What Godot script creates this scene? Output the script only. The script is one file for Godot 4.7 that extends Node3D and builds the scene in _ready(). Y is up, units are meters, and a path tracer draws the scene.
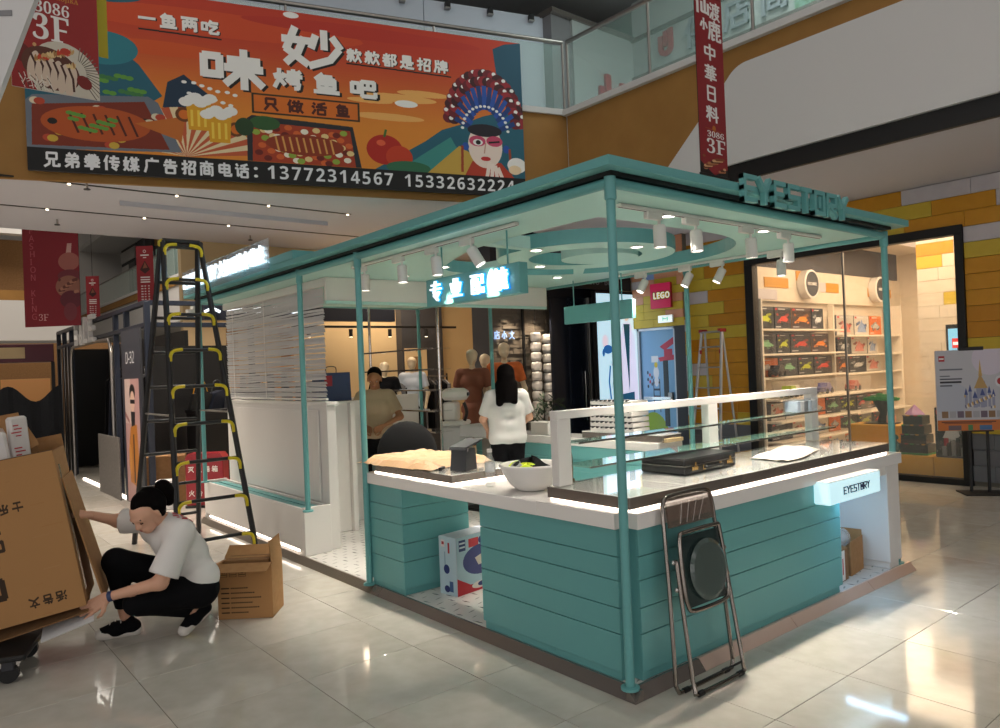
extends Node3D
# A teal optician's kiosk under construction in a shopping mall.
# World axes: x runs along the kiosk's right-hand face, -z along its left-hand face; the kiosk's front corner stands at the origin.

var M := {}
var used := {}
var box_cache := {}
var rng := RandomNumberGenerator.new()

class MB:
	var v := PackedVector3Array()
	var n := PackedVector3Array()
	var t := PackedVector2Array()
	var xf := Transform3D.IDENTITY
	func put(p: Vector3, q: Vector3, uv: Vector2) -> void:
		v.append(xf * p); n.append((xf.basis * q).normalized()); t.append(uv)
	func tri(a: Vector3, b: Vector3, c: Vector3) -> void:   # counter-clockwise seen from outside
		var q := (b - a).cross(c - a).normalized()
		put(a, q, Vector2(a.x, -a.y)); put(c, q, Vector2(c.x, -c.y)); put(b, q, Vector2(b.x, -b.y))
	func quad(a: Vector3, b: Vector3, c: Vector3, d: Vector3) -> void:   # a bottom left, then counter-clockwise
		var q := (b - a).cross(c - a)
		if q.length() < 1e-12: q = (c - a).cross(d - a)
		q = q.normalized()
		var A := Vector2(0, 1); var B := Vector2(1, 1); var C := Vector2(1, 0); var D := Vector2(0, 0)
		put(a, q, A); put(c, q, C); put(b, q, B); put(a, q, A); put(d, q, D); put(c, q, C)
	func squad(a: Vector3, b: Vector3, c: Vector3, d: Vector3, na: Vector3, nb: Vector3, nc: Vector3, nd: Vector3) -> void:
		put(a, na, Vector2(0, 1)); put(c, nc, Vector2(1, 0)); put(b, nb, Vector2(1, 1))
		put(a, na, Vector2(0, 1)); put(d, nd, Vector2(0, 0)); put(c, nc, Vector2(1, 0))
	func box(c: Vector3, s: Vector3) -> MB:
		var h := s / 2
		var p := []
		for i in 8: p.append(c + Vector3(h.x if i & 1 else -h.x, h.y if i & 2 else -h.y, h.z if i & 4 else -h.z))
		quad(p[4], p[5], p[7], p[6]); quad(p[1], p[0], p[2], p[3]); quad(p[5], p[1], p[3], p[7])
		quad(p[0], p[4], p[6], p[2]); quad(p[6], p[7], p[3], p[2]); quad(p[0], p[1], p[5], p[4])
		return self
	func span(a: Vector3, b: Vector3) -> MB:
		return box((a + b) / 2, (b - a).abs())
	func bev(c: Vector3, s: Vector3, r: float) -> MB:
		r = minf(r, minf(s.x, minf(s.y, s.z)) * 0.45)
		var h := s / 2
		var g := func(ax: int, i: int) -> Vector3:   # the corner's point on the face across axis ax
			var q := Vector3(h.x if i & 1 else -h.x, h.y if i & 2 else -h.y, h.z if i & 4 else -h.z)
			for k in 3:
				if k != ax: q[k] -= signf(q[k]) * r
			return c + q
		for ax in 3:
			var u := (ax + 1) % 3; var w := (ax + 2) % 3
			for s1 in 2:
				var b0: int = s1 << ax
				var q := [g.call(ax, b0), g.call(ax, b0 | 1 << u), g.call(ax, b0 | 1 << u | 1 << w), g.call(ax, b0 | 1 << w)]
				if s1: quad(q[0], q[1], q[2], q[3])
				else: quad(q[1], q[0], q[3], q[2])
			for s1 in 2:
				for s2 in 2:   # edges along ax
					var e: int = s1 << u | s2 << w
					var f: int = e | 1 << ax
					var a0: Vector3 = g.call(u, e); var a1: Vector3 = g.call(u, f)
					var b1: Vector3 = g.call(w, f); var b2: Vector3 = g.call(w, e)
					if s1 == s2: quad(a0, b2, b1, a1)
					else: quad(a0, a1, b1, b2)
		for i in 8:
			var a: Vector3 = g.call(0, i); var b: Vector3 = g.call(1, i); var d: Vector3 = g.call(2, i)
			if ((i & 1) + ((i >> 1) & 1) + ((i >> 2) & 1)) % 2 == 1: tri(a, b, d)
			else: tri(a, d, b)
		return self
	func tube(p: Array, r, sides := 8, closed := false, caps := true) -> MB:
		var m := p.size()
		var rings := []
		var norms := []
		var up := Vector3.ZERO
		for i in m:
			var d: Vector3
			if closed: d = (p[(i + 1) % m] - p[(i - 1 + m) % m])
			elif i == 0: d = p[1] - p[0]
			elif i == m - 1: d = p[i] - p[i - 1]
			else: d = (p[i + 1] - p[i]).normalized() + (p[i] - p[i - 1]).normalized()
			d = d.normalized()
			if up == Vector3.ZERO: up = Vector3.RIGHT if absf(d.y) > 0.9 else Vector3.UP
			up = (up - d * up.dot(d)).normalized()
			var sd := d.cross(up)
			var rad: float = r[i] if r is Array else r
			var ring := []; var nn := []
			for k in sides:
				var a := TAU * k / sides
				var q := up * cos(a) + sd * sin(a)
				nn.append(q); ring.append(p[i] + q * rad)
			rings.append(ring); norms.append(nn)
		for i in (m if closed else m - 1):
			var j := (i + 1) % m
			for k in sides:
				var l := (k + 1) % sides
				squad(rings[i][k], rings[i][l], rings[j][l], rings[j][k], norms[i][k], norms[i][l], norms[j][l], norms[j][k])
		if caps and not closed:
			for k in range(1, sides - 1):
				tri(rings[0][0], rings[0][k + 1], rings[0][k])
				tri(rings[m - 1][0], rings[m - 1][k], rings[m - 1][k + 1])
		return self
	func lathe(pr: Array, segs := 24, at := Vector3.ZERO, smooth := false) -> MB:   # profile of Vector2(radius, height), from the bottom outside up
		var m := pr.size()
		var nr := []
		for i in m - 1:
			var d: Vector2 = pr[i + 1] - pr[i]
			nr.append(Vector2(d.y, -d.x).normalized())
		for i in m - 1:
			var n0: Vector2 = nr[i]; var n1: Vector2 = nr[i]
			if smooth:
				if i > 0: n0 = (nr[i] + nr[i - 1]).normalized()
				if i < m - 2: n1 = (nr[i] + nr[i + 1]).normalized()
			for k in segs:
				var a := TAU * k / segs; var b := TAU * (k + 1) / segs
				var ca := Vector3(sin(a), 0, cos(a)); var cb := Vector3(sin(b), 0, cos(b))
				var y0 := Vector3(0, pr[i].y, 0) + at; var y1 := Vector3(0, pr[i + 1].y, 0) + at
				squad(y0 + ca * pr[i].x, y0 + cb * pr[i].x, y1 + cb * pr[i + 1].x, y1 + ca * pr[i + 1].x,
					ca * n0.x + Vector3.UP * n0.y, cb * n0.x + Vector3.UP * n0.y, cb * n1.x + Vector3.UP * n1.y, ca * n1.x + Vector3.UP * n1.y)
		return self
	func ball(c: Vector3, r: Vector3, segs := 16, rows := 10) -> MB:
		for i in rows:
			for k in segs:
				var q := []
				for e in [[i, k], [i, k + 1], [i + 1, k + 1], [i + 1, k]]:
					var la: float = -PI / 2 + PI * e[0] / rows
					var lo: float = TAU * e[1] / segs
					q.append(Vector3(cos(la) * sin(lo), sin(la), cos(la) * cos(lo)))
				squad(c + q[0] * r, c + q[1] * r, c + q[2] * r, c + q[3] * r, q[0] / r, q[1] / r, q[2] / r, q[3] / r)
		return self
	func prism(poly: PackedVector2Array, z0: float, z1: float) -> MB:   # outline in the xy plane, drawn out along z
		if Geometry2D.is_polygon_clockwise(poly):
			poly = poly.duplicate(); poly.reverse()
		var ix := Geometry2D.triangulate_polygon(poly)
		for i in range(0, ix.size(), 3):
			var a := poly[ix[i]]; var b := poly[ix[i + 1]]; var c := poly[ix[i + 2]]
			if (b - a).cross(c - a) < 0:
				var s := b; b = c; c = s
			tri(Vector3(a.x, a.y, z1), Vector3(b.x, b.y, z1), Vector3(c.x, c.y, z1))
			tri(Vector3(a.x, a.y, z0), Vector3(c.x, c.y, z0), Vector3(b.x, b.y, z0))
		for i in poly.size():
			var a := poly[i]; var b := poly[(i + 1) % poly.size()]
			quad(Vector3(a.x, a.y, z0), Vector3(b.x, b.y, z0), Vector3(b.x, b.y, z1), Vector3(a.x, a.y, z1))
		return self
	func ringed(outer: PackedVector2Array, inner: PackedVector2Array, z0: float, z1: float) -> MB:   # a plate with a hole; both outlines have as many points
		var m := outer.size()
		for i in m:
			var j := (i + 1) % m
			var o0 := outer[i]; var o1 := outer[j]; var i0 := inner[i]; var i1 := inner[j]
			quad(Vector3(o0.x, o0.y, z1), Vector3(o1.x, o1.y, z1), Vector3(i1.x, i1.y, z1), Vector3(i0.x, i0.y, z1))
			quad(Vector3(o1.x, o1.y, z0), Vector3(o0.x, o0.y, z0), Vector3(i0.x, i0.y, z0), Vector3(i1.x, i1.y, z0))
			quad(Vector3(o0.x, o0.y, z0), Vector3(o1.x, o1.y, z0), Vector3(o1.x, o1.y, z1), Vector3(o0.x, o0.y, z1))
			quad(Vector3(i1.x, i1.y, z0), Vector3(i0.x, i0.y, z0), Vector3(i0.x, i0.y, z1), Vector3(i1.x, i1.y, z1))
		return self
	func sheet(grid: Array, thick := 0.0) -> MB:   # rows of points, smooth
		var rows := grid.size(); var cols: int = grid[0].size()
		var nn := []
		for i in rows:
			var row := []
			for k in cols:
				var du: Vector3 = grid[i][mini(k + 1, cols - 1)] - grid[i][maxi(k - 1, 0)]
				var dv: Vector3 = grid[mini(i + 1, rows - 1)][k] - grid[maxi(i - 1, 0)][k]
				row.append(du.cross(dv).normalized())
			nn.append(row)
		for i in rows - 1:
			for k in cols - 1:
				squad(grid[i][k], grid[i][k + 1], grid[i + 1][k + 1], grid[i + 1][k], nn[i][k], nn[i][k + 1], nn[i + 1][k + 1], nn[i + 1][k])
				if thick > 0.0:
					var o := []
					for e in [[i, k], [i + 1, k], [i + 1, k + 1], [i, k + 1]]: o.append(grid[e[0]][e[1]] - nn[e[0]][e[1]] * thick)
					quad(o[0], o[1], o[2], o[3])
		return self
	func mesh() -> ArrayMesh:
		var a := []
		a.resize(Mesh.ARRAY_MAX)
		a[Mesh.ARRAY_VERTEX] = v; a[Mesh.ARRAY_NORMAL] = n; a[Mesh.ARRAY_TEX_UV] = t
		var m := ArrayMesh.new()
		m.add_surface_from_arrays(Mesh.PRIMITIVE_TRIANGLES, a)
		return m

# ---- a small painter for printed surfaces ----
class Cv:
	var im: Image
	var sx := 1.0
	var sy := 1.0
	func _init(w: int, h: int, c: Color, ux := 1000.0, uy := 1000.0) -> void:
		im = Image.create(w, h, false, Image.FORMAT_RGB8); im.fill(c)
		sx = w / ux; sy = h / uy
	func fill(cs: Array, c: Color) -> void:
		var lo := 1e9; var hi := -1e9
		for p in cs:
			for q in p: lo = minf(lo, q.y * sy); hi = maxf(hi, q.y * sy)
		for y in range(maxi(0, int(lo)), mini(im.get_height() - 1, int(hi)) + 1):
			var xs := []
			var yy := y + 0.5
			for p in cs:
				var m: int = p.size()
				for i in m:
					var a: Vector2 = p[i]; var b: Vector2 = p[(i + 1) % m]
					var ay := a.y * sy; var by := b.y * sy
					if (ay <= yy) != (by <= yy): xs.append((a.x + (yy - ay) / (by - ay) * (b.x - a.x)) * sx)
			xs.sort()
			for i in range(0, xs.size() - 1, 2):
				var x0 := roundi(xs[i]); var x1 := roundi(xs[i + 1])
				if x1 > x0: im.fill_rect(Rect2i(x0, y, x1 - x0, 1), c)
	func poly(p: Array, c: Color) -> void:
		fill([p], c)
	func rect(x: float, y: float, w: float, h: float, c: Color) -> void:
		im.fill_rect(Rect2i(roundi(x * sx), roundi(y * sy), maxi(1, roundi(w * sx)), maxi(1, roundi(h * sy))), c)
	func oval(x: float, y: float, rx: float, ry: float, c: Color, turn := 0.0, a0 := 0.0, a1 := TAU) -> void:
		var p := []
		for i in 33:
			var a := a0 + (a1 - a0) * i / 32
			p.append(Vector2(x, y) + Vector2(cos(a) * rx, sin(a) * ry).rotated(turn))
		fill([p], c)
	func line(p: Array, w: float, c: Color) -> void:   # w in units of x
		var k := sx / sy
		for i in p.size() - 1:
			var a := Vector2(p[i].x, p[i].y / k); var b := Vector2(p[i + 1].x, p[i + 1].y / k)
			var d := (b - a).normalized() * w / 2
			var e := d.orthogonal()
			fill([[a + e - d * 0.4, b + e + d * 0.4, b - e + d * 0.4, a - e - d * 0.4].map(func(q): return Vector2(q.x, q.y * k))], c)
	func glyph(strokes: String, x: float, y: float, w: float, h: float, wd: float, c: Color, slant := 0.0) -> void:
		for s in strokes.split("/"):
			var f := s.strip_edges().split_floats(" ", false)
			var p := []
			for i in range(0, f.size(), 2): p.append(Vector2(x + f[i] / 10 * w + slant * (10 - f[i + 1]), y + f[i + 1] / 10 * h))
			line(p, wd, c)
	func words(s: String, font: Font, x: float, y: float, h: float, c: Color, wide := 1.0) -> float:   # baseline at y, capital height about 0.72 h; returns the end
		var tm := TextMesh.new()
		tm.font = font; tm.text = s; tm.font_size = 64; tm.pixel_size = 1.0 / 64; tm.depth = 0.1; tm.curve_step = 4.0
		tm.horizontal_alignment = HORIZONTAL_ALIGNMENT_LEFT; tm.vertical_alignment = VERTICAL_ALIGNMENT_TOP
		var ar := tm.get_mesh_arrays()
		var vs: PackedVector3Array = ar[Mesh.ARRAY_VERTEX]
		var ix = ar[Mesh.ARRAY_INDEX]
		var top := -1e9; var bot := 1e9; var right := 0.0
		for q in vs: top = maxf(top, q.y); bot = minf(bot, q.y); right = maxf(right, q.x)
		var asc := font.get_ascent(64) / 64.0
		var k := sy / sx
		var cnt: int = ix.size() if ix != null and ix.size() > 0 else vs.size()
		for i in range(0, cnt, 3):
			var q := []
			for j in 3: q.append(vs[ix[i + j]] if ix != null and ix.size() > 0 else vs[i + j])
			if q[0].z > 0.01 and q[1].z > 0.01 and q[2].z > 0.01:
				fill([[Vector2(x + q[0].x * h * k * wide, y - (q[0].y + asc) * h), Vector2(x + q[1].x * h * k * wide, y - (q[1].y + asc) * h), Vector2(x + q[2].x * h * k * wide, y - (q[2].y + asc) * h)]], c)
		return x + right * h * k * wide
	func tex() -> ImageTexture:
		return ImageTexture.create_from_image(im)

const EYE := {"E": "10 0 0 0 0 10 10 10/0 5 8 5", "Y": "0 0 5 5 5 10/10 0 5 5", "S": "10 0 0 0 0 5 10 5 10 10 0 10", "T": "0 0 10 0/5 0 5 10",
	"O": "0 0 10 0 10 10 0 10 0 0/5 3 5 6.5", "R": "0 10 0 0 10 0 10 5 3 5 10 10"}
const HAN := {
"味": "0.5 2.5 0.5 7.5/0.5 2.5 3 2.5 3 7.5/0.5 7 3 7/4.5 3 9.5 3/4 5 10 5/7 0.5 7 10/7 5 4 9/7 5 10 9",
"妙": "2 0.5 0.5 6 4 9.5/3.5 3 2.5 6.5 0.5 9.5/0 3.5 4.5 3.5/7 0.5 7 5/5.5 2 4.8 5/8.5 2 9.8 4.5/9.5 5 8 7.8 4.5 9.8",
"烤": "2 0.5 2 5 0.3 9.5/2 5 3.8 8/0.5 3 1 5/3.7 2.5 3 4.5/5 1.8 9 1.8/7 0.3 7 3.5/4 3.5 10 3.5/9.5 1 4.5 6/6 5.5 9 5.5/6 5.5 5.8 7 9 7 8.6 9.5 7.5 9.5",
"鱼": "3.5 0.3 1 3/3.5 1.5 7 1.5 5.5 3/2 3 8 3 8 7.5 2 7.5 2 3/2 5.2 8 5.2/5 3 5 7.5/0.5 9.3 9.5 9.3",
"吧": "0.5 2.5 0.5 7.5/0.5 2.5 3 2.5 3 7.5/0.5 7 3 7/4.3 1.5 9 1.5 9 5 4.3 5/6.6 1.5 6.6 5/4.3 1.5 4.3 9 9.5 9 9.5 7",
"一": "0.5 5 9.5 5",
"两": "0.5 1 9.5 1/1.5 3.5 1.5 9.8/1.5 3.5 8.5 3.5 8.5 9.5 7.5 9.5/3.7 1 3.7 4.5 2.5 7.5/3.7 5 4.8 7/6.3 1 6.3 4.5 5.3 7.5/6.3 5 7.5 7",
"吃": "0.5 2.5 0.5 7.5/0.5 2.5 3 2.5 3 7.5/0.5 7 3 7/5.5 0.5 4 4/5 2 9.5 2/5 4.3 9 4.3 5 8 5 9.3 9.5 9.3 9.7 7.8",
"款": "1 1.8 5 1.8/3 0.3 3 3.3/0.5 3.3 5.3 3.3/1.2 5 4.8 5/0.5 6.5 5.3 6.5/3 6.5 3 9.5 2.3 9.5/1.5 7.5 0.5 9/4.3 7.5 5.2 9/7 0.3 6 4/6.7 2.5 9.7 2.5 9 4.5/7.8 4 7.3 7 5.5 9.8/7.8 5.5 9.8 9.8",
"都": "1 2 5 2/3 0.3 3 4/0.3 4 5.8 4/5.3 1 0.5 6.8/2 5.8 2 9.8/2 5.8 4.8 5.8 4.8 9.8/2 7.7 4.8 7.7/2 9.6 4.8 9.6/6.8 1 6.8 9.9/6.8 1 9.5 1 8.3 4.3 9.6 6.5 8.8 8 7.6 8",
"是": "2.5 0.5 7.5 0.5 7.5 4 2.5 4 2.5 0.5/2.5 2.2 7.5 2.2/0.5 5.3 9.5 5.3/5 5.3 5 9/5 7 8.5 7/2.5 6.5 2 8.3 0.5 9.8/2 8 4.5 9.5 9.8 9.6",
"招": "0.3 2.8 4 2.8/2.3 0.3 2.3 9.5 1.2 9/0.3 6.5 4 5/5 1 9.5 1 9.3 4 8.3 4/7 1 6.5 3 5 4.8/5.3 5.8 9 5.8 9 9.7 5.3 9.7 5.3 5.8",
"牌": "1.5 0.5 1.5 6 0.4 9.8/3.3 0.3 3.3 3.3/1.5 3.3 4.3 3.3/1.5 5.8 3.6 5.8 3.6 9.8/7 0.2 6.3 1.3/5.3 1.5 9.3 1.5 9.3 5 5.3 5 5.3 1.5/5.3 3.2 9.3 3.2/7.2 1.5 7 4.5 5.3 6.5/4.8 7.2 10 7.2/7.6 5.5 7.6 10",
"只": "2 0.8 8 0.8 8 5 2 5 2 0.8/3.5 6 1 9.8/6.5 6 9.5 9.8",
"做": "2 0.3 0.3 4.5/1.3 3 1.3 10/3 2.3 6 2.3/4.5 0.5 4.5 5/3 5 6 5 6 8.8 3 8.8 3 5/7.5 0.3 6.3 4/7 2.5 10 2.5/9.2 2.5 8.3 7 6.2 9.8/7.2 4.5 8.2 7.5 10 9.8",
"活": "1 0.8 2 2/0.3 3.3 1.5 4.5/0.3 9.5 2.3 6/9 0.5 4 2/3 3.8 10 3.8/6.5 1.3 6.5 6/4 6 9 6 9 9.7 4 9.7 4 6",
"兄": "2 0.8 8 0.8 8 4.8 2 4.8 2 0.8/3.8 4.8 3.3 8 0.5 9.8/6 4.8 6 9.3 9.5 9.3 9.5 7.8",
"弟": "3 0.2 4 1.5/7 0.2 6 1.5/1.5 2 8.5 2 8.5 4/1.5 4 8.5 4/1.5 4 1.2 6 9 6 8.6 9 7.4 9/5 2 5 10/5 6.3 0.8 9.3",
"拳": "3 0.3 3.7 1.5/7 0.3 6.3 1.5/1 2 9 2/0.3 3.7 9.7 3.7/5 0.3 5 3.7/3.8 2 0.5 5.8/6.3 3.7 9.7 5.8/7.5 4.8 2.5 5.3/1.5 6.6 8.5 6.6/0.3 8.2 9.7 8.2/5 5 5 9.8 4 9.8",
"传": "2.3 0.3 0.3 4.5/1.4 3 1.4 10/4 2 9.5 2/3.3 4.3 10 4.3/6.5 0.3 5.3 6.3 9 6.3 7.3 8.3/5 7.8 8 9.8",
"媒": "1.8 0.5 0.6 6 3.6 9.5/3 3 2.3 6.5 0.3 9.5/0 3.3 4 3.3/4.3 1.8 10 1.8/5.7 0.4 5.7 5/8.5 0.4 8.5 5/5.7 3.3 8.5 3.3/5.7 5 8.5 5/4.3 6.5 10 6.5/7.1 5 7.1 10/7 6.5 4.5 9.3/7.2 6.5 9.8 9.3",
"广": "5 0.2 5.5 1.5/1.5 2 9.5 2/1.5 2 1.5 6 0.3 9.8",
"告": "2.8 0.5 1.5 3/2 2.2 8.5 2.2/5 0.3 5 4.5/0.5 4.5 9.5 4.5/2 6 8 6 8 9.7 2 9.7 2 6",
"商": "5 0 5 1.5/0.5 1.6 9.5 1.6/3 2 3.6 3.3/7 2 6.4 3.3/1 3.5 1 10/1 3.5 9 3.5 9 9.6 8 9.6/4 4.3 3 5.8/6 4.3 7 5.8/3.2 6.5 6.8 6.5 6.8 8.8 3.2 8.8 3.2 6.5",
"电": "1.5 2 8.5 2 8.5 7 1.5 7 1.5 2/1.5 4.5 8.5 4.5/5 0.3 5 9.3 9.7 9.3 9.7 7.8",
"话": "1 0.5 2 1.8/0.3 3.5 2 3.5 2 9 3.3 7.8/9 0.5 4.3 1.8/3.6 3.6 10 3.6/6.8 1.3 6.8 5.8/4.5 5.8 9.2 5.8 9.2 9.7 4.5 9.7 4.5 5.8",
"中": "1 2.5 9 2.5 9 6.5 1 6.5 1 2.5/5 0 5 10",
"華": "0.5 1.3 9.5 1.3/3.3 0.2 3.3 2.5/6.7 0.2 6.7 2.5/1.5 3.2 8.5 3.2/0.3 5 9.7 5/3 3.2 3 7/7 3.2 7 7/1.5 7 8.5 7/0.3 8.5 9.7 8.5/5 2.5 5 10",
"日": "2 0.8 8 0.8 8 9.5 2 9.5 2 0.8/2 5 8 5",
"料": "0.8 1 1.3 3/4.5 0.8 3.8 3/0.2 4 5.3 4/2.7 0.3 2.7 10/2.7 4.3 0.3 8/2.7 4.3 5 6.8/6.2 1.3 7.2 2.8/5.8 4 6.8 5.3/5.3 7.2 10 6.2/8.4 0.3 8.4 10",
"专": "1.5 1.8 8.5 1.8/0.5 4 9.5 4/4.8 0.2 3.3 6 8 6 5.5 8.3/3.5 7.5 6.5 9.8",
"业": "3.7 0.8 3.7 9/6.3 0.8 6.3 9/1 3 2.3 7/9 3 7.7 7/0.3 9.2 9.7 9.2",
"配": "0.2 1 5.3 1/0.8 3 5 3 5 9.7 0.8 9.7 0.8 3/0.8 7.8 5 7.8/2.1 1 2.1 4.5 1.5 6/3.6 1 3.6 5.5 5 5.8/6 1.3 9.3 1.3 9.3 4.8 6.3 4.8/6.3 4.8 6.3 9.3 9.8 9.3 9.8 7.5",
"镜": "2 0.2 0.3 3.3/1.5 1.8 4 1.8/0.8 4 3.8 4/0.3 6 4 6/2.2 4 2.2 9.3 4 8/7 0 7 1.2/5 1.3 9.5 1.3/5.8 1.6 6.2 2.8/8.5 1.6 8 2.8/4.5 3 10 3/5.3 4 9 4 9 6.8 5.3 6.8 5.3 4/5.3 5.4 9 5.4/6.3 6.8 6 8.5 4.5 9.8/7.8 6.8 7.8 9.3 9.8 9.3 9.8 8.2",
"视": "1.5 0.3 2.2 1.5/0.3 2.5 4 2.5 0.3 6.5/2.3 4.8 2.3 10/2.5 5 4 6.5/5 1 9 1 9 6/5 1 5 6/7 2.5 7 5.5 4.5 9.8/7.3 5.5 7.3 9.2 9.8 9.2 9.8 7.5",
"眼": "0.5 1.2 3.5 1.2 3.5 9 0.5 9 0.5 1.2/0.5 3.8 3.5 3.8/0.5 6.4 3.5 6.4/5 1 9.2 1 9.2 4.8 5 4.8/5 2.9 9.2 2.9/5 1 5 9.5 6.8 8.3/9.5 5.5 7.5 7/6.5 5 7.8 8 10 9.8",
"营": "0.5 1.2 9.5 1.2/3.3 0.2 3.3 2.3/6.7 0.2 6.7 2.3/0.8 4.5 0.8 3.2 9.2 3.2 9.2 4.5/2.8 4.3 7.2 4.3 7.2 6.3 2.8 6.3 2.8 4.3/2 7.3 8 7.3 8 9.8 2 9.8 2 7.3",
"店": "5 0 5.5 1.3/1.3 1.6 9.7 1.6/1.3 1.6 1.3 6 0.3 9.8/5.8 2.5 5.8 6/5.8 4 9 4/3.3 6 8.8 6 8.8 9.7 3.3 9.7 3.3 6",
"文": "5 0 5.3 1.8/0.5 2.5 9.5 2.5/7.5 2.5 5 7 0.5 9.8/2.5 2.5 5 7 9.5 9.8",
"保": "2.5 0.3 0.3 4.5/1.5 3 1.5 10/4 1 9 1 9 4 4 4 4 1/3 6 10 6/6.5 4 6.5 10/6.3 6 3.3 9.3/6.7 6 9.8 9.3",
"仙": "2.5 0.3 0.3 4.5/1.5 3 1.5 10/7 1 7 8.5/4.5 4 4.5 8.7 9.5 8.7/9.5 4 9.5 9.3",
"渡": "1 0.8 2 2/0.3 3.3 1.5 4.5/0.3 9.5 2.3 6/6.5 0 6.8 1/3.5 1.3 10 1.3/3.5 1.3 3.5 6 2.6 9.8/4.5 3.2 9.8 3.2/6 2 6 5 8.3 5 8.3 2/4.8 6.3 9 6.3 7 8.5 4 9.9/5.5 7 9.8 9.9",
"小": "5 0.3 5 9.5 3.8 9/2.8 3.5 0.8 7.5/7.2 3.5 9.3 7.5",
"鹿": "5 0 5.3 1/1.3 1.3 9.7 1.3/1.3 1.3 1.3 6 0.3 9.8/2.5 2.7 9 2.7 9 4.7 2.5 4.7/4.5 1.3 4.5 4.7/6.8 1.3 6.8 4.7/3 5.5 3 9.8 5 9/3 7.3 5 7.3/9.5 6 7 7/6.8 5.2 6.8 9.5 9.7 9.5 9.7 8",
"灭": "0.8 1.2 9.2 1.2/5 1.2 5 5 0.5 9.8/5 5 9.5 9.8/2.2 3.5 1.5 5.5/8 3.3 7 5.3",
"火": "5 0.3 5 5 0.5 9.8/5 5 9.5 9.8/2 2.5 1.3 5/8.5 2.3 7 4.8",
"器": "1.2 0.6 4 0.6 4 3 1.2 3 1.2 0.6/6 0.6 8.8 0.6 8.8 3 6 3 6 0.6/0.3 4.8 9.7 4.8/5 3.2 4 5.5 0.5 7/5.5 5 9.5 7/1.2 7 4 7 4 9.6 1.2 9.6 1.2 7/6 7 8.8 7 8.8 9.6 6 9.6 6 7",
"箱": "2.2 0.2 0.8 2.8/2 1.4 4.6 1.4/6.8 0.2 5.5 2.6/6.5 1.4 9.5 1.4/0.5 5 4.5 5/2.5 3.3 2.5 10/2.5 5.3 0.4 8.3/2.5 5.3 4.3 7.2/5.4 3.8 9.2 3.8 9.2 9.8 5.4 9.8 5.4 3.8/5.4 5.8 9.2 5.8/5.4 7.8 9.2 7.8",
"音": "5 0 5.2 1/1.5 1.3 8.5 1.3/3.3 1.8 3.8 3.3/6.7 1.8 6.2 3.3/0.3 3.8 9.7 3.8/2.3 5.3 7.7 5.3 7.7 9.8 2.3 9.8 2.3 5.3/2.3 7.5 7.7 7.5",
"乐": "8.5 0.6 2 1.8 1.8 4.8 9 4.8/5.2 2.5 5.2 9.7 4 9.3/2.8 6 1 8.8/7.5 6 9.3 8.8",
"士": "0.3 3.8 9.7 3.8/5 0.3 5 9.2/1.8 9.2 8.2 9.2"}

func han(cv: Cv, s: String, x: float, y: float, w: float, h: float, step: Vector2, wd: float, c: Color, slant := 0.0) -> void:
	for ch in s:
		if HAN.has(ch): cv.glyph(HAN[ch], x, y, w, h, wd, c, slant)
		x += step.x; y += step.y

func raised(mb: MB, strokes: String, x: float, y: float, w: float, h: float, wd: float, z0: float, z1: float) -> void:   # lettering as bars standing off a board; y is the bottom
	var n := 0
	for s in strokes.split("/"):
		var f := s.strip_edges().split_floats(" ", false)
		for i in range(0, f.size() - 2, 2):
			var a := Vector2(x + f[i] / 10 * w, y + (1 - f[i + 1] / 10) * h)
			var b := Vector2(x + f[i + 2] / 10 * w, y + (1 - f[i + 3] / 10) * h)
			var d := (b - a).normalized() * wd / 2
			var e := d.orthogonal()
			n += 1   # each bar a hair prouder than the last, so that none share a plane
			mb.prism(PackedVector2Array([a - d - e, b + d - e, b + d + e, a - d + e]), z0, z1 + n * 0.0002)

# ---- nodes ----
func numbered(s: String) -> String:
	used[s] = used.get(s, -1) + 1
	return s if used[s] == 0 else "%s_%03d" % [s, used[s]]

func tag(o: Node, label: String, category: String, group := "", kind := "") -> void:
	if label: o.set_meta("label", label)
	if category: o.set_meta("category", category)
	if group: o.set_meta("group", group)
	if kind: o.set_meta("kind", kind)

func thing(called: String, label: String, category: String, at := Vector3.ZERO, yaw := 0.0, group := "", kind := "") -> Node3D:
	var o := Node3D.new()
	o.name = numbered(called)
	add_child(o)
	o.position = at; o.rotation.y = yaw
	tag(o, label, category, group, kind)
	return o

func put(called: String, parent: Node, mesh, mat, at := Vector3.ZERO, rot := Vector3.ZERO) -> MeshInstance3D:
	var o := MeshInstance3D.new()
	o.mesh = mesh.mesh() if mesh is MB else mesh
	o.material_override = M[mat] if mat is String else mat
	o.cast_shadow = GeometryInstance3D.SHADOW_CASTING_SETTING_ON
	o.name = numbered(called) if parent == self else called
	parent.add_child(o, true)
	o.position = at; o.rotation = rot
	return o

func solo(called: String, label: String, category: String, mesh, mat, at := Vector3.ZERO, rot := Vector3.ZERO, group := "") -> MeshInstance3D:
	var o := put(called, self, mesh, mat, at, rot)
	tag(o, label, category, group)
	return o

func struct(called: String, label: String, category: String, mesh, mat, at := Vector3.ZERO, rot := Vector3.ZERO) -> MeshInstance3D:
	var o := put(called, self, mesh, mat, at, rot)
	tag(o, label, category, "", "structure")
	return o

func bm(s: Vector3, r := 0.004) -> ArrayMesh:
	var k := "%.4f %.4f %.4f %.4f" % [s.x, s.y, s.z, r]
	if not box_cache.has(k):
		var mb := MB.new()
		box_cache[k] = (mb.bev(Vector3.ZERO, s, r) if r > 0 else mb.box(Vector3.ZERO, s)).mesh()
	return box_cache[k]

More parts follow.
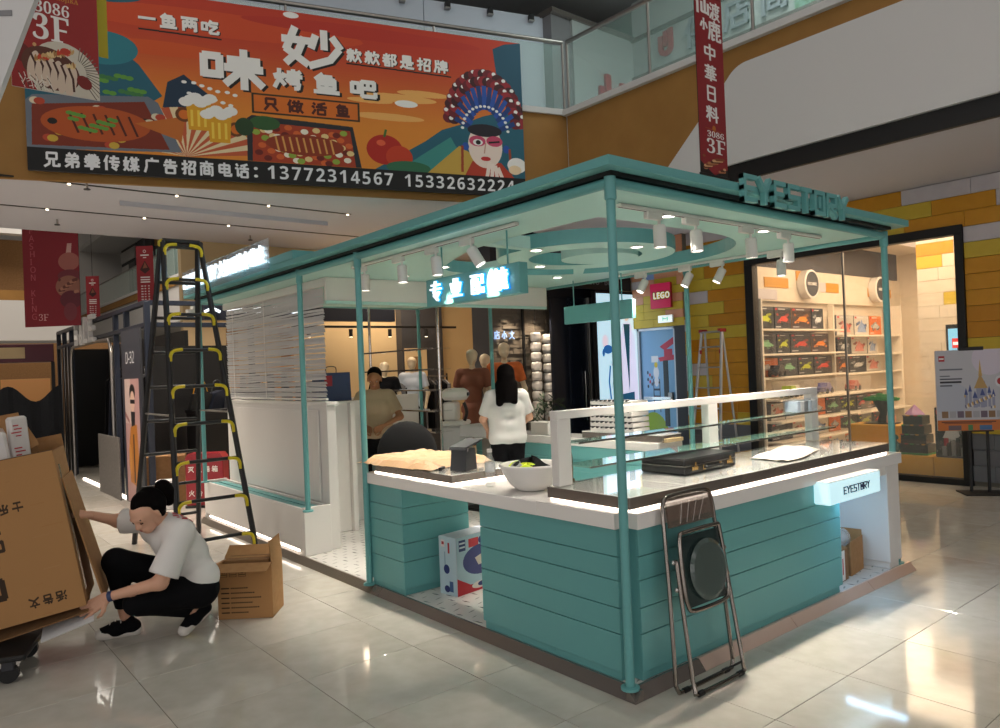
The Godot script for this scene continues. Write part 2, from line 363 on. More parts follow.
func slab(called: String, parent: Node, a: Vector3, b: Vector3, mat, r := 0.004) -> MeshInstance3D:   # a box from corner to corner, in the parent's axes
	return put(called, parent, bm((b - a).abs(), r), mat, (a + b) / 2)

func bar(called: String, parent: Node, a: Vector3, b: Vector3, r: float, mat, sides := 10) -> MeshInstance3D:
	return put(called, parent, MB.new().tube([a, b], r, sides), mat)

func arc(n: int, c: Vector2, r: float, a0: float, a1: float) -> PackedVector2Array:
	var p := PackedVector2Array()
	for i in n + 1: p.append(c + Vector2(cos(a0 + (a1 - a0) * i / n), sin(a0 + (a1 - a0) * i / n)) * r)
	return p

func smoothed(p: Array, steps := 6) -> Array:   # Catmull-Rom through the points
	var out := []
	for i in p.size() - 1:
		var a: Vector3 = p[maxi(i - 1, 0)]; var b: Vector3 = p[i]; var c: Vector3 = p[i + 1]; var d: Vector3 = p[mini(i + 2, p.size() - 1)]
		for k in steps: out.append(b.cubic_interpolate(c, a, d, float(k) / steps))
	out.append(p[-1])
	return out

# ---- materials ----
func mat(called: String, c: String, rough := 0.6, metal := 0.0) -> StandardMaterial3D:
	var m := StandardMaterial3D.new()
	m.albedo_color = Color(c); m.roughness = rough; m.metallic = metal
	m.resource_name = called
	M[called] = m
	return m

func glow(called: String, c: String, e: float) -> StandardMaterial3D:
	var m := mat(called, c, 0.5)
	m.emission_enabled = true; m.emission = Color(c); m.emission_energy_multiplier = e
	return m

func pane(called: String, c: String, alpha: float, rough := 0.02) -> StandardMaterial3D:
	var m := mat(called, c, rough)
	m.albedo_color.a = alpha
	m.transparency = BaseMaterial3D.TRANSPARENCY_ALPHA
	return m

func noisy(called: String, c0: String, c1: String, freq: float, scale: float, rough := 0.6, size := 256, type := FastNoiseLite.TYPE_SIMPLEX_SMOOTH, sd := 1) -> StandardMaterial3D:
	var m := mat(called, "ffffff", rough)
	var nt := NoiseTexture2D.new()
	var f := FastNoiseLite.new()
	f.noise_type = type; f.frequency = freq; f.fractal_octaves = 4; f.seed = sd
	nt.noise = f; nt.width = size; nt.height = size; nt.seamless = true
	var g := Gradient.new()
	g.set_color(0, Color(c0)); g.set_color(1, Color(c1))
	nt.color_ramp = g
	m.albedo_texture = nt
	m.uv1_triplanar = true; m.uv1_world_triplanar = true; m.uv1_scale = Vector3.ONE * scale
	return m

func printed(called: String, t: Texture2D, rough := 0.5, e := 0.0) -> StandardMaterial3D:
	var m := mat(called, "ffffff", rough)
	m.albedo_texture = t
	if e > 0:
		m.emission_enabled = true; m.emission_texture = t; m.emission = Color.BLACK; m.emission_energy_multiplier = e
		m.emission_operator = BaseMaterial3D.EMISSION_OP_ADD
	return m

func font(serif := false, bold := true) -> SystemFont:
	var f := SystemFont.new()
	f.font_names = PackedStringArray(["Droid Serif" if serif else "Droid Sans"])
	f.font_weight = 700 if bold else 400
	return f

func face(w: float, h: float) -> MB:   # a printed sheet facing +z, its base at y = 0
	var mb := MB.new()
	mb.quad(Vector3(-w / 2, 0, 0), Vector3(w / 2, 0, 0), Vector3(w / 2, h, 0), Vector3(-w / 2, h, 0))
	return mb

func lamp_area(at: Vector3, size: Vector2, e: float, c: String, look := Vector3.DOWN) -> void:
	var l := AreaLight3D.new()
	l.name = "area_light"
	l.area_size = size; l.area_normalize_energy = true
	l.light_energy = e; l.light_color = Color(c); l.shadow_enabled = true; l.area_range = 60.0
	add_child(l, true)
	l.look_at_from_position(at, at + look, Vector3.RIGHT if absf(look.y) > 0.9 else Vector3.UP)

func lamp_spot(at: Vector3, look: Vector3, e: float, angle: float, c: String, size := 0.04, soft := 0.5) -> void:
	var l := SpotLight3D.new()
	l.name = "spot_light"
	l.light_energy = e; l.light_color = Color(c); l.spot_angle = angle; l.spot_range = 30.0; l.spot_attenuation = 2.0; l.spot_angle_attenuation = soft
	l.light_size = size; l.shadow_enabled = true
	add_child(l, true)
	l.look_at_from_position(at, at + look, Vector3.RIGHT if absf(look.normalized().y) > 0.9 else Vector3.UP)

func lamp_omni(at: Vector3, e: float, c: String, size := 0.05) -> void:
	var l := OmniLight3D.new()
	l.name = "omni_light"
	l.light_energy = e; l.light_color = Color(c); l.light_size = size; l.omni_range = 30.0; l.omni_attenuation = 2.0; l.shadow_enabled = true
	add_child(l, true)
	l.position = at

func _ready() -> void:
	rng.seed = 20
	# camera
	var cam := Camera3D.new()
	cam.name = "camera"
	add_child(cam)
	cam.fov = 52.0; cam.near = 0.05; cam.far = 200.0
	cam.transform = Transform3D(Basis(Vector3(0.77388, -0.03966, 0.63209), Vector3(0.02716, 0.9992, 0.02944), Vector3(-0.63275, -0.00561, 0.77434)).orthonormalized(), Vector3(-2.655, 1.6, 2.348))
	cam.current = true
	# exposure; the mall is closed, so no sky is seen
	var we := WorldEnvironment.new()
	we.name = "world"
	var env := Environment.new()
	env.background_mode = Environment.BG_COLOR
	env.background_color = Color("20242a")
	env.tonemap_mode = Environment.TONE_MAPPER_LINEAR
	env.tonemap_exposure = 0.93
	env.sdfgi_enabled = true; env.ssao_enabled = true; env.ssil_enabled = true
	we.environment = env
	add_child(we)
	# the big luminous panels in the atrium roof and over the far hall, and lights under the shop and gallery ceilings
	lamp_area(Vector3(-2.4, 11.85, 2.2), Vector2(12.0, 13.0), 11.0, "f6f9ff")
	lamp_area(Vector3(-1.0, 11.85, -20.0), Vector2(8.0, 10.0), 120.0, "fff2e2")
	lamp_area(Vector3(9.6, 3.42, -1.2), Vector2(4.6, 4.0), 30.0, "ffe0b8")
	lamp_area(Vector3(4.4, 3.5, -9.3), Vector2(2.6, 1.4), 12.0, "ffe4c4")
	lamp_area(Vector3(6.6, 8.0, -3.0), Vector2(1.5, 4.0), 16.0, "e6f4ee")
	lamp_area(Vector3(7.0, 8.2, -24.0), Vector2(2.0, 12.0), 30.0, "fff6ea")  # unseen fill light added to brighten the far gallery
	materials()
	hall()
	brick_shop()
	clothes_shop()
	kiosk()
	kiosk_signs()
	kiosk_lamps()
	counter_things()
	left_side()
	foreground()
	people()

func materials() -> void:
	mat("teal", "66a8a8", 0.42)
	mat("mint", "b6ded6", 0.5)
	mat("white", "e8e4df", 0.45)
	mat("white_gloss", "f1eeea", 0.12)
	mat("wall_white", "d0cfcf", 0.8)
	mat("soffit", "c8c8d2", 0.75)
	noisy("mustard", "946a31", "a1763a", 0.02, 0.35, 0.7)
	mat("black", "0b0b0d", 0.5)
	mat("black_gloss", "08080a", 0.15)
	mat("dark_navy", "1c2231", 0.45)
	mat("grey", "7d7d80", 0.6)
	mat("grey_dark", "3a3b40", 0.6)
	mat("steel", "c8c6c4", 0.2, 1.0)
	mat("steel_dull", "a09c98", 0.4, 1.0)
	mat("bronze", "948c86", 0.25, 0.7)
	mat("copper", "ecd0be", 0.3, 0.4)
	mat("chrome", "d6d2ce", 0.08, 1.0)
	mat("alu", "b9bcc0", 0.35, 1.0)
	mat("grout", "6f6a60", 0.8)
	for i in 3:
		var m := noisy("tile%d" % i, ["c4bfb3", "c0bbae", "c7c3b8"][i], ["d0ccc2", "ccc8be", "d3cfc6"][i], 0.03, 0.8, 0.07, 256, FastNoiseLite.TYPE_SIMPLEX_SMOOTH, i + 3)
		m.metallic_specular = 0.6
	pane("glass", "e4f0ec", 0.08)
	pane("glass_green", "8cc4b4", 0.28)
	pane("glass_rail", "b4d6d0", 0.2)
	pane("glass_clear", "f4f8f8", 0.06)
	pane("glass_dark", "1a2230", 0.55)
	pane("acrylic", "bcd6ea", 0.18)
	glow("lamp_warm", "ffe9c8", 6.0)
	glow("panel_glow", "fff6ea", 0.3)
	glow("lamp_white", "fff6ea", 8.0)
	glow("led_strip", "fff0e2", 4.0)
	glow("letter_glow", "eef9ff", 1.25)
	glow("letter_halo", "1fb4f0", 0.6)
	noisy("card", "a4774a", "b4885a", 0.05, 1.3, 0.85)
	noisy("card_dark", "84603b", "96704a", 0.05, 1.3, 0.9)
	noisy("stone", "5b544b", "857b6c", 0.12, 2.0, 0.85)
	mat("skin", "d9a68a", 0.55)
	mat("hair", "0d0a0a", 0.75).metallic_specular = 0.15
	noisy("cloth_white", "dedad6", "e9e6e2", 0.2, 6.0, 0.9)
	mat("cloth_black", "0e0e11", 0.85).metallic_specular = 0.25

func hall() -> void:
	# floor: glossy beige tiles
	var fl := thing("floor", "glossy beige tiled mall floor", "floor", Vector3.ZERO, 0.0, "", "structure")
	slab("grout_bed", fl, Vector3(-14, -0.2, -40), Vector3(17, -0.003, 13), "grout", 0.0)
	var tx := 0.667; var tz := 0.638
	var tm := bm(Vector3(tx - 0.0035, 0.012, tz - 0.0035), 0.0012)
	var list := []
	var eye := Vector3(-2.655, 0, 2.348)
	for i in range(-20, 24):
		for k in range(-16, 62):
			var c := Vector3(-0.337 + (i + 0.5) * tx, -0.006, -0.12 - (k + 0.5) * tz)
			if c.x < -13.6 or c.x > 16.6: continue
			if c.x > 0.4 and c.x < 2.7 and c.z < -0.4 and c.z > -5.9: continue
			var d := c - eye
			var fw := d.dot(Vector3(0.6327, 0, -0.7743)); var sd := d.dot(Vector3(0.7743, 0, 0.6327))
			list.append([fw + absf(sd) * 0.2 if fw > 1.5 and absf(sd) < fw * 0.75 + 0.4 else 1000.0, c, absi(i * 7 + k * 13) % 3])
	list.sort_custom(func(a, b): return a[0] < b[0])
	var rest := MB.new()
	for n in list.size():
		if n < 300 and list[n][0] < 999.0: put("floor_tile", fl, tm, "tile%d" % list[n][2], list[n][1])
		else: rest.box(list[n][1], Vector3(tx - 0.0035, 0.012, tz - 0.0035))
	var ro := put("floor_tile_field", fl, rest, "tile1")
	ro.set_meta("kind", "stuff")
	# outer shell
	struct("wall_left", "plain far mall wall", "wall", MB.new().span(Vector3(-14.3, 0, -40), Vector3(-14, 12, 13)), "wall_white")
	struct("wall_front", "plain mall wall", "wall", MB.new().span(Vector3(-14, 0, 13), Vector3(17, 12, 13.3)), "wall_white")
	struct("wall_right", "plain outer mall wall", "wall", MB.new().span(Vector3(17, 0, -40), Vector3(17.3, 12, 13)), "wall_white")
	struct("wall_back", "far end wall of the hall", "wall", MB.new().span(Vector3(-14, 0, -40.3), Vector3(17, 12, -40)), "wall_white")
	struct("ceiling", "high mall ceiling", "ceiling", MB.new().span(Vector3(-14, 12, -40), Vector3(17, 12.3, 13)), "wall_white")
	for a in [[Vector3(-2.4, 11.93, 2.2), Vector2(12.0, 13.0)], [Vector3(-1, 11.93, -20), Vector2(8, 10)]]:
		solo("ceiling_light", "large luminous ceiling panel over the atrium", "lamp", bm(Vector3(a[1].x, 0.06, a[1].y), 0.01), "panel_glow", a[0], Vector3.ZERO, "atrium ceiling panels")
	# right-hand gallery: soffit, black band, white bulging panel, mustard fascia, kerb
	struct("ceiling_soffit", "pale soffit in front of the brick-patterned shop", "ceiling", MB.new().span(Vector3(4.83, 3.6, -5.9), Vector3(7.1, 3.72, 13)), "soffit")
	struct("wall_gallery_core", "body of the gallery floor", "wall", MB.new().span(Vector3(4.84, 3.74, -5.9), Vector3(17, 5.0, 13)), "wall_white")
	struct("trim_1", "black band along the lower edge of the white fascia", "trim", MB.new().span(Vector3(4.78, 3.6, -4.2), Vector3(4.84, 3.79, 13)), "black")
	var ex := Transform3D(Basis(Vector3(0, 0, 1), Vector3(0, 1, 0), Vector3(-1, 0, 0)), Vector3(4.84, 0, 0))   # outline (z, y) drawn out towards -x
	var mb := MB.new()
	mb.xf = ex
	mb.prism(PackedVector2Array([Vector2(-5.08, 3.6), Vector2(-3.6, 3.6), Vector2(13, 3.79), Vector2(13, 5.12), Vector2(-5.08, 5.12)]), 0.0, 0.03)
	struct("wall_gallery_fascia", "mustard fascia of the gallery above the brick-patterned shop", "wall", mb, "mustard")
	mb = MB.new(); mb.xf = ex
	var o := PackedVector2Array([Vector2(13, 3.79), Vector2(13, 4.87), Vector2(-2.2, 4.87)])
	o.append_array(arc(8, Vector2(-2.2, 4.55), 0.32, PI / 2, PI - 0.7))
	o.append_array(PackedVector2Array([Vector2(-3.317, 3.96), Vector2(-3.49, 3.79)]))
	mb.prism(o, 0.03, 0.11)
	struct("wall_gallery_panel", "wide pale fascia panel with slanted rounded end", "wall", mb, "wall_white")
	struct("trim_2", "white kerb under the gallery glass", "trim", MB.new().span(Vector3(4.74, 5.1, -5.1), Vector3(5.0, 5.18, 13)), "wall_white")
	var gal := thing("gallery_railing", "glass railing with steel handrail above mustard fascia, right-hand gallery", "railing", Vector3(4.86, 5.18, 0))
	put("handrail", gal, MB.new().tube([Vector3(0, 0.98, -5.08), Vector3(0, 0.98, 8)], 0.03, 10), "steel_dull")
	for k in 9:
		var z := -5.08 + k * 1.45
		slab("glass_pane", gal, Vector3(-0.006, 0.0, z + 0.03), Vector3(0.006, 0.93, z + 1.42), "glass_rail", 0.0)
		put("post", gal, MB.new().tube([Vector3(0, 0, z), Vector3(0, 0.97, z)], 0.02, 8), "steel_dull")
	# far gallery continuing behind the bridge
	mb = MB.new(); mb.span(Vector3(4.85, 3.6, -40), Vector3(17, 4.85, -10.3)); mb.span(Vector3(5.02, 4.86, -40), Vector3(17, 5.15, -10.3))
	struct("wall_far_gallery", "pale fascia of the far gallery behind the bridge", "wall", mb, "wall_white")
	struct("trim_3", "mustard band of the far gallery", "trim", MB.new().span(Vector3(4.8, 4.8, -40), Vector3(5, 5.05, -10.3)), "mustard")
	struct("trim_4", "white kerb of the far gallery", "trim", MB.new().span(Vector3(4.78, 5.05, -40), Vector3(5, 5.15, -10.3)), "wall_white")
	var fr := thing("far_railing", "glass railing of the far gallery seen under the bridge", "railing", Vector3(4.86, 5.15, -40))
	slab("handrail", fr, Vector3(-0.03, 0.95, 0), Vector3(0.03, 1.0, 29.7), "steel_dull")
	for k in 14: slab("glass_pane", fr, Vector3(-0.006, 0, k * 2.1 + 0.04), Vector3(0.006, 0.95, k * 2.1 + 2.06), "glass_rail", 0.0)
	for k in 9:
		var z := -39.0 + k * 3.1
		var sf := thing("far_shopfront", "lit shopfront on the upper floor of the far gallery", "shopfront", Vector3(6.6, 5.15, z), 0.0, "upper shopfronts behind the bridge")
		slab("frame", sf, Vector3(0, 0, 0), Vector3(0.2, 3.2, 2.9), "grey_dark", 0.01)
		for q in 2: slab("window_pane", sf, Vector3(-0.03, 0.1, 0.12 + q * 1.38), Vector3(0.02, 2.3, 1.38 + q * 1.38), [M.wall_white, M.glass_dark, M.mint][(k + q) % 3], 0.01)
		slab("sign_panel", sf, Vector3(-0.06, 2.45, 0.1), Vector3(0.0, 3.0, 2.8), ["wall_white", "grey_dark", "mustard"][k % 3], 0.01)
	struct("ceiling_far_gallery", "pale ceiling of the far gallery", "ceiling", MB.new().span(Vector3(4.9, 8.3, -40), Vector3(17, 8.5, -10.7)), "wall_white")
	# bridge in front of the far hall, carrying the large banner on its mustard front
	var ca := cos(deg_to_rad(17)); var sa := sin(deg_to_rad(17))
	var kx := Vector3(4.84, 0, -5.12)
	var wall := Transform3D(Basis(Vector3(ca, 0, sa), Vector3.UP, Vector3(-sa, 0, ca)), kx)
	var poly := PackedVector2Array([Vector2(4.84, -5.15), Vector2(4.84 - 19 * ca, -5.15 - 19 * sa), Vector2(4.84 - 19 * ca, -10.2), Vector2(-14, -10.2), Vector2(4.84, -10.2)])
	poly = PackedVector2Array([Vector2(4.84, -5.15), Vector2(-11.7, -10.2), Vector2(7.0, -10.2), Vector2(7.0, -5.15)])
	mb = MB.new(); mb.xf = Transform3D(Basis(Vector3(1, 0, 0), Vector3(0, 0, 1), Vector3(0, -1, 0)), Vector3.ZERO)
	mb.prism(poly, -5.1, -3.86)
	struct("ceiling_bridge", "pale underside of the bridge behind the kiosk", "ceiling", mb, "soffit")
	mb = MB.new(); mb.xf = wall
	mb.span(Vector3(-17.0, 3.84, -0.06), Vector3(0.0, 5.12, 0.0))
	struct("wall_bridge_front", "mustard front of the bridge behind the big banner", "wall", mb, "mustard")
	mb = MB.new(); mb.xf = wall
	mb.span(Vector3(-17.0, 5.12, -0.14), Vector3(0.05, 5.2, 0.04))
	struct("trim_5", "white kerb of the bridge", "trim", mb, "wall_white")
	for s in [[-7.1, -2.6, 2.45], [-8.6, -9.0, 3.6]]:
		struct("trim_slot", "dark light slot in the bridge underside", "trim", MB.new().span(Vector3(s[1], 3.853, s[0] - 0.02), Vector3(s[2], 3.87, s[0] + 0.02)), "black")
	mb = MB.new(); mb.xf = Transform3D(Basis(Vector3(1, 0, 0), Vector3(0, 0, 1), Vector3(0, -1, 0)), Vector3.ZERO)
	mb.prism(PackedVector2Array([Vector2(-0.4, -7.72), Vector2(2.4, -7.72), Vector2(2.0, -8.0), Vector2(0.1, -8.0)]), -3.86, -3.8)
	struct("trim_6", "raised panel on the bridge underside", "trim", mb, "soffit")
	for i in 9:
		solo("soffit_downlight", "small recessed spot in the bridge slot", "lamp", MB.new().lathe([Vector2(0.0, 0), Vector2(0.017, 0.0), Vector2(0.017, 0.02)], 12), "lamp_warm", Vector3(-2.2 + (i % 5) * 1.15, 3.84, -7.1 if i < 5 else -8.6), Vector3.ZERO, "spots in the bridge slots")
		lamp_spot(Vector3(-2.2 + (i % 5) * 1.15, 3.82, -7.1 if i < 5 else -8.6), Vector3.DOWN, 3.5, 55.0, "ffeedd", 0.03, 0.6)
	for q in [[-0.9, -6.95], [-0.85, -9.2], [1.8, -9.2], [3.4, -8.9]]:
		var sp := thing("sprinkler", "small fire sprinkler on the bridge underside", "sprinkler", Vector3(q[0], 3.85, q[1]), 0.0, "sprinklers on the bridge")
		put("pipe", sp, MB.new().tube([Vector3.ZERO, Vector3(0, -0.07, 0)], 0.012, 8), "steel_dull")
		put("deflector", sp, MB.new().lathe([Vector2(0, -0.08), Vector2(0.035, -0.08), Vector2(0.035, -0.07), Vector2(0, -0.07)], 10), "grey_dark")
	var br := thing("bridge_railing", "glass railing with steel handrail above the big banner", "railing", kx + Vector3(0, 5.2, 0), -deg_to_rad(17))
	put("handrail", br, MB.new().tube([Vector3(-17, 0.98, -0.05), Vector3(0.0, 0.98, -0.05)], 0.03, 10), "steel_dull")
	for k in 9:
		slab("glass_pane", br, Vector3(-1.9 * (k + 1) + 0.03, 0, -0.056), Vector3(-1.9 * k - 0.03, 0.93, -0.044), "glass_rail", 0.0)
		put("post", br, MB.new().tube([Vector3(-1.9 * k, 0, -0.05), Vector3(-1.9 * k, 0.97, -0.05)], 0.018, 8), "steel_dull")
	fill_shops()
	big_banner(wall)
	upper_floor(wall)
	hanging_banners()

func fill_shops() -> void:
	# unseen shopfronts added on both floors to throw fill light across the atrium
	glow("fill_glow", "fff3e6", 0.5)
	for i in 3:
		for lv in 2:
			for side in 2:
				var at := Vector3(-13.98, 0.1 + lv * 5.1, -4.0 + i * 5.6) if side == 0 else Vector3(-11.0 + i * 6.2, 0.1 + lv * 5.1, 12.98)
				var t := thing("fill_shop", "unseen shopfront added as fill light, opposite the kiosk", "shopfront", at, PI / 2 if side == 0 else PI, "added fill light shopfronts")
				slab("fill_panel", t, Vector3(-2.2, 0.1, 0.02), Vector3(2.2, 3.0, 0.06), "fill_glow", 0.0)
				slab("fascia", t, Vector3(-2.4, 3.0, 0.0), Vector3(2.4, 3.6, 0.15), "grey_dark", 0.01)
				for x in [-2.4, -0.05, 2.3]: slab("jamb", t, Vector3(x, 0, 0.0), Vector3(x + 0.1, 3.0, 0.15), "grey_dark", 0.01)
				lamp_area(at + t.basis.z * 0.3 + Vector3(0, 1.6, 0), Vector2(4.2, 2.8), 4.5, "f7f9ff", t.basis.z)

func big_banner(wall: Transform3D) -> void:
	var cv := Cv.new(1680, 600, Color("c9461f"))
	var O := Color("d9701f"); var R := Color("bf3a22"); var T := Color("1f5f73"); var D := Color("17324a"); var W := Color("f0efec"); var K := Color("16130f")
	for i in 60:   # the printed sky goes from red above to orange below
		cv.rect(0, i * 15, 1000, 15, R.lerp(Color("e08a2c"), smoothstep(0.1, 0.75, i / 59.0)))
	cv.oval(330, 130, 300, 70, Color("cc4a22")); cv.oval(640, 70, 260, 40, Color("b93222")); cv.oval(230, 300, 130, 40, Color("d0541f"))
	for c in [[700, 440, 90, 26], [760, 400, 60, 20], [680, 560, 80, 22], [640, 470, 50, 16]]: cv.oval(c[0], c[1], c[2], c[3], Color("eeb060"))
	cv.poly([Vector2(120, 240), Vector2(190, 400), Vector2(230, 560), Vector2(200, 620), Vector2(0, 640), Vector2(0, 300)], T)
	cv.poly([Vector2(240, 480), Vector2(270, 430), Vector2(320, 540), Vector2(290, 640), Vector2(230, 620)], D)
	cv.oval(120, 40, 80, 45, T); cv.oval(130, 330, 60, 90, Color("2a7c8a"))
	for i in 40: cv.oval(20 + 180 * fmod(i * 0.618, 1.0), 470 + 100 * fmod(i * 0.37, 1.0), 7, 12, Color("5f9a3c") if i % 2 else Color("3d7a44"))
	# mountains and clouds on the right
	cv.poly([Vector2(640, 890), Vector2(700, 790), Vector2(760, 690), Vector2(800, 610), Vector2(850, 560), Vector2(900, 500), Vector2(1000, 420), Vector2(1000, 890)], T)
	cv.poly([Vector2(690, 890), Vector2(760, 760), Vector2(820, 650), Vector2(870, 890)], Color("3a8c86"))
	cv.poly([Vector2(760, 890), Vector2(840, 700), Vector2(890, 780), Vector2(930, 890)], Color("c9a446"))
	cv.poly([Vector2(930, 60), Vector2(960, 20), Vector2(1000, 0), Vector2(1000, 420), Vector2(940, 300)], Color("1b4f66"))
	# striped fan
	for i in 12:
		var a0 := PI + 0.15 + i * 0.24; var a1 := a0 + 0.12
		cv.poly([Vector2(270, 880), Vector2(270 + cos(a0) * 130, 880 + sin(a0) * 270), Vector2(270 + cos(a1) * 130, 880 + sin(a1) * 270)], Color("e8d3a8"))
		cv.poly([Vector2(270, 880), Vector2(270 + cos(a1) * 130, 880 + sin(a1) * 270), Vector2(270 + cos(a1 + 0.12) * 130, 880 + sin(a1 + 0.12) * 270)], Color("c35a35"))
	# fish in its tray
	cv.poly([Vector2(0, 640), Vector2(12, 610), Vector2(205, 570), Vector2(222, 600), Vector2(262, 860), Vector2(0, 890)], Color("6b7480"))
	cv.poly([Vector2(10, 660), Vector2(198, 600), Vector2(240, 850), Vector2(8, 870)], Color("7c2c16"))
	for i in 26: cv.oval(15 + 215 * fmod(i * 0.618, 1.0), 640 + 220 * fmod(i * 0.77, 1.0), 9, 18, [Color("d9cdb0"), Color("b8432a"), Color("c7a63a"), Color("3b2414")][i % 4])
	cv.oval(115, 740, 92, 92, Color("b5511c"), 0.05); cv.poly([Vector2(180, 720), Vector2(270, 660), Vector2(262, 800)], Color("c06a26"))
	for i in 6: cv.line([Vector2(70 + i * 20, 690), Vector2(84 + i * 20, 790)], 4, Color("4d1a0c"))
	for i in 20: cv.oval(70 + 80 * fmod(i * 0.618, 1.0), 690 + 90 * fmod(i * 0.41, 1.0), 6, 10, Color("5f9a3c"))
	cv.oval(42, 740, 8, 16, K)
	# two beer mugs
	for b in [[292, 640, 0.15], [330, 700, -0.2]]:
		cv.oval(b[0] + (-24 if b[2] > 0 else 34), b[1] + 10, 16, 40, Color("6b3a10")); cv.oval(b[0] + (-24 if b[2] > 0 else 34), b[1] + 10, 10, 26, O)
		cv.poly([Vector2(b[0] - 20, b[1] - 60), Vector2(b[0] + 26, b[1] - 60), Vector2(b[0] + 22, b[1] + 90), Vector2(b[0] - 16, b[1] + 90)], Color("e0a21c"))
		for q in 3: cv.rect(b[0] - 12 + q * 12, b[1] - 20, 5, 90, Color("f4cf4c"))
		for q in 6: cv.oval(b[0] - 20 + q * 9, b[1] - 62 - (q % 3) * 14, 13, 26, W)
	for i in 14: cv.oval(270 + 100 * fmod(i * 0.618, 1.0), 470 + 120 * fmod(i * 0.3, 1.0), 5, 9, W)
	# second tray
	cv.poly([Vector2(385, 640), Vector2(395, 620), Vector2(600, 640), Vector2(616, 880), Vector2(384, 880)], Color("23262c"))
	cv.poly([Vector2(396, 655), Vector2(594, 665), Vector2(604, 880), Vector2(394, 880)], Color("a83a18"))
	for i in 60: cv.oval(400 + 195 * fmod(i * 0.618, 1.0), 670 + 200 * fmod(i * 0.83, 1.0), 8, 16, [Color("e6c98a"), Color("d5622a"), Color("f1ead6"), Color("6d1d10"), Color("8fa83c")][i % 5])
	cv.oval(500, 770, 80, 60, Color("8e3312"), 0.08)
	for i in 9: cv.line([Vector2(440 + i * 14, 730), Vector2(446 + i * 14, 810)], 4, Color("d99b52"))
	cv.oval(420, 660, 30, 40, Color("2e5a2c")); cv.oval(380, 690, 18, 50, Color("20401f"))
	# tomatoes
	cv.oval(668, 760, 40, 90, Color("b3200f")); cv.oval(700, 800, 30, 70, Color("c63a18")); cv.oval(660, 720, 10, 18, Color("e4603a"))
	cv.line([Vector2(668, 680), Vector2(672, 640)], 5, Color("3f6b2a")); cv.oval(720, 860, 50, 40, Color("2d6a4a"))
	# opera face with blue headdress
	for i in 46:
		var a := PI + 0.1 + (PI - 0.2) * (i % 23) / 22.0
		var rr := 1.0 if i < 23 else 0.86
		cv.oval(905 + cos(a) * 88 * rr, 560 + sin(a) * 330 * rr, 14, 34, [Color("6c1522"), Color("96202c"), Color("401018")][i % 3])
		if i % 2: cv.oval(905 + cos(a) * 96 * rr, 560 + sin(a) * 350 * rr, 5, 12, W)
	for i in 15:
		var a := PI + 0.15 + (PI - 0.3) * i / 14.0
		cv.line([Vector2(905 + cos(a) * 36, 600 + sin(a) * 150), Vector2(905 + cos(a) * 72, 570 + sin(a) * 260)], 11, Color("2351a8") if i % 2 else Color("173a7c"))
	for i in 17:
		var a := PI + 0.1 + (PI - 0.2) * i / 16.0
		cv.oval(905 + cos(a) * 56, 600 + sin(a) * 165, 4, 9, W)
	cv.poly([Vector2(850, 890), Vector2(870, 790), Vector2(940, 790), Vector2(975, 890)], Color("b53a24"))
	cv.oval(903, 690, 42, 140, Color("f0dcd0")); cv.oval(903, 590, 42, 40, Color("1a1420"))
	cv.oval(884, 660, 20, 34, Color("c9486a")); cv.oval(926, 655, 20, 34, Color("c9486a"))
	cv.oval(885, 668, 12, 20, W); cv.oval(886, 668, 6, 14, K); cv.line([Vector2(912, 665), Vector2(938, 655)], 4, K)
	cv.line([Vector2(904, 670), Vector2(900, 735)], 3, Color("c99a88")); cv.oval(903, 770, 12, 14, Color("c22c2c"))
	for i in 4: cv.line([Vector2(905 + i * 12, 880), Vector2(912 + i * 7, 790 + i * 12)], 9, Color("f4e3d8"))
	for sx in [-1, 1]: cv.oval(905 + sx * 50, 700, 8, 26, Color("2351a8")); cv.line([Vector2(905 + sx * 58, 700), Vector2(905 + sx * 60, 860)], 6, Color("9c3b1e"))
	cv.oval(980, 800, 24, 50, W); cv.oval(975, 830, 16, 30, Color("f2d8b0"))
	cv.oval(480, 20, 16, 18, W); cv.oval(720, 470, 26, 22, W)
	# lettering
	for k in [[Vector2(5, 9), K], [Vector2.ZERO, W]]:
		var o: Vector2 = k[0]; var c: Color = k[1]
		han(cv, "味", 302 + o.x, 250 + o.y, 116, 225, Vector2.ZERO, 15.5, c)
		han(cv, "妙", 462 + o.x, 80 + o.y, 120, 225, Vector2.ZERO, 15.5, c)
		han(cv, "烤鱼吧", 441 + o.x, 335 + o.y, 56, 115, Vector2(79, 5), 9, c)
		han(cv, "一鱼两吃", 192 + o.x * 0.4, 105 + o.y * 0.4, 32, 78, Vector2(38, 2), 5.5, c)
		han(cv, "款款都是招牌", 592 + o.x * 0.4, 170 + o.y * 0.4, 32, 78, Vector2(39, 1), 5, c)
	cv.line([Vector2(193, 205), Vector2(342, 212)], 3, K); cv.line([Vector2(592, 262), Vector2(826, 272)], 3, K)
	cv.poly([Vector2(396, 492), Vector2(616, 492), Vector2(616, 606), Vector2(396, 606)], Color("3a2a12")); cv.poly([Vector2(400, 502), Vector2(612, 502), Vector2(612, 596), Vector2(400, 596)], O)
	han(cv, "只做活鱼", 418, 512, 30, 72, Vector2(49, 0), 5, Color("4c1a10"))
	# black strip with the telephone numbers
	cv.rect(0, 882, 1000, 118, Color("0a0a0b"))
	han(cv, "兄弟拳传媒", 26, 900, 26, 78, Vector2(33, 0), 4.6, Color("e8e9ec"))
	han(cv, "广告招商电话", 194, 900, 26, 78, Vector2(33, 0), 4.6, Color("e8e9ec"))
	cv.oval(399, 922, 4, 9, W); cv.oval(399, 965, 4, 9, W)
	var f := font()
	var x := 420.0
	for ch in "13772314567": cv.words(ch, f, x, 975, 104, Color("e8e9ec")); x += 24.4
	x = 708.0
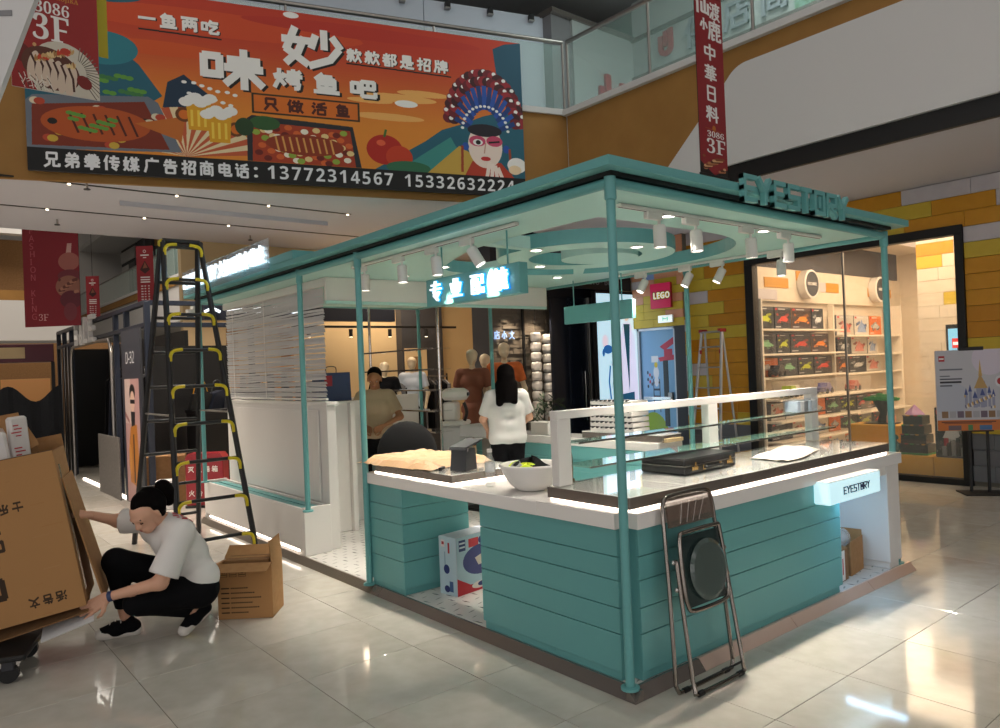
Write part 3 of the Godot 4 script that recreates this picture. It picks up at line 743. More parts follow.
	for ch in "15332632224": cv.words(ch, f, x, 975, 104, Color("e8e9ec")); x += 24.4
	printed("banner_print", cv.tex(), 0.65)
	var b := thing("advertising_banner", "huge orange and red fish restaurant banner with opera face, hung on mustard bridge front", "banner", Vector3.ZERO)
	b.transform = wall * Transform3D(Basis.IDENTITY, Vector3(-3.64, 3.92, 0.07))
	put("print", b, face(5.84, 2.1), "banner_print", Vector3(0, 0, 0.016))
	slab("backing_board", b, Vector3(-2.92, 0, -0.03), Vector3(2.92, 2.1, 0.014), "grey_dark", 0.004)

func upper_floor(wall: Transform3D) -> void:
	# behind the bridge railing: a row of pale blue sign boards with little spotlights
	var sb := thing("sign_fascia", "row of pale blue fascia boards behind the bridge railing", "fascia", Vector3.ZERO)
	sb.transform = wall * Transform3D(Basis.IDENTITY, Vector3(0.75, 5.2, -1.9))
	mat("pale_blue", "c3ccd8", 0.5)
	for k in 7:
		slab("board", sb, Vector3(-2.2 * (k + 1) + 0.006, 0.75, -0.08), Vector3(-2.2 * k - 0.006, 2.27, 0.0), "pale_blue", 0.004)
		for j in 3:
			var s := put("spotlight", sb, MB.new().box(Vector3.ZERO, Vector3(0.07, 0.09, 0.1)), "black", Vector3(-2.2 * k - 0.36 - 0.73 * j, 2.2, 0.06))
			put("bracket", s, MB.new().box(Vector3.ZERO, Vector3(0.09, 0.02, 0.08)), "steel_dull", Vector3(0, -0.055, 0.0))
	mat("upper_grey", "8d8f92", 0.8)
	mat("upper_wall", "aab2b0", 0.7)
	mat("upper_ceiling", "8f8f8f", 0.8)
	struct("wall_upper_bridge", "grey wall of the upper floor behind the bridge", "wall", MB.new().span(Vector3(-14, 5.1, -10.6), Vector3(7.0, 9.5, -10.2)), "upper_grey")
	struct("ceiling_upper_bridge", "grey ceiling over the bridge", "ceiling", MB.new().span(Vector3(-14, 9.3, -10.2), Vector3(5.4, 9.5, -6.2)), "upper_grey")
	# shop unit beyond the corner of the railings
	struct("ceiling_upper_shop", "pale panelled ceiling of the upper gallery", "ceiling", MB.new().span(Vector3(4.9, 8.15, -10.2), Vector3(17, 8.4, 13)), "upper_ceiling")
	for k in 4: struct("trim_ceiling_joint", "joint in the upper gallery ceiling", "trim", MB.new().span(Vector3(4.95, 8.14, -6.0 + k * 1.6), Vector3(8, 8.15, -5.98 + k * 1.6)), "grey_dark")
	struct("wall_upper_shop_side", "pale side wall of the upper shop", "wall", MB.new().span(Vector3(6.45, 5.1, -7.0), Vector3(8.3, 7.48, -6.5)), "upper_wall")
	struct("wall_upper_pier", "grey pier at the corner of the upper gallery", "wall", MB.new().span(Vector3(6.0, 5.1, -7.0), Vector3(6.45, 7.45, -6.55)), "grey")
	struct("trim_upper_1", "bronze moulding over the upper shop side wall", "trim", MB.new().span(Vector3(5.95, 7.45, -7.0), Vector3(8.3, 7.53, -6.46)), "bronze")
	struct("wall_upper_shop", "pale shop wall of the upper gallery", "wall", MB.new().span(Vector3(8.0, 5.1, -6.5), Vector3(8.3, 8.15, 13)), "upper_wall")
	struct("trim_upper_2", "bronze rail under the red logo sign", "trim", MB.new().span(Vector3(7.94, 6.72, -6.5), Vector3(8.0, 6.78, 0)), "bronze")
	struct("trim_upper_3", "bronze rail over the red logo sign", "trim", MB.new().span(Vector3(7.94, 7.42, -6.5), Vector3(8.0, 7.48, 0)), "bronze")
	mat("logo_red", "a3202c", 0.4)
	mat("letter_grey", "8b949c", 0.4)
	var turn := Basis(Vector3(0, 0, 1), Vector3(0, 1, 0), Vector3(-1, 0, 0))   # a sign read from -x
	var lg := thing("logo_sign", "red three-bar logo sign on the upper shop wall behind the railing", "sign", Vector3.ZERO)
	lg.transform = Transform3D(turn, Vector3(7.98, 6.93, -5.88))
	var hook := arc(10, Vector2(0.15, 0.14), 0.15, PI, TAU)
	var inner := arc(10, Vector2(0.15, 0.14), 0.06, TAU, PI)
	hook.append_array(PackedVector2Array([Vector2(0.3, 0.44), Vector2(0.21, 0.44)])); hook.append_array(inner); hook.append_array(PackedVector2Array([Vector2(0.09, 0.36), Vector2(0.0, 0.36)]))
	put("hook", lg, MB.new().prism(hook, 0, 0.05), "logo_red")
	put("bar", lg, MB.new().prism(PackedVector2Array([Vector2(0.11, 0.16), Vector2(0.19, 0.16), Vector2(0.19, 0.42), Vector2(0.11, 0.42)]), 0.0, 0.05), "logo_red")
	var ls := thing("letter_sign", "grey raised characters beside the red logo on the upper shop wall", "sign", Vector3.ZERO)
	ls.transform = Transform3D(turn, Vector3(7.98, 6.9, -5.3))
	for a in [["保", 0.0], ["店", 0.75], ["商", 1.4]]:
		var q := MB.new()
		raised(q, HAN[a[0]], a[1], 0.0, 0.46, 0.46, 0.055, 0.0, 0.05)
		put("character", ls, q, "letter_grey")
	var l2 := thing("logo_sign", "red logo standing at the foot of the pale side wall behind railing", "sign", Vector3(7.02, 6.18, -6.495))
	for a in [[0.0, 0.26], [0.16, 0.5], [0.55, 0.42]]: slab("bar", l2, Vector3(a[0], 0, 0), Vector3(a[0] + 0.13, a[1], 0.06), "logo_red")
	glow("exit_green", "18d890", 1.2)
	for z in [-4.75, -2.35]: solo("exit_sign", "small green glowing exit sign behind the gallery railing", "sign", bm(Vector3(0.07, 0.14, 0.22)), "exit_green", Vector3(7.963, 6.25, z), Vector3.ZERO, "green exit signs")
	noisy("window_trees", "8fb7b0", "4f7a55", 0.05, 0.6, 0.3)
	for k in 3:
		var w := thing("window_%d" % (k + 1), "upper gallery window with greenery outside", "window", Vector3(7.97, 5.2, -3.4 + k * 1.7), 0.0, "", "structure")
		slab("pane", w, Vector3(-0.01, 0.1, 0.05), Vector3(0.01, 2.6, 1.45), "window_trees", 0.0)
		slab("frame", w, Vector3(-0.05, 0, 1.5), Vector3(0.02, 2.8, 1.6), "grey_dark")

func hanging_banners() -> void:
	var W := Color("eceae8")
	# the tall banner over the kiosk
	var cv := Cv.new(220, 1400, Color("8e1f26"), 220, 1400)
	var f := font(true)
	cv.rect(0, 0, 220, 60, Color("7d1a22"))
	cv.glyph(HAN["仙"], 10, 60, 105, 150, 19, W); cv.glyph(HAN["渡"], 122, 90, 80, 130, 14, W); cv.glyph(HAN["小"], 40, 235, 60, 90, 14, W); cv.glyph(HAN["鹿"], 105, 230, 100, 150, 16, W)
	han(cv, "中華日料", 62, 420, 96, 118, Vector2(0, 154), 15, W)
	cv.oval(120, 1050, 14, 24, Color("b96a24")); cv.line([Vector2(50, 1055), Vector2(190, 1065)], 5, Color("9c4a20"))
	cv.words("3086", f, 62, 1115, 62, W); cv.words("3F", f, 52, 1235, 150, W, 0.9)
	cv.poly([Vector2(0, 1310), Vector2(110, 1400), Vector2(0, 1400)], Color("1a1412")); cv.poly([Vector2(220, 1340), Vector2(110, 1400), Vector2(220, 1400)], Color("1a1412"))
	for i in 60: cv.oval(30 + 165 * fmod(i * 0.618, 1.0), 1268 + 100 * fmod(i * 0.377, 1.0), 12, 10, [Color("8a4a2a"), Color("b5764a"), Color("5c2a18"), Color("d8a878")][i % 4])
	printed("flag_print", cv.tex(), 0.6)
	var cam := Vector3(-2.655, 1.6, 2.348)
	var b := thing("hanging_banner", "tall dark red hanging banner with white characters, hung in front of mustard fascia", "banner", Vector3(2.694, 3.13, -1.28))
	put("cloth", b, MB.new().span(Vector3(-0.19, 0, -0.006), Vector3(0.19, 1.56, -0.001)), "black")
	put("print", b, face(0.38, 1.56), "flag_print")
	put("bottom_rod", b, MB.new().tube([Vector3(-0.2, -0.005, 0), Vector3(0.2, -0.005, 0)], 0.01, 8), "black")
	bar("cord", b, Vector3(0, 1.56, 0), Vector3(0, 8.87, 0), 0.004, "grey_dark", 6)
	# the one at upper left
	cv = Cv.new(640, 1100, Color("96201f"))
	cv.words("KOJIKA", f, 520, 400, 40, Color("c58a2e")); cv.oval(440, 385, 30, 22, Color("c58a2e"))
	cv.words("3086", f, 270, 500, 105, W, 1.0); cv.words("3F", f, 235, 670, 225, W, 0.95)
	cv.oval(620, 900, 420, 230, Color("cfc8ba"), 0.12)
	for i in 16: cv.line([Vector2(700 + cos(-1.2 + i * 0.12) * 150, 850 + sin(-1.2 + i * 0.12) * 90), Vector2(640 + cos(-1.2 + i * 0.12) * 390, 880 + sin(-1.2 + i * 0.12) * 215)], 11, Color("5f554c") if i % 2 else Color("8c8272"))
	cv.oval(120, 780, 120, 60, Color("6a1713"), 0.2); cv.oval(440, 850, 330, 130, Color("5a2d1e"), 0.1)
	for i in 6: cv.oval(240 + i * 85, 850 + 12 * i, 60, 105, Color("d9c4b2"), 0.5); cv.line([Vector2(215 + i * 85, 775 + 10 * i), Vector2(262 + i * 85, 830 + 12 * i), Vector2(270 + i * 85, 920 + 10 * i)], 26, Color("43190f"))
	for i in 46: cv.oval(260 + 460 * fmod(i * 0.618, 1.0), 715 + 100 * fmod(i * 0.377, 1.0), 22, 12, [Color("c79f68"), Color("e0c48e"), Color("a87844"), Color("c83a1e")][i % 4], i * 0.7)
	for i in 40: cv.line([Vector2(70 + 9 * i, 900 + (i % 7) * 14), Vector2(105 + 9 * i, 930 + (i % 5) * 16)], 8, Color("e6e0d6") if i % 3 else Color("4a2a1e"))
	cv.oval(820, 900, 90, 42, Color("7a1813"), 0.15); cv.oval(610, 720, 60, 20, Color("b8331c"))
	printed("flag_print_food", cv.tex(), 0.6)
	var c := thing("hanging_banner", "red hanging banner with 3F and dessert photograph, in front of the fish banner", "banner", Vector3(-1.566, 3.92, -4.4))
	put("cloth", c, MB.new().span(Vector3(-0.304, 0, -0.01), Vector3(0.304, 1.25, -0.002)), "wall_white")
	put("print", c, face(0.608, 1.25), "flag_print_food")
	mat("yellow_flag", "b3a51c", 0.6)
	var y := thing("hanging_banner", "narrow plain yellow hanging strip beside the red dessert banner", "banner", Vector3(-1.203, 4.325, -4.5))
	slab("cloth", y, Vector3(-0.036, 0, -0.004), Vector3(0.036, 1.2, 0.004), "yellow_flag", 0.001)
	# a slanted white escalator side at the upper left corner
	var e := thing("escalator_side", "white slanted escalator cladding at the upper left", "escalator", Vector3(-2.22, 2.998, -1.807), deg_to_rad(-39))
	var q := MB.new()
	q.prism(PackedVector2Array([Vector2(-0.3, -0.71), Vector2(0.35, 0.83), Vector2(0.6, 1.43), Vector2(-2.5, 1.43), Vector2(-2.5, -0.71)]), -0.03, 0.0)
	put("cladding", e, q, "wall_white")
	slab("light_slot", e, Vector3(-0.4, 0.345, -0.001), Vector3(0.07, 0.372, 0.004), "grey", 0.001)
	# banners in the far hall
	cv = Cv.new(300, 540, Color("7b1020"))
	for i in 12: cv.words("FASHION KING"[i], font(false, false), 120, 70 + i * 78, 84, Color("a8505a"))
	cv.words("3F", font(true, false), 240, 940, 90, Color("c99a9a"))
	cv.poly([Vector2(800, 180), Vector2(880, 180), Vector2(860, 300), Vector2(760, 320)], Color("b9928c"))
	cv.oval(820, 360, 190, 90, Color("9a5a52")); cv.oval(830, 500, 220, 60, Color("6a2430")); cv.oval(800, 610, 230, 110, Color("8a5a4a")); cv.oval(840, 740, 200, 90, Color("5a1a28")); cv.oval(820, 860, 120, 90, Color("6e2a34"))
	for i in 40: cv.oval(640 + 320 * fmod(i * 0.618, 1.0), 540 + 130 * fmod(i * 0.377, 1.0), 26, 16, Color("a3705a") if i % 2 else Color("5c2c26"))
	printed("flag_print_fashion", cv.tex(), 0.6)
	var h := thing("hanging_banner", "wide crimson banner with an ice cream picture hanging in the far hall", "banner", Vector3(-0.6, 2.56, -11.5), deg_to_rad(-39))
	put("print", h, face(0.9, 1.62), "flag_print_fashion")
	slab("cloth", h, Vector3(-0.45, 0, -0.012), Vector3(0.45, 1.62, -0.002), "black", 0.0)
	for x in [-0.4, 0.4]: bar("cord", h, Vector3(x, 1.62, -0.006), Vector3(x, 9.44, -0.006), 0.004, "grey_dark", 6)
	cv = Cv.new(160, 560, Color("96202a"))
	cv.oval(500, 90, 90, 26, W); cv.oval(500, 90, 60, 17, Color("96202a")); cv.rect(250, 145, 500, 22, W); cv.rect(400, 190, 200, 14, W)
	cv.poly([Vector2(500, 250), Vector2(800, 400), Vector2(500, 470), Vector2(200, 400)], Color("3b1512")); cv.poly([Vector2(500, 270), Vector2(660, 370), Vector2(360, 380)], Color("8a5038"))
	for i in 3: cv.rect(220, 520 + i * 40, 560, 20, W)
	for i in 6:
		for k in 3: cv.rect(230 + k * 210, 670 + i * 45, 90 if k else 130, 16, W)
	printed("flag_print_menu", cv.tex(), 0.6)
	for a in [[Vector3(0.56, 2.84, -10.5), 0.27, 0.95, "taller crimson menu banner hanging above the black kiosk"], [Vector3(-0.1, 2.62, -11.05), 0.21, 0.72, "smaller crimson menu banner hanging above the SALE doorway"]]:
		var g := thing("hanging_banner", a[3], "banner", a[0], deg_to_rad(-39))
		put("print", g, face(a[1], a[2]), "flag_print_menu")
		slab("cloth", g, Vector3(-a[1] / 2, 0, -0.01), Vector3(a[1] / 2, a[2], -0.002), "logo_red", 0.0)
		bar("cord", g, Vector3(0, a[2], -0.006), Vector3(0, 12.0 - a[0].y, -0.006), 0.004, "grey_dark", 6)

func toy_print(k: int) -> ImageTexture:
	var bg := [Color("26282c"), Color("1d2530"), Color("d2691e"), Color("2b2b30"), Color("b9b3a8"), Color("31323a"), Color("3a2420"), Color("c9c2b8")]
	var fg := [Color("c9d42a"), Color("d0d4d8"), Color("b8b8b8"), Color("d8402c"), Color("b84a3a"), Color("8cc79a"), Color("f08a1c"), Color("5a78b0")]
	var cv := Cv.new(96, 96, bg[k])
	cv.rect(0, 0, 1000, 130, bg[k].lightened(0.12)); cv.rect(40, 40, 120, 90, Color("c8202a")); cv.rect(230, 60, 420, 45, Color("d8d8d8"))
	for i in 26: cv.oval(160 + 680 * fmod(i * 0.618 + k * 0.13, 1.0), 330 + 380 * fmod(i * 0.377 + k * 0.21, 1.0), 70, 50, fg[k].darkened(0.5 * fmod(i * 0.27, 1.0)), i * 0.4)
	cv.oval(320, 680, 90, 90, Color("17181a")); cv.oval(700, 640, 90, 90, Color("17181a")); cv.oval(320, 680, 40, 40, fg[k]); cv.oval(700, 640, 40, 40, fg[k])
	cv.poly([Vector2(240, 620), Vector2(400, 420), Vector2(640, 400), Vector2(840, 560), Vector2(700, 660)], fg[k])
	if k in [4, 7]: cv.poly([Vector2(500, 180), Vector2(820, 850), Vector2(180, 850)], fg[k].lightened(0.3))
	cv.rect(40, 880, 320, 40, Color("d8d8d8"))
	return cv.tex()

func brick_shop() -> void:
	var X := 7.13
	noisy("brick_amber", "c98c14", "d2951a", 0.02, 1.0, 0.45)
	noisy("brick_orange", "bf800c", "c78810", 0.02, 1.0, 0.45)
	noisy("brick_yellow", "cbb034", "d3b93e", 0.02, 1.0, 0.45)
	noisy("brick_grey", "c6c0c6", "cec9ce", 0.02, 1.0, 0.45)
	noisy("brick_cream", "ddd0bc", "e4d8c6", 0.02, 1.0, 0.5)
	mat("brick_pink", "d99a78", 0.45)
	mat("brick_blue", "8aa4d8", 0.45)
	mat("plinth_grey", "6d7077", 0.5)
	var pal := {"a": "brick_amber", "o": "brick_orange", "y": "brick_yellow", "g": "brick_grey", "c": "brick_cream", "p": "brick_pink", "b": "brick_blue", "k": "plinth_grey"}
	var rh := 0.1865
	var wl := thing("wall_brick_shop", "shop wall clad in large amber, yellow and grey brick panels", "wall", Vector3.ZERO, 0.0, "", "structure")
	slab("core", wl, Vector3(X + 0.03, 0, -3.83), Vector3(X + 0.2, 3.6, -4.9), "grout", 0.0)
	slab("core", wl, Vector3(X + 0.03, 3.07, -3.83), Vector3(X + 0.2, 3.6, -0.95), "grout", 0.0)
	slab("core", wl, Vector3(X + 0.03, 0, -0.95), Vector3(X + 0.2, 3.6, 3.5), "grout", 0.0)
	# rows are listed from the top; each entry is the z where the brick ends and its colour
	var rows := []
	for r in 19:
		var lay := []
		var z := -4.9
		var q := RandomNumberGenerator.new()
		q.seed = 100 + r
		while z < 2.6:
			var e: float = z + [0.42, 0.62, 0.84][q.randi() % 3]
			lay.append([e, "aaooyyagoyo"[q.randi() % 11]])
			z = e
		rows.append(lay)
	rows[0] = [[-4.0, "g"], [-3.0, "o"], [-2.35, "g"], [-1.62, "a"], [-0.85, "g"], [0.1, "g"], [1.2, "o"], [2.6, "g"]]
	rows[1] = [[-4.35, "o"], [-3.6, "a"], [-2.8, "y"], [-2.1, "g"], [-1.28, "y"], [-0.6, "a"], [0.4, "g"], [1.3, "a"], [2.6, "y"]]
	rows[2] = [[-4.5, "y"], [-3.7, "o"], [-2.6, "a"], [-1.6, "y"], [-0.93, "a"], [-0.1, "a"], [0.8, "o"], [1.6, "g"], [2.6, "a"]]
	rows[3] = [[-4.55, "y"], [-3.83, "o"], [-0.4, "g"], [0.4, "g"], [1.4, "y"], [2.6, "o"]]
	rows[4] = [[-4.42, "y"], [-3.83, "y"], [-0.52, "y"], [0.3, "o"], [2.6, "a"]]
	rows[5] = [[-4.5, "g"], [-3.83, "o"], [-0.53, "a"], [0.5, "o"], [2.6, "a"]]
	rows[6] = [[-4.22, "y"], [-3.83, "o"], [-0.53, "a"], [0.2, "a"], [2.6, "g"]]
	rows[7] = [[-4.5, "y"], [-3.83, "o"], [-0.53, "a"], [0.7, "a"], [2.6, "o"]]
	rows[8] = [[-4.3, "y"], [-3.83, "y"], [-0.53, "o"], [0.2, "o"], [2.6, "o"]]
	rows[9] = [[-4.5, "o"], [-3.83, "a"], [-0.53, "o"], [0.5, "o"], [2.6, "o"]]
	rows[10] = [[-4.4, "a"], [-3.83, "a"], [-0.53, "y"], [0.2, "a"], [2.6, "o"]]
	rows[11] = [[-4.55, "g"], [-3.83, "a"], [-0.5, "a"], [0.2, "a"], [2.6, "o"]]
	for r in 19:
		var y1 := 3.6 - r * rh
		var y0 := maxf(0.0, y1 - rh)
		var z := -4.9
		for b in rows[r]:
			var z0 := z
			z = b[0]
			var col: String = b[1]
			if r > 15: col = "k"
			for seg in ([[z0, z]] if r < 3 else [[z0, minf(z, -3.83)], [maxf(z0, -0.95), z]]):
				if seg[1] - seg[0] < 0.04 or seg[0] > 1.6: continue
				slab("brick", wl, Vector3(X - 0.012, y0 + 0.002, seg[0] + 0.002), Vector3(X + 0.03, y1 - 0.002, minf(seg[1], 2.6) - 0.002), pal[col], 0.003)
	# portal with door and sign, left of the window
	var px := 7.0
	var pw := thing("wall_portal", "projecting portal of small pink and yellow brick panels over the blue door", "wall", Vector3.ZERO, 0.0, "", "structure")
	slab("core", pw, Vector3(px + 0.02, 2.16, -5.9), Vector3(px + 0.3, 3.6, -4.86), "grout", 0.0)
	slab("core", pw, Vector3(px + 0.02, 0, -5.08), Vector3(px + 0.3, 2.16, -4.86), "grey_dark", 0.0)
	var q2 := RandomNumberGenerator.new()
	q2.seed = 5
	for r in 11:
		var z := -5.9 - 0.1 * (r % 2)
		while z < -4.88:
			var e := minf(z + [0.24, 0.34, 0.44][q2.randi() % 3], -4.86)
			if e - z > 0.03: slab("brick", pw, Vector3(px - 0.01, 2.165 + r * 0.13, maxf(z, -5.9) + 0.0015), Vector3(px + 0.02, 2.165 + (r + 1) * 0.13 - 0.003, e - 0.0015), pal["yypyppgyyb"[q2.randi() % 10]], 0.002)
			z = e
	for r in 12: slab("brick", pw, Vector3(px, r * 0.187 + 0.002, -4.86), Vector3(px + 0.14, r * 0.187 + 0.185, -4.85), pal["ggyagog"[r % 7]], 0.002)
	# red square logo sign
	var cv := Cv.new(256, 256, Color("b0245a"))
	cv.rect(0, 0, 1000, 1000, Color("b5204a"))
	var ft := font()
	for o in [Vector2(-34, 0), Vector2(34, 0), Vector2(0, 34), Vector2(0, -34), Vector2(24, 24), Vector2(-24, -24), Vector2(24, -24), Vector2(-24, 24)]: cv.words("LEGO", ft, 130 + o.x * 1.5, 610 + o.y * 1.5, 330, Color("1c1418"))
	for o in [Vector2(-24, 0), Vector2(24, 0), Vector2(0, 24), Vector2(0, -24)]: cv.words("LEGO", ft, 130 + o.x, 610 + o.y, 330, Color("e8c84a"))
	cv.words("LEGO", ft, 130, 610, 330, Color("f6f6f6"))
	printed("logo_print", cv.tex(), 0.35, 0.35)
	var turn := Basis(Vector3(0, 0, 1), Vector3.UP, Vector3(-1, 0, 0))
	var lg := thing("logo_sign", "square crimson sign with white outlined lettering above the blue door", "sign", Vector3.ZERO)
	lg.transform = Transform3D(turn, Vector3(px - 0.05, 2.46, -5.26))
	put("print", lg, face(0.4, 0.4), "logo_print", Vector3(0, 0, 0.021))
	slab("box", lg, Vector3(-0.2, 0, -0.035), Vector3(0.2, 0.4, 0.02), "logo_red", 0.004)
	cv = Cv.new(96, 48, Color("e9f4f2"))
	cv.line([Vector2(340, 250), Vector2(340, 750)], 60, Color("22b58c")); cv.line([Vector2(660, 250), Vector2(660, 750)], 60, Color("22b58c")); cv.line([Vector2(340, 300), Vector2(500, 520), Vector2(660, 300)], 50, Color("22b58c"))
	printed("exit_print", cv.tex(), 0.4, 0.8)
	var es := thing("metro_sign", "small white lit sign with a green mark below the square logo", "sign", Vector3.ZERO)
	es.transform = Transform3D(turn, Vector3(px - 0.04, 2.225, -5.195))
	put("print", es, face(0.28, 0.115), "exit_print", Vector3(0, 0, 0.012))
	slab("case", es, Vector3(-0.14, 0, -0.03), Vector3(0.14, 0.115, 0.01), "white")
	# blue door
	cv = Cv.new(300, 760, Color("7fb0d8"))
	cv.oval(300, 900, 500, 260, Color("8fa81e")); cv.oval(800, 930, 300, 160, Color("4a88c2")); cv.oval(200, 980, 300, 120, Color("3f7cb8"))
	for i in 4: cv.rect(330, 400 + i * 55, 200, 16, Color("24344a"))
	cv.rect(330, 380, 24, 260, Color("24344a")); cv.rect(510, 380, 24, 260, Color("24344a"))
	cv.oval(430, 330, 80, 50, Color("dfe4ea")); cv.oval(430, 270, 50, 22, Color("d8c22a")); cv.oval(430, 400, 60, 40, Color("dfe4ea"))
	for i in 7: cv.oval(180 + (i % 3) * 60, 330 + i * 18, 26, 14, [Color("24344a"), Color("b82a3a"), Color("3a4a5a")][i % 3])
	cv.poly([Vector2(560, 130), Vector2(960, 60), Vector2(980, 110), Vector2(700, 160)], Color("c0304a")); cv.rect(680, 150, 240, 70, Color("c0304a")); cv.poly([Vector2(500, 215), Vector2(980, 195), Vector2(980, 235), Vector2(560, 245)], Color("c0304a"))
	cv.rect(300, 200, 200, 50, Color("dfe4ea"))
	printed("door_print", cv.tex(), 0.3)
	var dr := thing("door_1", "glossy blue shop door with printed figures and green hills", "door", Vector3.ZERO, 0.0, "", "structure")
	dr.transform = Transform3D(turn, Vector3(7.12, 0, -5.49))
	put("leaf_print", dr, face(0.7, 2.1), "door_print", Vector3(0, 0.02, 0.021))
	slab("leaf", dr, Vector3(-0.35, 0.01, -0.02), Vector3(0.35, 2.12, 0.02), "grey")
	slab("jamb", dr, Vector3(-0.42, 0, -0.03), Vector3(-0.35, 2.16, 0.06), "alu")
	slab("jamb", dr, Vector3(0.35, 0, -0.03), Vector3(0.41, 2.16, 0.06), "alu")
	slab("lintel", dr, Vector3(-0.42, 2.12, -0.03), Vector3(0.41, 2.18, 0.06), "alu")
	slab("glazing_strip", dr, Vector3(0.1, 0.55, 0.02), Vector3(0.2, 1.62, 0.026), "black_gloss")
	slab("push_bar", dr, Vector3(-0.28, 0.98, 0.05), Vector3(0.28, 1.03, 0.09), "steel")
	slab("latch", dr, Vector3(0.22, 0.9, 0.03), Vector3(0.3, 1.1, 0.08), "steel_dull")
	# shop window frame and glass
	var wn := thing("window_4", "large black framed shop window", "window", Vector3.ZERO, 0.0, "", "structure")
	slab("frame", wn, Vector3(X - 0.05, 2.96, -3.83), Vector3(X + 0.1, 3.07, -0.95), "black")
	slab("frame", wn, Vector3(X - 0.05, 0, -3.83), Vector3(X + 0.1, 0.07, -0.95), "black")
	slab("frame", wn, Vector3(X - 0.05, 0.07, -3.83), Vector3(X + 0.1, 2.96, -3.7), "black")
	slab("frame", wn, Vector3(X - 0.05, 0.07, -1.04), Vector3(X + 0.1, 2.96, -0.95), "black")
	slab("mullion", wn, Vector3(X, 0.07, -2.41), Vector3(X + 0.03, 2.96, -2.385), "steel_dull", 0.002)
	slab("pane", wn, Vector3(X + 0.01, 0.07, -3.7), Vector3(X + 0.02, 2.96, -2.41), "glass_clear", 0.0)
	slab("pane", wn, Vector3(X + 0.01, 0.07, -2.385), Vector3(X + 0.02, 2.96, -1.04), "glass_clear", 0.0)
	# the shop behind it
	struct("wall_shop_back", "cream back wall inside the toy shop", "wall", MB.new().span(Vector3(X + 0.1, 0, -4.2), Vector3(13.0, 3.6, -4.02)), "brick_cream")
	struct("wall_shop_end", "cream end wall inside the toy shop", "wall", MB.new().span(Vector3(12.8, 0, -4.1), Vector3(13.0, 3.6, 3.5)), "brick_cream")
	struct("wall_shop_side", "side wall inside the toy shop", "wall", MB.new().span(Vector3(X + 0.2, 0, 2.0), Vector3(13.0, 3.6, 2.2)), "brick_cream")
	struct("ceiling_shop", "ceiling inside the toy shop", "ceiling", MB.new().span(Vector3(X + 0.02, 3.5, -4.2), Vector3(13.0, 3.6, 2.2)), "brick_cream")
	solo("ceiling_light", "warm luminous ceiling panel inside the toy shop", "lamp", bm(Vector3(4.6, 0.04, 4.0), 0.01), "panel_glow", Vector3(9.6, 3.47, -1.2))
	var iw := thing("wall_shop_column", "cream brick panelled column inside the toy shop window", "wall", Vector3.ZERO, 0.0, "", "structure")
	slab("core", iw, Vector3(9.55, 0, -2.42), Vector3(10.0, 3.5, -1.0), "brick_cream", 0.0)
	for r in 18:
		var z := -2.42
		var n := 0
		while z < -1.05:
			var e := minf(z + [0.36, 0.52, 0.3][(r + n) % 3], -1.0)
			var c := "c"
			if r == 15 and n == 0: c = "y"
			if r == 16 and n == 0: c = "a"
			if r == 12 and n == 1: c = "y"
			slab("brick", iw, Vector3(9.53, r * 0.19 + 0.002, z + 0.002), Vector3(9.56, r * 0.19 + 0.188, e - 0.002), pal[c], 0.002)
			z = e; n += 1
	# header with coloured bricks and round signs
	var hd := thing("shelf_header", "cream header panel with amber and grey brick patches above toy shelves", "header", Vector3(7.3, 2.47, -3.95))
	slab("panel", hd, Vector3(0, 0, -0.1), Vector3(4.9, 0.53, 0), "brick_cream", 0.01)
	for b in [[0.5, 1.2, 0.22, 0.38, "brick_amber"], [0.15, 0.85, 0.03, 0.19, "brick_grey"], [1.45, 2.0, 0.36, 0.52, "brick_amber"], [1.9, 2.4, 0.2, 0.36, "brick_grey"], [2.4, 2.85, 0.2, 0.36, "brick_amber"], [3.95, 4.9, 0.17, 0.33, "brick_amber"]]:
		slab("brick", hd, Vector3(b[0], b[2], 0), Vector3(b[1], b[3], 0.012), b[4], 0.003)
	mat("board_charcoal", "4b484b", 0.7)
	struct("wall_shop_bulkhead", "charcoal board above the toy shelves", "wall", MB.new().span(Vector3(7.3, 3.0, -4.02), Vector3(12.6, 3.5, -3.98)), "board_charcoal")
	for a in [[9.0, "round grey sign lettered over the black toy boxes", "TECHNIC"], [11.5, "round grey sign at the far end of the shelf header", "HARRY"]]:
		var rs := thing("round_sign", a[1], "sign", Vector3(a[0], 2.77, -3.94))
		put("rim", rs, MB.new().lathe([Vector2(0.0, 0), Vector2(0.235, 0), Vector2(0.235, 0.13), Vector2(0.205, 0.14), Vector2(0.205, 0.12), Vector2(0, 0.12)], 32), "white", Vector3.ZERO, Vector3(PI / 2, 0, 0))
		put("disc", rs, MB.new().lathe([Vector2(0.2, 0.122), Vector2(0.2, 0.13), Vector2(0, 0.13)], 32), "grey_dark", Vector3.ZERO, Vector3(PI / 2, 0, 0))
		var tm := TextMesh.new()
		tm.text = a[2]; tm.font = font(); tm.font_size = 32; tm.pixel_size = 0.0022; tm.depth = 0.004
		put("lettering", rs, tm, "white", Vector3(0, 0, 0.135))
	# shelves and toy boxes
	mat("shelf_cream", "e6dccb", 0.4)
	var un := thing("toy_shelving", "cream wall shelving holding toy boxes inside the shop", "shelving", Vector3(7.25, 0, -3.98))
	slab("upright", un, Vector3(0, 0, 0), Vector3(0.04, 2.47, 0.3), "shelf_cream")
	slab("upright", un, Vector3(2.55, 0, 0), Vector3(2.58, 2.47, 0.1), "shelf_cream")
	slab("upright", un, Vector3(4.7, 0, 0), Vector3(4.75, 2.47, 0.3), "shelf_cream")
	for i in 8: toy_mats.append(printed("toy_print_%d" % i, toy_print(i), 0.4))
	var heights := [2.03, 1.655, 1.3, 0.98, 0.66, 0.36, 0.06]
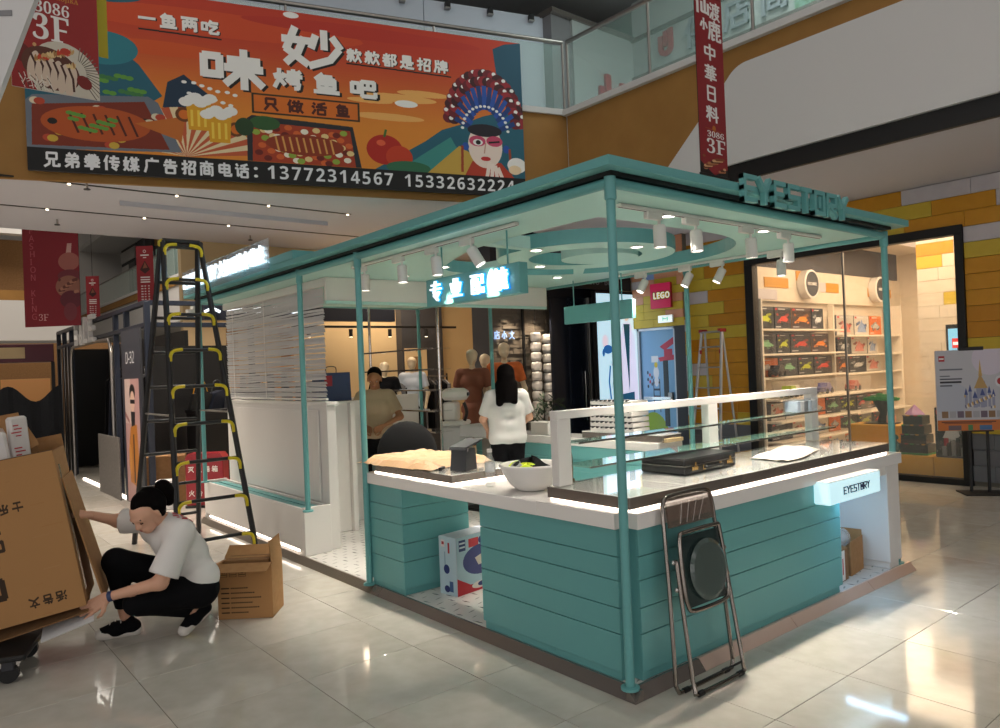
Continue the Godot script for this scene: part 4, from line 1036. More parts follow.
	var h2 := [1.93, 1.6, 1.28, 0.96, 0.62, 0.3, 0.05]
	var where := ["top", "second", "third", "fourth", "fifth", "sixth", "lowest"]
	for r in 7:
		var y: float = heights[r]
		slab("shelf", un, Vector3(0.04, y - 0.03, 0), Vector3(2.55, y, 0.28 + (0.25 if r > 2 else 0.0)), "shelf_cream", 0.003)
		var y2: float = h2[r]
		slab("shelf", un, Vector3(2.6, y2 - 0.03, 0), Vector3(4.7, y2, 0.28 + (0.15 if r > 3 else 0.0)), "shelf_cream", 0.003)
		if r == 3: continue
		var x := 7.34
		var n := 0
		while x < 11.7:
			var w: float = [0.58, 0.5, 0.62, 0.4, 0.64][(n + r * 2) % 5]
			var hgt: float = [0.35, 0.31, 0.29, 0.28, 0.26, 0.26, 0.24][r]
			if x < 9.8 and x + w > 9.78: x = 9.86; continue
			if x + w > 11.95: break
			var yy: float = y if x < 9.8 else y2
			var k := (n * 3 + r * 5) % 8
			toy_box(Vector3(x + w / 2, yy, -3.93 + (0.22 if r > 2 and x < 9.8 else 0.0)), Vector3(w - 0.02, hgt, 0.12), k, "%s on the %s toy shelf" % [["black toy box with lime racing car picture", "navy toy box with silver motorbike picture", "orange toy box with grey vehicle picture", "dark toy box with red racing car picture", "pale toy box with red pyramid picture", "dark toy box with mint robot picture", "brown toy box with orange truck picture", "pale toy box with blue tower picture"][k], where[r]])
			x += w
			n += 1
	# clear showcases with models on the fourth shelf
	for i in 3:
		var sc := thing("showcase", ["clear acrylic showcase with a white model car on the toy shelving", "clear acrylic showcase with a purple model car on the toy shelving", "clear acrylic showcase with a red model truck on the toy shelving"][i], "showcase", Vector3(7.95 + i * 0.95, 0.98, -3.62))
		slab("cover", sc, Vector3(-0.38, 0.0, -0.13), Vector3(0.38, 0.26, 0.13), "glass_clear", 0.002)
		slab("base", sc, Vector3(-0.4, 0.0, -0.15), Vector3(0.4, 0.012, 0.15), "shelf_cream", 0.002)
		model_car(Vector3(7.95 + i * 0.95, 0.995, -3.62), ["e8e6e2", "5a5a9a", "b0402c"][i], ["white model car inside its clear showcase on toy shelving", "purple model car inside its clear showcase on toy shelving", "red model truck inside its clear showcase on toy shelving"][i])
	model_car(Vector3(7.7, 1.31, -3.72), "1c1c20", "black model motorbike kit displayed on the third toy shelf")
	model_car(Vector3(7.62, 1.0, -3.5), "a8c02a", "lime green model buggy displayed beside the clear showcases")
	# yellow plinths and models inside the window
	mat("plinth_yellow", "d29a0c", 0.35)
	var pl := thing("display_plinth", "long low yellow window plinth split in two boxes", "plinth", Vector3(7.25, 0.0, 0))
	slab("box", pl, Vector3(0.02, 0.0, -1.43), Vector3(0.5, 0.295, -1.05), "plinth_yellow", 0.006)
	slab("box", pl, Vector3(0.02, 0.0, -2.45), Vector3(0.5, 0.295, -1.436), "plinth_yellow", 0.006)
	solo("display_plinth", "taller yellow plinth under the green toy tree", "plinth", bm(Vector3(0.45, 0.62, 0.85), 0.008), "plinth_yellow", Vector3(8.0, 0.31, -2.3))
	toy_tree(Vector3(8.0, 0.622, -2.35))
	toy_castle(Vector3(7.5, 0.297, -1.72))
	var bt := toy_box(Vector3(7.42, 0.297, -1.27), Vector3(0.34, 0.6, 0.1), 1, "tall dark toy box standing on the yellow window plinth")
	bt.rotation.y = -PI / 2
	var ds := thing("model_diorama", "dark grey brick street model on the yellow plinth before the tall box", "toy model", Vector3(7.36, 0.297, -1.24))
	slab("base", ds, Vector3(-0.09, 0, -0.16), Vector3(0.06, 0.02, 0.17), "grey_dark")
	for i in 12:
		var hh := 0.08 + 0.15 * fmod(i * 0.618, 1.0)
		slab("block", ds, Vector3(-0.07 + 0.06 * (i % 2), 0.02, -0.15 + 0.052 * int(i / 2)), Vector3(-0.02 + 0.06 * (i % 2), 0.02 + hh, -0.1 + 0.052 * int(i / 2)), ["black", "grey_dark", "grey", "logo_red"][i % 4])
	# lit screen inside
	cv = Cv.new(96, 160, Color("7fc4e4"))
	cv.rect(180, 220, 400, 220, Color("d8342c")); cv.rect(220, 300, 320, 70, Color("f2f2f2"))
	printed("screen_print", cv.tex(), 0.3, 0.9)
	var sn := thing("info_screen", "upright light blue lit screen behind the shop window", "screen", Vector3.ZERO)
	sn.transform = Transform3D(turn, Vector3(8.8, 1.2, -1.62))
	put("display", sn, face(0.26, 0.62), "screen_print", Vector3(0, 0.08, 0.021))
	slab("housing", sn, Vector3(-0.16, -1.2, -0.03), Vector3(0.16, 0.76, 0.02), "black")
	# poster easel in front of the wall
	cv = Cv.new(420, 420, Color("bfc0c8"))
	cv.oval(800, 120, 260, 200, Color("cfc8d8")); cv.oval(200, 600, 300, 200, Color("b4bac8"))
	cv.rect(50, 70, 90, 70, Color("b02028")); cv.rect(60, 95, 70, 20, Color("eeeeee"))
	cv.rect(60, 230, 340, 20, Color("6a6e7a")); cv.rect(60, 315, 150, 14, Color("6a6e7a")); cv.rect(60, 350, 330, 16, Color("4a4e5a")); cv.rect(60, 385, 320, 24, Color("22242c")); cv.rect(60, 430, 180, 18, Color("5a5e6a"))
	for t in [[420, 560, 40, 150], [480, 520, 40, 190], [640, 300, 30, 380], [590, 470, 50, 240], [690, 480, 50, 230], [760, 540, 40, 170], [820, 580, 40, 130], [540, 600, 60, 120], [650, 570, 60, 150]]:
		cv.rect(t[0], t[1], t[2], t[3], Color("9296b0")); cv.poly([Vector2(t[0] - 8, t[1]), Vector2(t[0] + t[2] + 8, t[1]), Vector2(t[0] + t[2] / 2.0, t[1] - 90)], Color("3f4f8a"))
	cv.poly([Vector2(630, 330), Vector2(685, 330), Vector2(657, 120)], Color("c9a45c")); cv.poly([Vector2(560, 480), Vector2(760, 480), Vector2(655, 300)], Color("b8965a"))
	for i in 40: cv.rect(410 + 440 * fmod(i * 0.618, 1.0), 560 + 150 * fmod(i * 0.377, 1.0), 22, 30, [Color("c9a45c"), Color("6a6e8a"), Color("e0d8c8")][i % 3])
	cv.oval(940, 400, 70, 70, Color("d8d8de")); cv.oval(940, 400, 40, 40, Color("b02028"))
	for i in 8: cv.rect(70 + i * 115, 760, 95, 80, [Color("8a6a4a"), Color("a8a8b0"), Color("6a5a6a")][i % 3])
	cv.rect(0, 870, 1000, 130, Color("c8702c"))
	cv.rect(60, 885, 800, 14, Color("5a2a10")); cv.rect(100, 905, 700, 10, Color("7a3a18"))
	cv.rect(160, 935, 190, 60, Color("6a5a60")); cv.rect(450, 930, 70, 66, Color("3f7a4a")); cv.rect(620, 935, 180, 60, Color("3f6a9a"))
	printed("poster_print", cv.tex(), 0.4)
	var ez := thing("poster_stand", "black floor stand holding a castle poster beside the shop window", "poster stand", Vector3(6.72, 0, -0.72), deg_to_rad(-52))
	put("print", ez, face(0.68, 0.9), "poster_print", Vector3(-0.1, 0.7, 0.022))
	slab("board", ez, Vector3(-0.44, 0.7, 0), Vector3(0.24, 1.6, 0.02), "white", 0.002)
	slab("base", ez, Vector3(-0.24, 0.0, -0.12), Vector3(0.2, 0.015, 0.2), "black")
	slab("post", ez, Vector3(-0.13, 0.015, -0.02), Vector3(-0.1, 1.62, 0.0), "black")
	slab("post", ez, Vector3(0.05, 0.015, -0.02), Vector3(0.08, 1.2, 0.0), "black")
	slab("clip", ez, Vector3(-0.2, 1.59, -0.01), Vector3(0.05, 1.63, 0.026), "black")
	slab("tray", ez, Vector3(-0.18, 0.685, -0.02), Vector3(0.12, 0.7, 0.03), "black")

var toy_mats := []

func toy_box(at: Vector3, s: Vector3, k: int, label: String) -> Node3D:
	var t := thing("toy_box", label, "toy box", at, 0.0, "toy boxes on the shop shelves")
	put("carton", t, bm(s, 0.003), ["black", "dark_navy", "brick_orange", "black", "grey", "grey_dark", "card_dark", "grey"][k], Vector3(0, s.y / 2, 0))
	put("front_print", t, face(s.x - 0.01, s.y - 0.01), toy_mats[k], Vector3(0, 0.005, s.z / 2 + 0.002))
	return t

func model_car(at: Vector3, c: String, label: String) -> void:
	var m := mat("model_" + c, c, 0.3)
	var t := thing("model_car", label, "toy model", at, 0.2)
	var p := PackedVector2Array([Vector2(-0.2, 0.03), Vector2(0.2, 0.03), Vector2(0.22, 0.09), Vector2(0.12, 0.11), Vector2(0.06, 0.17), Vector2(-0.1, 0.17), Vector2(-0.14, 0.11), Vector2(-0.22, 0.1)])
	put("body", t, MB.new().prism(p, -0.07, 0.07), m)
	for w in [[-0.13, 0.075], [0.13, 0.075], [-0.13, -0.075], [0.13, -0.075]]: put("wheel", t, MB.new().lathe([Vector2(0, -0.015), Vector2(0.04, -0.015), Vector2(0.04, 0.015), Vector2(0, 0.015)], 12), "black", Vector3(w[0], 0.04, w[1]), Vector3(PI / 2, 0, 0))

func toy_tree(at: Vector3) -> void:
	var t := thing("toy_tree", "black brick-built toy tree with bright green crown on yellow plinth", "toy model", at)
	mat("leaf_green", "1f8a3c", 0.4)
	var mb := MB.new()
	var q := RandomNumberGenerator.new()
	q.seed = 8
	for i in 160:
		var a := q.randf() * TAU; var r := sqrt(q.randf())
		mb.box(Vector3(cos(a) * r * 0.13, 0.33 + q.randf() * 0.08 * (1.2 - r), sin(a) * r * 0.22), Vector3(0.05, 0.02, 0.05))
	put("crown", t, mb, "leaf_green")
	put("trunk", t, MB.new().tube([Vector3(0, 0, 0), Vector3(0, 0.15, 0.02), Vector3(0, 0.33, 0)], [0.07, 0.05, 0.12], 8), "black")
	slab("base", t, Vector3(-0.12, 0, -0.2), Vector3(0.12, 0.015, 0.2), "black")
	slab("cover", t, Vector3(-0.15, 0.0, -0.22), Vector3(0.15, 0.3, -0.21), "glass_clear", 0.0)
	slab("hut", t, Vector3(-0.1, 0.015, 0.1), Vector3(0.02, 0.12, 0.18), "brick_pink")

func toy_castle(at: Vector3) -> void:
	var t := thing("toy_castle", "tall black brick-built toy tower with teal dragon on yellow plinth", "toy model", at)
	mat("toy_teal", "0f5a5c", 0.4)
	mat("toy_purple", "8a5a90", 0.4)
	slab("base", t, Vector3(-0.16, 0, -0.2), Vector3(0.14, 0.02, 0.2), "leaf_green")
	for l in 4:
		var w := 0.17 - l * 0.018
		slab("storey", t, Vector3(-0.13, 0.02 + l * 0.12, -w + 0.02), Vector3(0.11, 0.13 + l * 0.12, w + 0.02), "black")
		for i in 5: slab("ledge", t, Vector3(-0.15, 0.125 + l * 0.12, -w + 0.02 + i * w * 0.4), Vector3(-0.13, 0.14 + l * 0.12, -w + 0.06 + i * w * 0.4), ["grey_dark", "logo_red", "leaf_green", "grey", "brick_amber"][(i + l) % 5])
	put("roof", t, MB.new().lathe([Vector2(0.13, 0), Vector2(0.0, 0.13)], 4, Vector3(0, 0.5, 0)), "toy_purple")
	put("dragon", t, MB.new().tube(smoothed([Vector3(-0.14, 0.02, -0.2), Vector3(-0.16, 0.1, -0.16), Vector3(-0.14, 0.17, -0.22), Vector3(-0.16, 0.22, -0.17)]), 0.035, 8), "toy_teal")

func clothes_shop() -> void:
	mat("beige_wall", "d2b98e", 0.7)
	mat("navy_board", "141a28", 0.5)
	struct("wall_clothes_back", "beige back wall of the clothing shop", "wall", MB.new().span(Vector3(1.0, 0, -10.25), Vector3(7.5, 3.86, -10.1)), "beige_wall")
	struct("wall_clothes_side", "beige side wall of the clothing shop", "wall", MB.new().span(Vector3(6.9, 0, -10.1), Vector3(7.1, 3.86, -6.0)), "beige_wall")
	struct("wall_clothes_return", "dark panel of the clothing shop back wall", "wall", MB.new().span(Vector3(4.95, 0, -10.1), Vector3(5.9, 3.0, -9.9)), "grey_dark")
	struct("trim_clothes_1", "navy fascia board over the clothing shop", "trim", MB.new().span(Vector3(1.0, 2.5, -9.2), Vector3(4.3, 2.95, -9.05)), "navy_board")
	struct("trim_clothes_2", "black ceiling rail of the clothing shop", "trim", MB.new().span(Vector3(2.6, 2.42, -9.6), Vector3(6.0, 2.46, -9.56)), "black")
	struct("wall_dark_entrance", "navy panel over the dark glass entrance", "wall", MB.new().span(Vector3(4.3, 2.7, -6.7), Vector3(7.1, 3.86, -6.3)), "navy_board")
	var tx := thing("glowing_lettering", "small glowing white lettering on the navy fascia of the clothing shop", "sign", Vector3(1.0, 2.62, -9.04))
	for i in 5:
		var q := MB.new()
		raised(q, HAN[["文", "保", "店", "小", "士"][i]], i * 0.32, 0, 0.22, 0.18, 0.035, 0.0, 0.03)
		put("character", tx, q, "letter_glow")
	glow("letter_reflection", "a8c8f4", 0.55)
	var hl := thing("glowing_lettering", "painted reflection of sign lettering, glowing pale blue on the stone pier", "sign", Vector3(4.5, 2.05, -6.53))  # glowing letters imitate a sign mirrored in glass; no sign hangs here
	for i in 3:
		var q := MB.new()
		raised(q, HAN[["店", "小", "文"][i]], i * 0.15, 0, 0.1, 0.12, 0.012, 0.0, 0.02)
		put("character", hl, q, "letter_reflection")
	# stone pier with thin ledge stones
	var pier := thing("wall_stone_pier", "pier clad in thin rough ledge stones beside dark entrance", "wall", Vector3(4.45, 0, -6.6), 0.0, "", "structure")
	slab("core", pier, Vector3(0, 0, -0.4), Vector3(1.3, 2.75, 0.0), "grey_dark", 0.0)
	var st := MB.new()
	var q3 := RandomNumberGenerator.new()
	q3.seed = 4
	for r in 56:
		var x := 0.0
		while x < 1.29:
			var w := minf(0.12 + q3.randf() * 0.2, 1.3 - x)
			var d := 0.015 + q3.randf() * 0.04
			st.box(Vector3(x + w / 2, 0.025 + r * 0.049, d / 2), Vector3(w - 0.004, 0.045, d))
			x += w
	var so := put("ledge_stones", pier, st, "stone")
	so.set_meta("kind", "stuff")
	slab("corner_bar", pier, Vector3(0.62, 0, 0.06), Vector3(0.66, 2.75, 0.1), "black")
	# dark glass entrance
	var en := thing("door_2", "dark glass entrance with steel jamb beside the light box", "door", Vector3(5.8, 0, -6.25), 0.0, "", "structure")
	slab("glass_leaf", en, Vector3(0, 0, 0), Vector3(0.55, 2.7, 0.03), "glass_dark", 0.002)
	slab("panel", en, Vector3(-0.3, 0, -0.1), Vector3(1.3, 2.7, -0.06), "navy_board", 0.002)
	slab("jamb", en, Vector3(0.42, 0, 0.02), Vector3(0.5, 2.7, 0.08), "steel_dull")
	slab("jamb", en, Vector3(0.5, 0, 0.1), Vector3(0.56, 2.75, 0.3), "black")
	slab("handle", en, Vector3(0.3, 0.7, 0.04), Vector3(0.33, 1.5, 0.07), "steel")
	# light box poster
	var cv := Cv.new(300, 680, Color("bfe4f6"))
	cv.rect(0, 0, 1000, 1000, Color("bfe2f2")); cv.rect(420, 60, 580, 940, Color("d2ecf8"))
	cv.words("DIKENI", font(true), 60, 105, 62, Color("1f4a5a"))
	# a figure in pale jacket and dark jeans, and a second, sketchier one
	cv.oval(720, 120, 80, 44, Color("dcb8a8")); cv.oval(720, 95, 90, 36, Color("20303c")); cv.poly([Vector2(560, 260), Vector2(640, 170), Vector2(820, 170), Vector2(900, 260), Vector2(960, 640), Vector2(880, 660), Vector2(840, 600), Vector2(560, 610), Vector2(520, 420)], Color("d9d4ec"))
	cv.poly([Vector2(640, 180), Vector2(800, 180), Vector2(760, 420), Vector2(740, 600), Vector2(700, 420)], Color("16404e"))
	cv.poly([Vector2(560, 600), Vector2(860, 590), Vector2(850, 1000), Vector2(740, 1000), Vector2(700, 760), Vector2(620, 1000), Vector2(550, 1000)], Color("1c4a66"))
	cv.oval(180, 280, 70, 36, Color("e0c8d4")); cv.oval(240, 330, 110, 26, Color("1f5a9a")); cv.oval(130, 350, 30, 22, Color("1f5a9a"))
	cv.line([Vector2(280, 430), Vector2(240, 520), Vector2(270, 620), Vector2(230, 760), Vector2(240, 850)], 34, Color("1f5a9a"))
	cv.poly([Vector2(180, 860), Vector2(300, 820), Vector2(330, 980), Vector2(170, 990)], Color("1a3f66"))
	cv.line([Vector2(300, 400), Vector2(380, 470), Vector2(300, 560)], 8, Color("8a9aa8"))
	printed("lightbox_print", cv.tex(), 0.4, 0.85)
	var lb := thing("light_box", "bright lit fashion poster box in the corner left of the blue door", "light box", Vector3(6.6, 0, -5.92))
	put("print", lb, face(0.98, 2.74), "lightbox_print", Vector3(0, 0, 0.031))
	slab("case", lb, Vector3(-0.51, 0, -0.06), Vector3(0.47, 2.78, 0.03), "black", 0.003)
	slab("side_panel", lb, Vector3(0.48, 0, -0.06), Vector3(0.55, 3.1, 0.04), "white", 0.003)
	lamp_area(Vector3(6.6, 1.5, -5.85), Vector2(0.9, 2.4), 0.5, "d8ecff", Vector3(0, 0, 1))
	var ns := thing("name_board", "black name board with small grey lettering above the lit poster", "sign", Vector3(5.4, 2.8, -5.88))
	slab("board", ns, Vector3(-0.4, 0, -0.05), Vector3(1.55, 0.5, 0.0), "black")
	var tm := TextMesh.new()
	tm.text = "LLIVO · BOX"; tm.font = font(false, false); tm.font_size = 32; tm.pixel_size = 0.0042; tm.depth = 0.008
	put("lettering", ns, tm, "grey", Vector3(0.8, 0.12, 0.004))
	for i in 2:
		var wl := thing("pier_downlight", "small downlight washing the stone pier", "lamp", Vector3(4.8 + i * 0.5, 2.66, -6.28), 0.0, "downlights over the stone pier")
		put("ring", wl, MB.new().lathe([Vector2(0.03, 0), Vector2(0.045, 0), Vector2(0.045, 0.04), Vector2(0.03, 0.04)], 16), "black")
		put("lens", wl, MB.new().lathe([Vector2(0, 0.01), Vector2(0.03, 0.01), Vector2(0.03, 0.02)], 16), "lamp_warm")
		lamp_spot(Vector3(4.8 + i * 0.5, 2.64, -6.28), Vector3(0, -1, -0.12), 1.6, 38.0, "ffe6c8", 0.03, 0.6)
	# strands of white pots
	for i in 2:
		var sd := thing("pot_strand", ["strand of white ceramic pots nearer the middle of the stone pier", "strand of white ceramic pots nearer the dark glass entrance"][i], "decoration", Vector3(5.28 + i * 0.25, 0.0, -6.45))
		bar("cord", sd, Vector3(0, 0.1, 0), Vector3(0, 2.7, 0), 0.005, "black", 6)
		for k in 12: put("pot", sd, MB.new().lathe([Vector2(0.0, 0), Vector2(0.07, 0.0), Vector2(0.085, 0.04), Vector2(0.085, 0.11), Vector2(0.07, 0.14), Vector2(0, 0.14)], 14), "white", Vector3(0, 0.3 + k * 0.155 - i * 0.03, 0))
	# plant
	var pt := thing("potted_plant", "leafy green plant at the foot of the pot strands", "plant", Vector3(4.95, 0, -5.85))
	put("pot", pt, MB.new().lathe([Vector2(0, 0), Vector2(0.14, 0), Vector2(0.18, 0.35), Vector2(0.15, 0.35), Vector2(0, 0.3)], 16), "grey_dark")
	var lf := MB.new()
	mat("leaf_dark", "1f3d22", 0.6)
	for i in 90:
		var a := q3.randf() * TAU; var el := q3.randf_range(-0.2, 1.4)
		var c := Vector3(cos(a) * cos(el), sin(el), sin(a) * cos(el)) * q3.randf_range(0.12, 0.34) + Vector3(0, 0.85, 0)
		var u := Vector3(cos(a + 1), 0.5, sin(a + 1)).normalized() * 0.05; var w := Vector3(-sin(a), 0.6, cos(a)).normalized() * 0.09
		lf.quad(c - u, c + w * 0.2 - w, c + u, c + w)
	var lo := put("foliage", pt, lf, "leaf_dark")
	lo.set_meta("kind", "stuff")
	bar("stem", pt, Vector3(0, 0.3, 0), Vector3(0, 0.85, 0), 0.015, "card_dark", 6)
	# clothes rails
	for r in [[Vector3(3.55, 0, -8.6), 1.5, 15], [Vector3(2.2, 0, -9.4), 1.2, 11]]:
		var rk := thing("clothes_rail", "black rail of dark garments %s" % ("left of the brown mannequin" if r[2] == 15 else "before the beige wall"), "clothes rail", r[0])
		for s in [0.0, r[1]]: bar("upright", rk, Vector3(s, 0, 0), Vector3(s, 1.55, 0), 0.015, "black", 8)
		bar("rail", rk, Vector3(0, 1.5, 0), Vector3(r[1], 1.5, 0), 0.015, "steel_dull", 8)
		for i in r[2]:
			var g := thing("garment", "dark garment on a hanger on the rail %s" % ("left of the brown mannequin" if r[2] == 15 else "before the beige wall"), "garment", r[0] + Vector3(0.08 + i * (r[1] - 0.16) / (r[2] - 1), 0, 0), 0.15 * sin(i * 2.0), "garments on the %s" % ("near rail" if r[2] == 15 else "far rail"))
			var sh := PackedVector2Array([Vector2(-0.2, 0.6), Vector2(0.2, 0.6), Vector2(0.2, 1.36), Vector2(0.06, 1.44), Vector2(-0.06, 1.44), Vector2(-0.2, 1.36)])
			put("cloth", g, MB.new().prism(sh, -0.015, 0.015), ["cloth_black", "grey_dark", "dark_navy", "cloth_black", "grey"][i % 5], Vector3.ZERO, Vector3(0, PI / 2, 0))
			put("hook", g, MB.new().tube([Vector3(0, 1.44, 0), Vector3(0, 1.515, 0)], 0.004, 6), "steel")
	var wd := thing("wardrobe_unit", "warm wooden wall unit with clothes behind the white jamb", "wardrobe", Vector3(1.5, 0, -9.6))
	mat("wood_warm", "b07a3c", 0.5)
	for a in [[0.0, 0.05, 0.0, 2.4], [0.9, 0.95, 0.0, 2.4], [0.0, 0.95, 2.36, 2.4], [0.0, 0.95, 1.75, 1.79]]: slab("board", wd, Vector3(a[0], a[2], 0), Vector3(a[1], a[3], 0.4), "wood_warm")
	for i in 7: slab("hung_cloth", wd, Vector3(0.1 + i * 0.115, 0.7, 0.05), Vector3(0.17 + i * 0.115, 1.65, 0.35), ["cloth_black", "wood_warm", "dark_navy", "beige_wall"][i % 4], 0.02)
	var fp := thing("framed_picture", "small framed picture with brown centre on the dark panel", "picture", Vector3(4.98, 1.45, -9.88))
	slab("frame", fp, Vector3(0, 0, 0), Vector3(0.5, 0.6, 0.03), "beige_wall")
	slab("image", fp, Vector3(0.13, 0.16, 0.028), Vector3(0.37, 0.44, 0.036), "card_dark")
	solo("red_notice", "small red notice board hanging from shop rail", "notice", bm(Vector3(0.35, 0.14, 0.02)), "logo_red", Vector3(2.35, 2.38, -9.5))
	# shop spots
	for i in 4:
		var sp := thing("shop_spot", "small black ceiling spot over the clothing shop", "lamp", Vector3(2.9 + i * 0.8, 2.4, -9.58), 0.0, "ceiling spots in the clothing shop")
		put("can", sp, MB.new().lathe([Vector2(0.0, -0.14), Vector2(0.035, -0.14), Vector2(0.035, 0.0), Vector2(0, 0.0)], 12), "black")
		put("lens", sp, MB.new().lathe([Vector2(0.0, -0.144), Vector2(0.028, -0.144), Vector2(0.028, -0.139)], 12), "lamp_warm")

const SEAMS := [0.055, 0.285, 0.411, 0.544, 0.66, 0.793]

func plank_faces(t: Node3D, faces: Array) -> void:   # each face: from, to (on the floor plan), outward normal
	for f in faces:
		var a: Vector2 = f[0]; var b: Vector2 = f[1]; var n: Vector2 = f[2]
		for i in 5:
			var lo := Vector3(minf(a.x, b.x), SEAMS[i] + (0.045 if i == 0 else 0.002), minf(a.y, b.y))
			var hi := Vector3(maxf(a.x, b.x), SEAMS[i + 1] - 0.002, maxf(a.y, b.y))
			if n.x != 0: lo.x -= 0.009; hi.x += 0.009
			else: lo.z -= 0.009; hi.z += 0.009
			slab("plank", t, lo, hi, "teal", 0.002)

func kiosk() -> void:
	# floor of the stand: white sheet printed with dark green slivers, edged with bevelled metal strips
	var cv := Cv.new(1024, 1024, Color("dedbd6"))
	var q := RandomNumberGenerator.new()
	q.seed = 11
	for i in 34:
		for k in 34:
			var c := Vector2(i * 29.4 + (14.0 if k % 2 else 0.0), k * 29.4)
			var a := PI / 2.3 if (i + k) % 2 else -PI / 9
			var d := Vector2(cos(a), sin(a)) * q.randf_range(9, 14)
			cv.poly([c - d, c + d.orthogonal() * 0.16, c + d, c - d.orthogonal() * 0.16], Color("2f3f38") if (i + k) % 2 else Color("9a9c96"))
	var fm := printed("stand_floor_print", cv.tex(), 0.2)
	fm.uv1_triplanar = true; fm.uv1_world_triplanar = true; fm.uv1_scale = Vector3.ONE * 0.31
	var ks := thing("stand_floor", "raised white kiosk floor with green sliver pattern and metal edge strips", "stand floor", Vector3.ZERO)
	slab("deck", ks, Vector3(0.055, 0.001, -6.32), Vector3(3.1, 0.05, -0.055), "stand_floor_print", 0.0)
	var tri := PackedVector2Array([Vector2(0, 0.001), Vector2(0.06, 0.001), Vector2(0.06, 0.054), Vector2(0.045, 0.054)])
	var mb := MB.new()
	mb.xf = Transform3D(Basis(Vector3(1, 0, 0), Vector3.UP, Vector3(0, 0, 1)), Vector3.ZERO)
	mb.prism(tri, -2.5, 0.0)
	put("edge_strip", ks, mb, "bronze")
	mb = MB.new(); mb.prism(tri, -6.35, -2.505)
	noisy("edge_worn", "6b6258", "a49a8c", 0.2, 3.0, 0.35).metallic = 0.6
	put("edge_strip", ks, mb, "edge_worn")
	for a in [[0.005, 0.55, "bronze"], [0.555, 1.45, "copper"], [1.455, 2.45, "copper"], [2.455, 3.13, "copper"]]:
		mb = MB.new()
		mb.xf = Transform3D(Basis(Vector3(0, 0, -1), Vector3.UP, Vector3(1, 0, 0)), Vector3.ZERO)
		mb.prism(tri, a[0], a[1])
		put("edge_strip", ks, mb, a[2])
	# frame of posts and round beams, flat roof with eye-shaped opening
	var fr := thing("kiosk_canopy", "teal kiosk frame of round posts under a flat roof with ring-shaped opening", "kiosk frame", Vector3.ZERO)
	var by := 2.465
	for p in [[0.03, -0.055, 0.05], [3.045, -0.1, 0.05], [0.03, -2.55, 0.05], [0.03, -3.56, 0.46], [0.03, -6.2, 0.46], [2.95, -1.8, 0.05], [2.95, -4.66, 0.05], [2.95, -6.24, 0.05]]:
		var po := put("post", fr, MB.new().tube([Vector3(p[0], p[2], p[1]), Vector3(p[0], by, p[1])], 0.0225, 16), "teal")
		put("foot", po, MB.new().lathe([Vector2(0, p[2]), Vector2(0.045, p[2]), Vector2(0.045, p[2] + 0.012), Vector2(0.024, p[2] + 0.016)], 20), "teal", Vector3(p[0], 0, p[1]))
		put("collar", po, MB.new().lathe([Vector2(0.0225, by - 0.085), Vector2(0.0285, by - 0.08), Vector2(0.0285, by + 0.03), Vector2(0, by + 0.03)], 20), "teal", Vector3(p[0], 0, p[1]))
	for b in [[Vector3(0.03, by, -0.055), Vector3(3.045, by, -0.1)], [Vector3(0.03, by, -0.055), Vector3(0.03, by, -6.2)], [Vector3(3.045, by, -0.1), Vector3(2.95, by, -6.24)], [Vector3(0.03, by, -6.2), Vector3(2.95, by, -6.24)]]:
		put("beam", fr, MB.new().tube(b, 0.026, 16), "teal")
	var flat := Transform3D(Basis(Vector3(1, 0, 0), Vector3(0, 0, 1), Vector3(0, -1, 0)), Vector3.ZERO)   # (x, z) plan drawn out upwards: depth d lies at y = -d
	var hp := []
	for c in [[0.55, -0.62], [1.2, -0.62], [1.8, -0.64], [2.25, -0.82], [2.58, -1.2], [2.72, -1.75], [2.6, -2.3], [2.25, -2.7], [1.8, -2.88], [1.25, -2.95], [0.95, -2.75], [0.74, -2.3], [0.6, -1.9], [0.53, -1.4], [0.53, -1.0]]: hp.append(Vector3(c[0], 0, c[1]))
	hp.append(hp[0])
	var hole := PackedVector2Array()
	for e in smoothed(hp, 4): hole.append(Vector2(e.x, e.z))
	hole.remove_at(hole.size() - 1)
	if not Geometry2D.is_polygon_clockwise(hole): hole.reverse()
	var roofs := [[-0.085, 3.13, 0.045, -6.36, 2.515, 2.56, "roof_board"], [0.075, 2.91, -0.1, -6.2, 2.455, 2.513, "ceiling_board"]]
	for r in roofs:
		# the outline is cut open beside the hole's first point
		var near := 0
		for i in hole.size():
			if hole[i].y > hole[near].y or (hole[i].y == hole[near].y and hole[i].x < hole[near].x): near = i
		var hx := hole[near].x
		var pl := PackedVector2Array([Vector2(hx - 0.0004, r[2]), Vector2(r[0], r[2]), Vector2(r[0], r[3]), Vector2(r[1], r[3]), Vector2(r[1], r[2]), Vector2(hx + 0.0004, r[2])])
		if Geometry2D.is_polygon_clockwise(pl): print("plan runs clockwise")
		var m := hole.size()
		var ring := PackedVector2Array()
		var dirs := 1 if Geometry2D.is_polygon_clockwise(hole) != Geometry2D.is_polygon_clockwise(pl) else -1
		for i in m: ring.append(hole[(near + i * dirs + m * 2) % m])
		ring[0].x += 0.0004
		ring.append(Vector2(hx - 0.0004, hole[near].y))
		pl.append_array(ring)
		mb = MB.new(); mb.xf = flat
		mb.prism(pl, -r[5], -r[4])
		put(r[6], fr, mb, "teal" if r[6] == "roof_board" else "mint")
	# teal edging on the cut faces
	var bands := [hole]
	for rr in [0.703, 0.447]:
		var cc := PackedVector2Array()
		for i in 48: cc.append(Vector2(1.65, -1.8) + Vector2(cos(TAU * i / 48), sin(TAU * i / 48)) * rr)
		bands.append(cc)
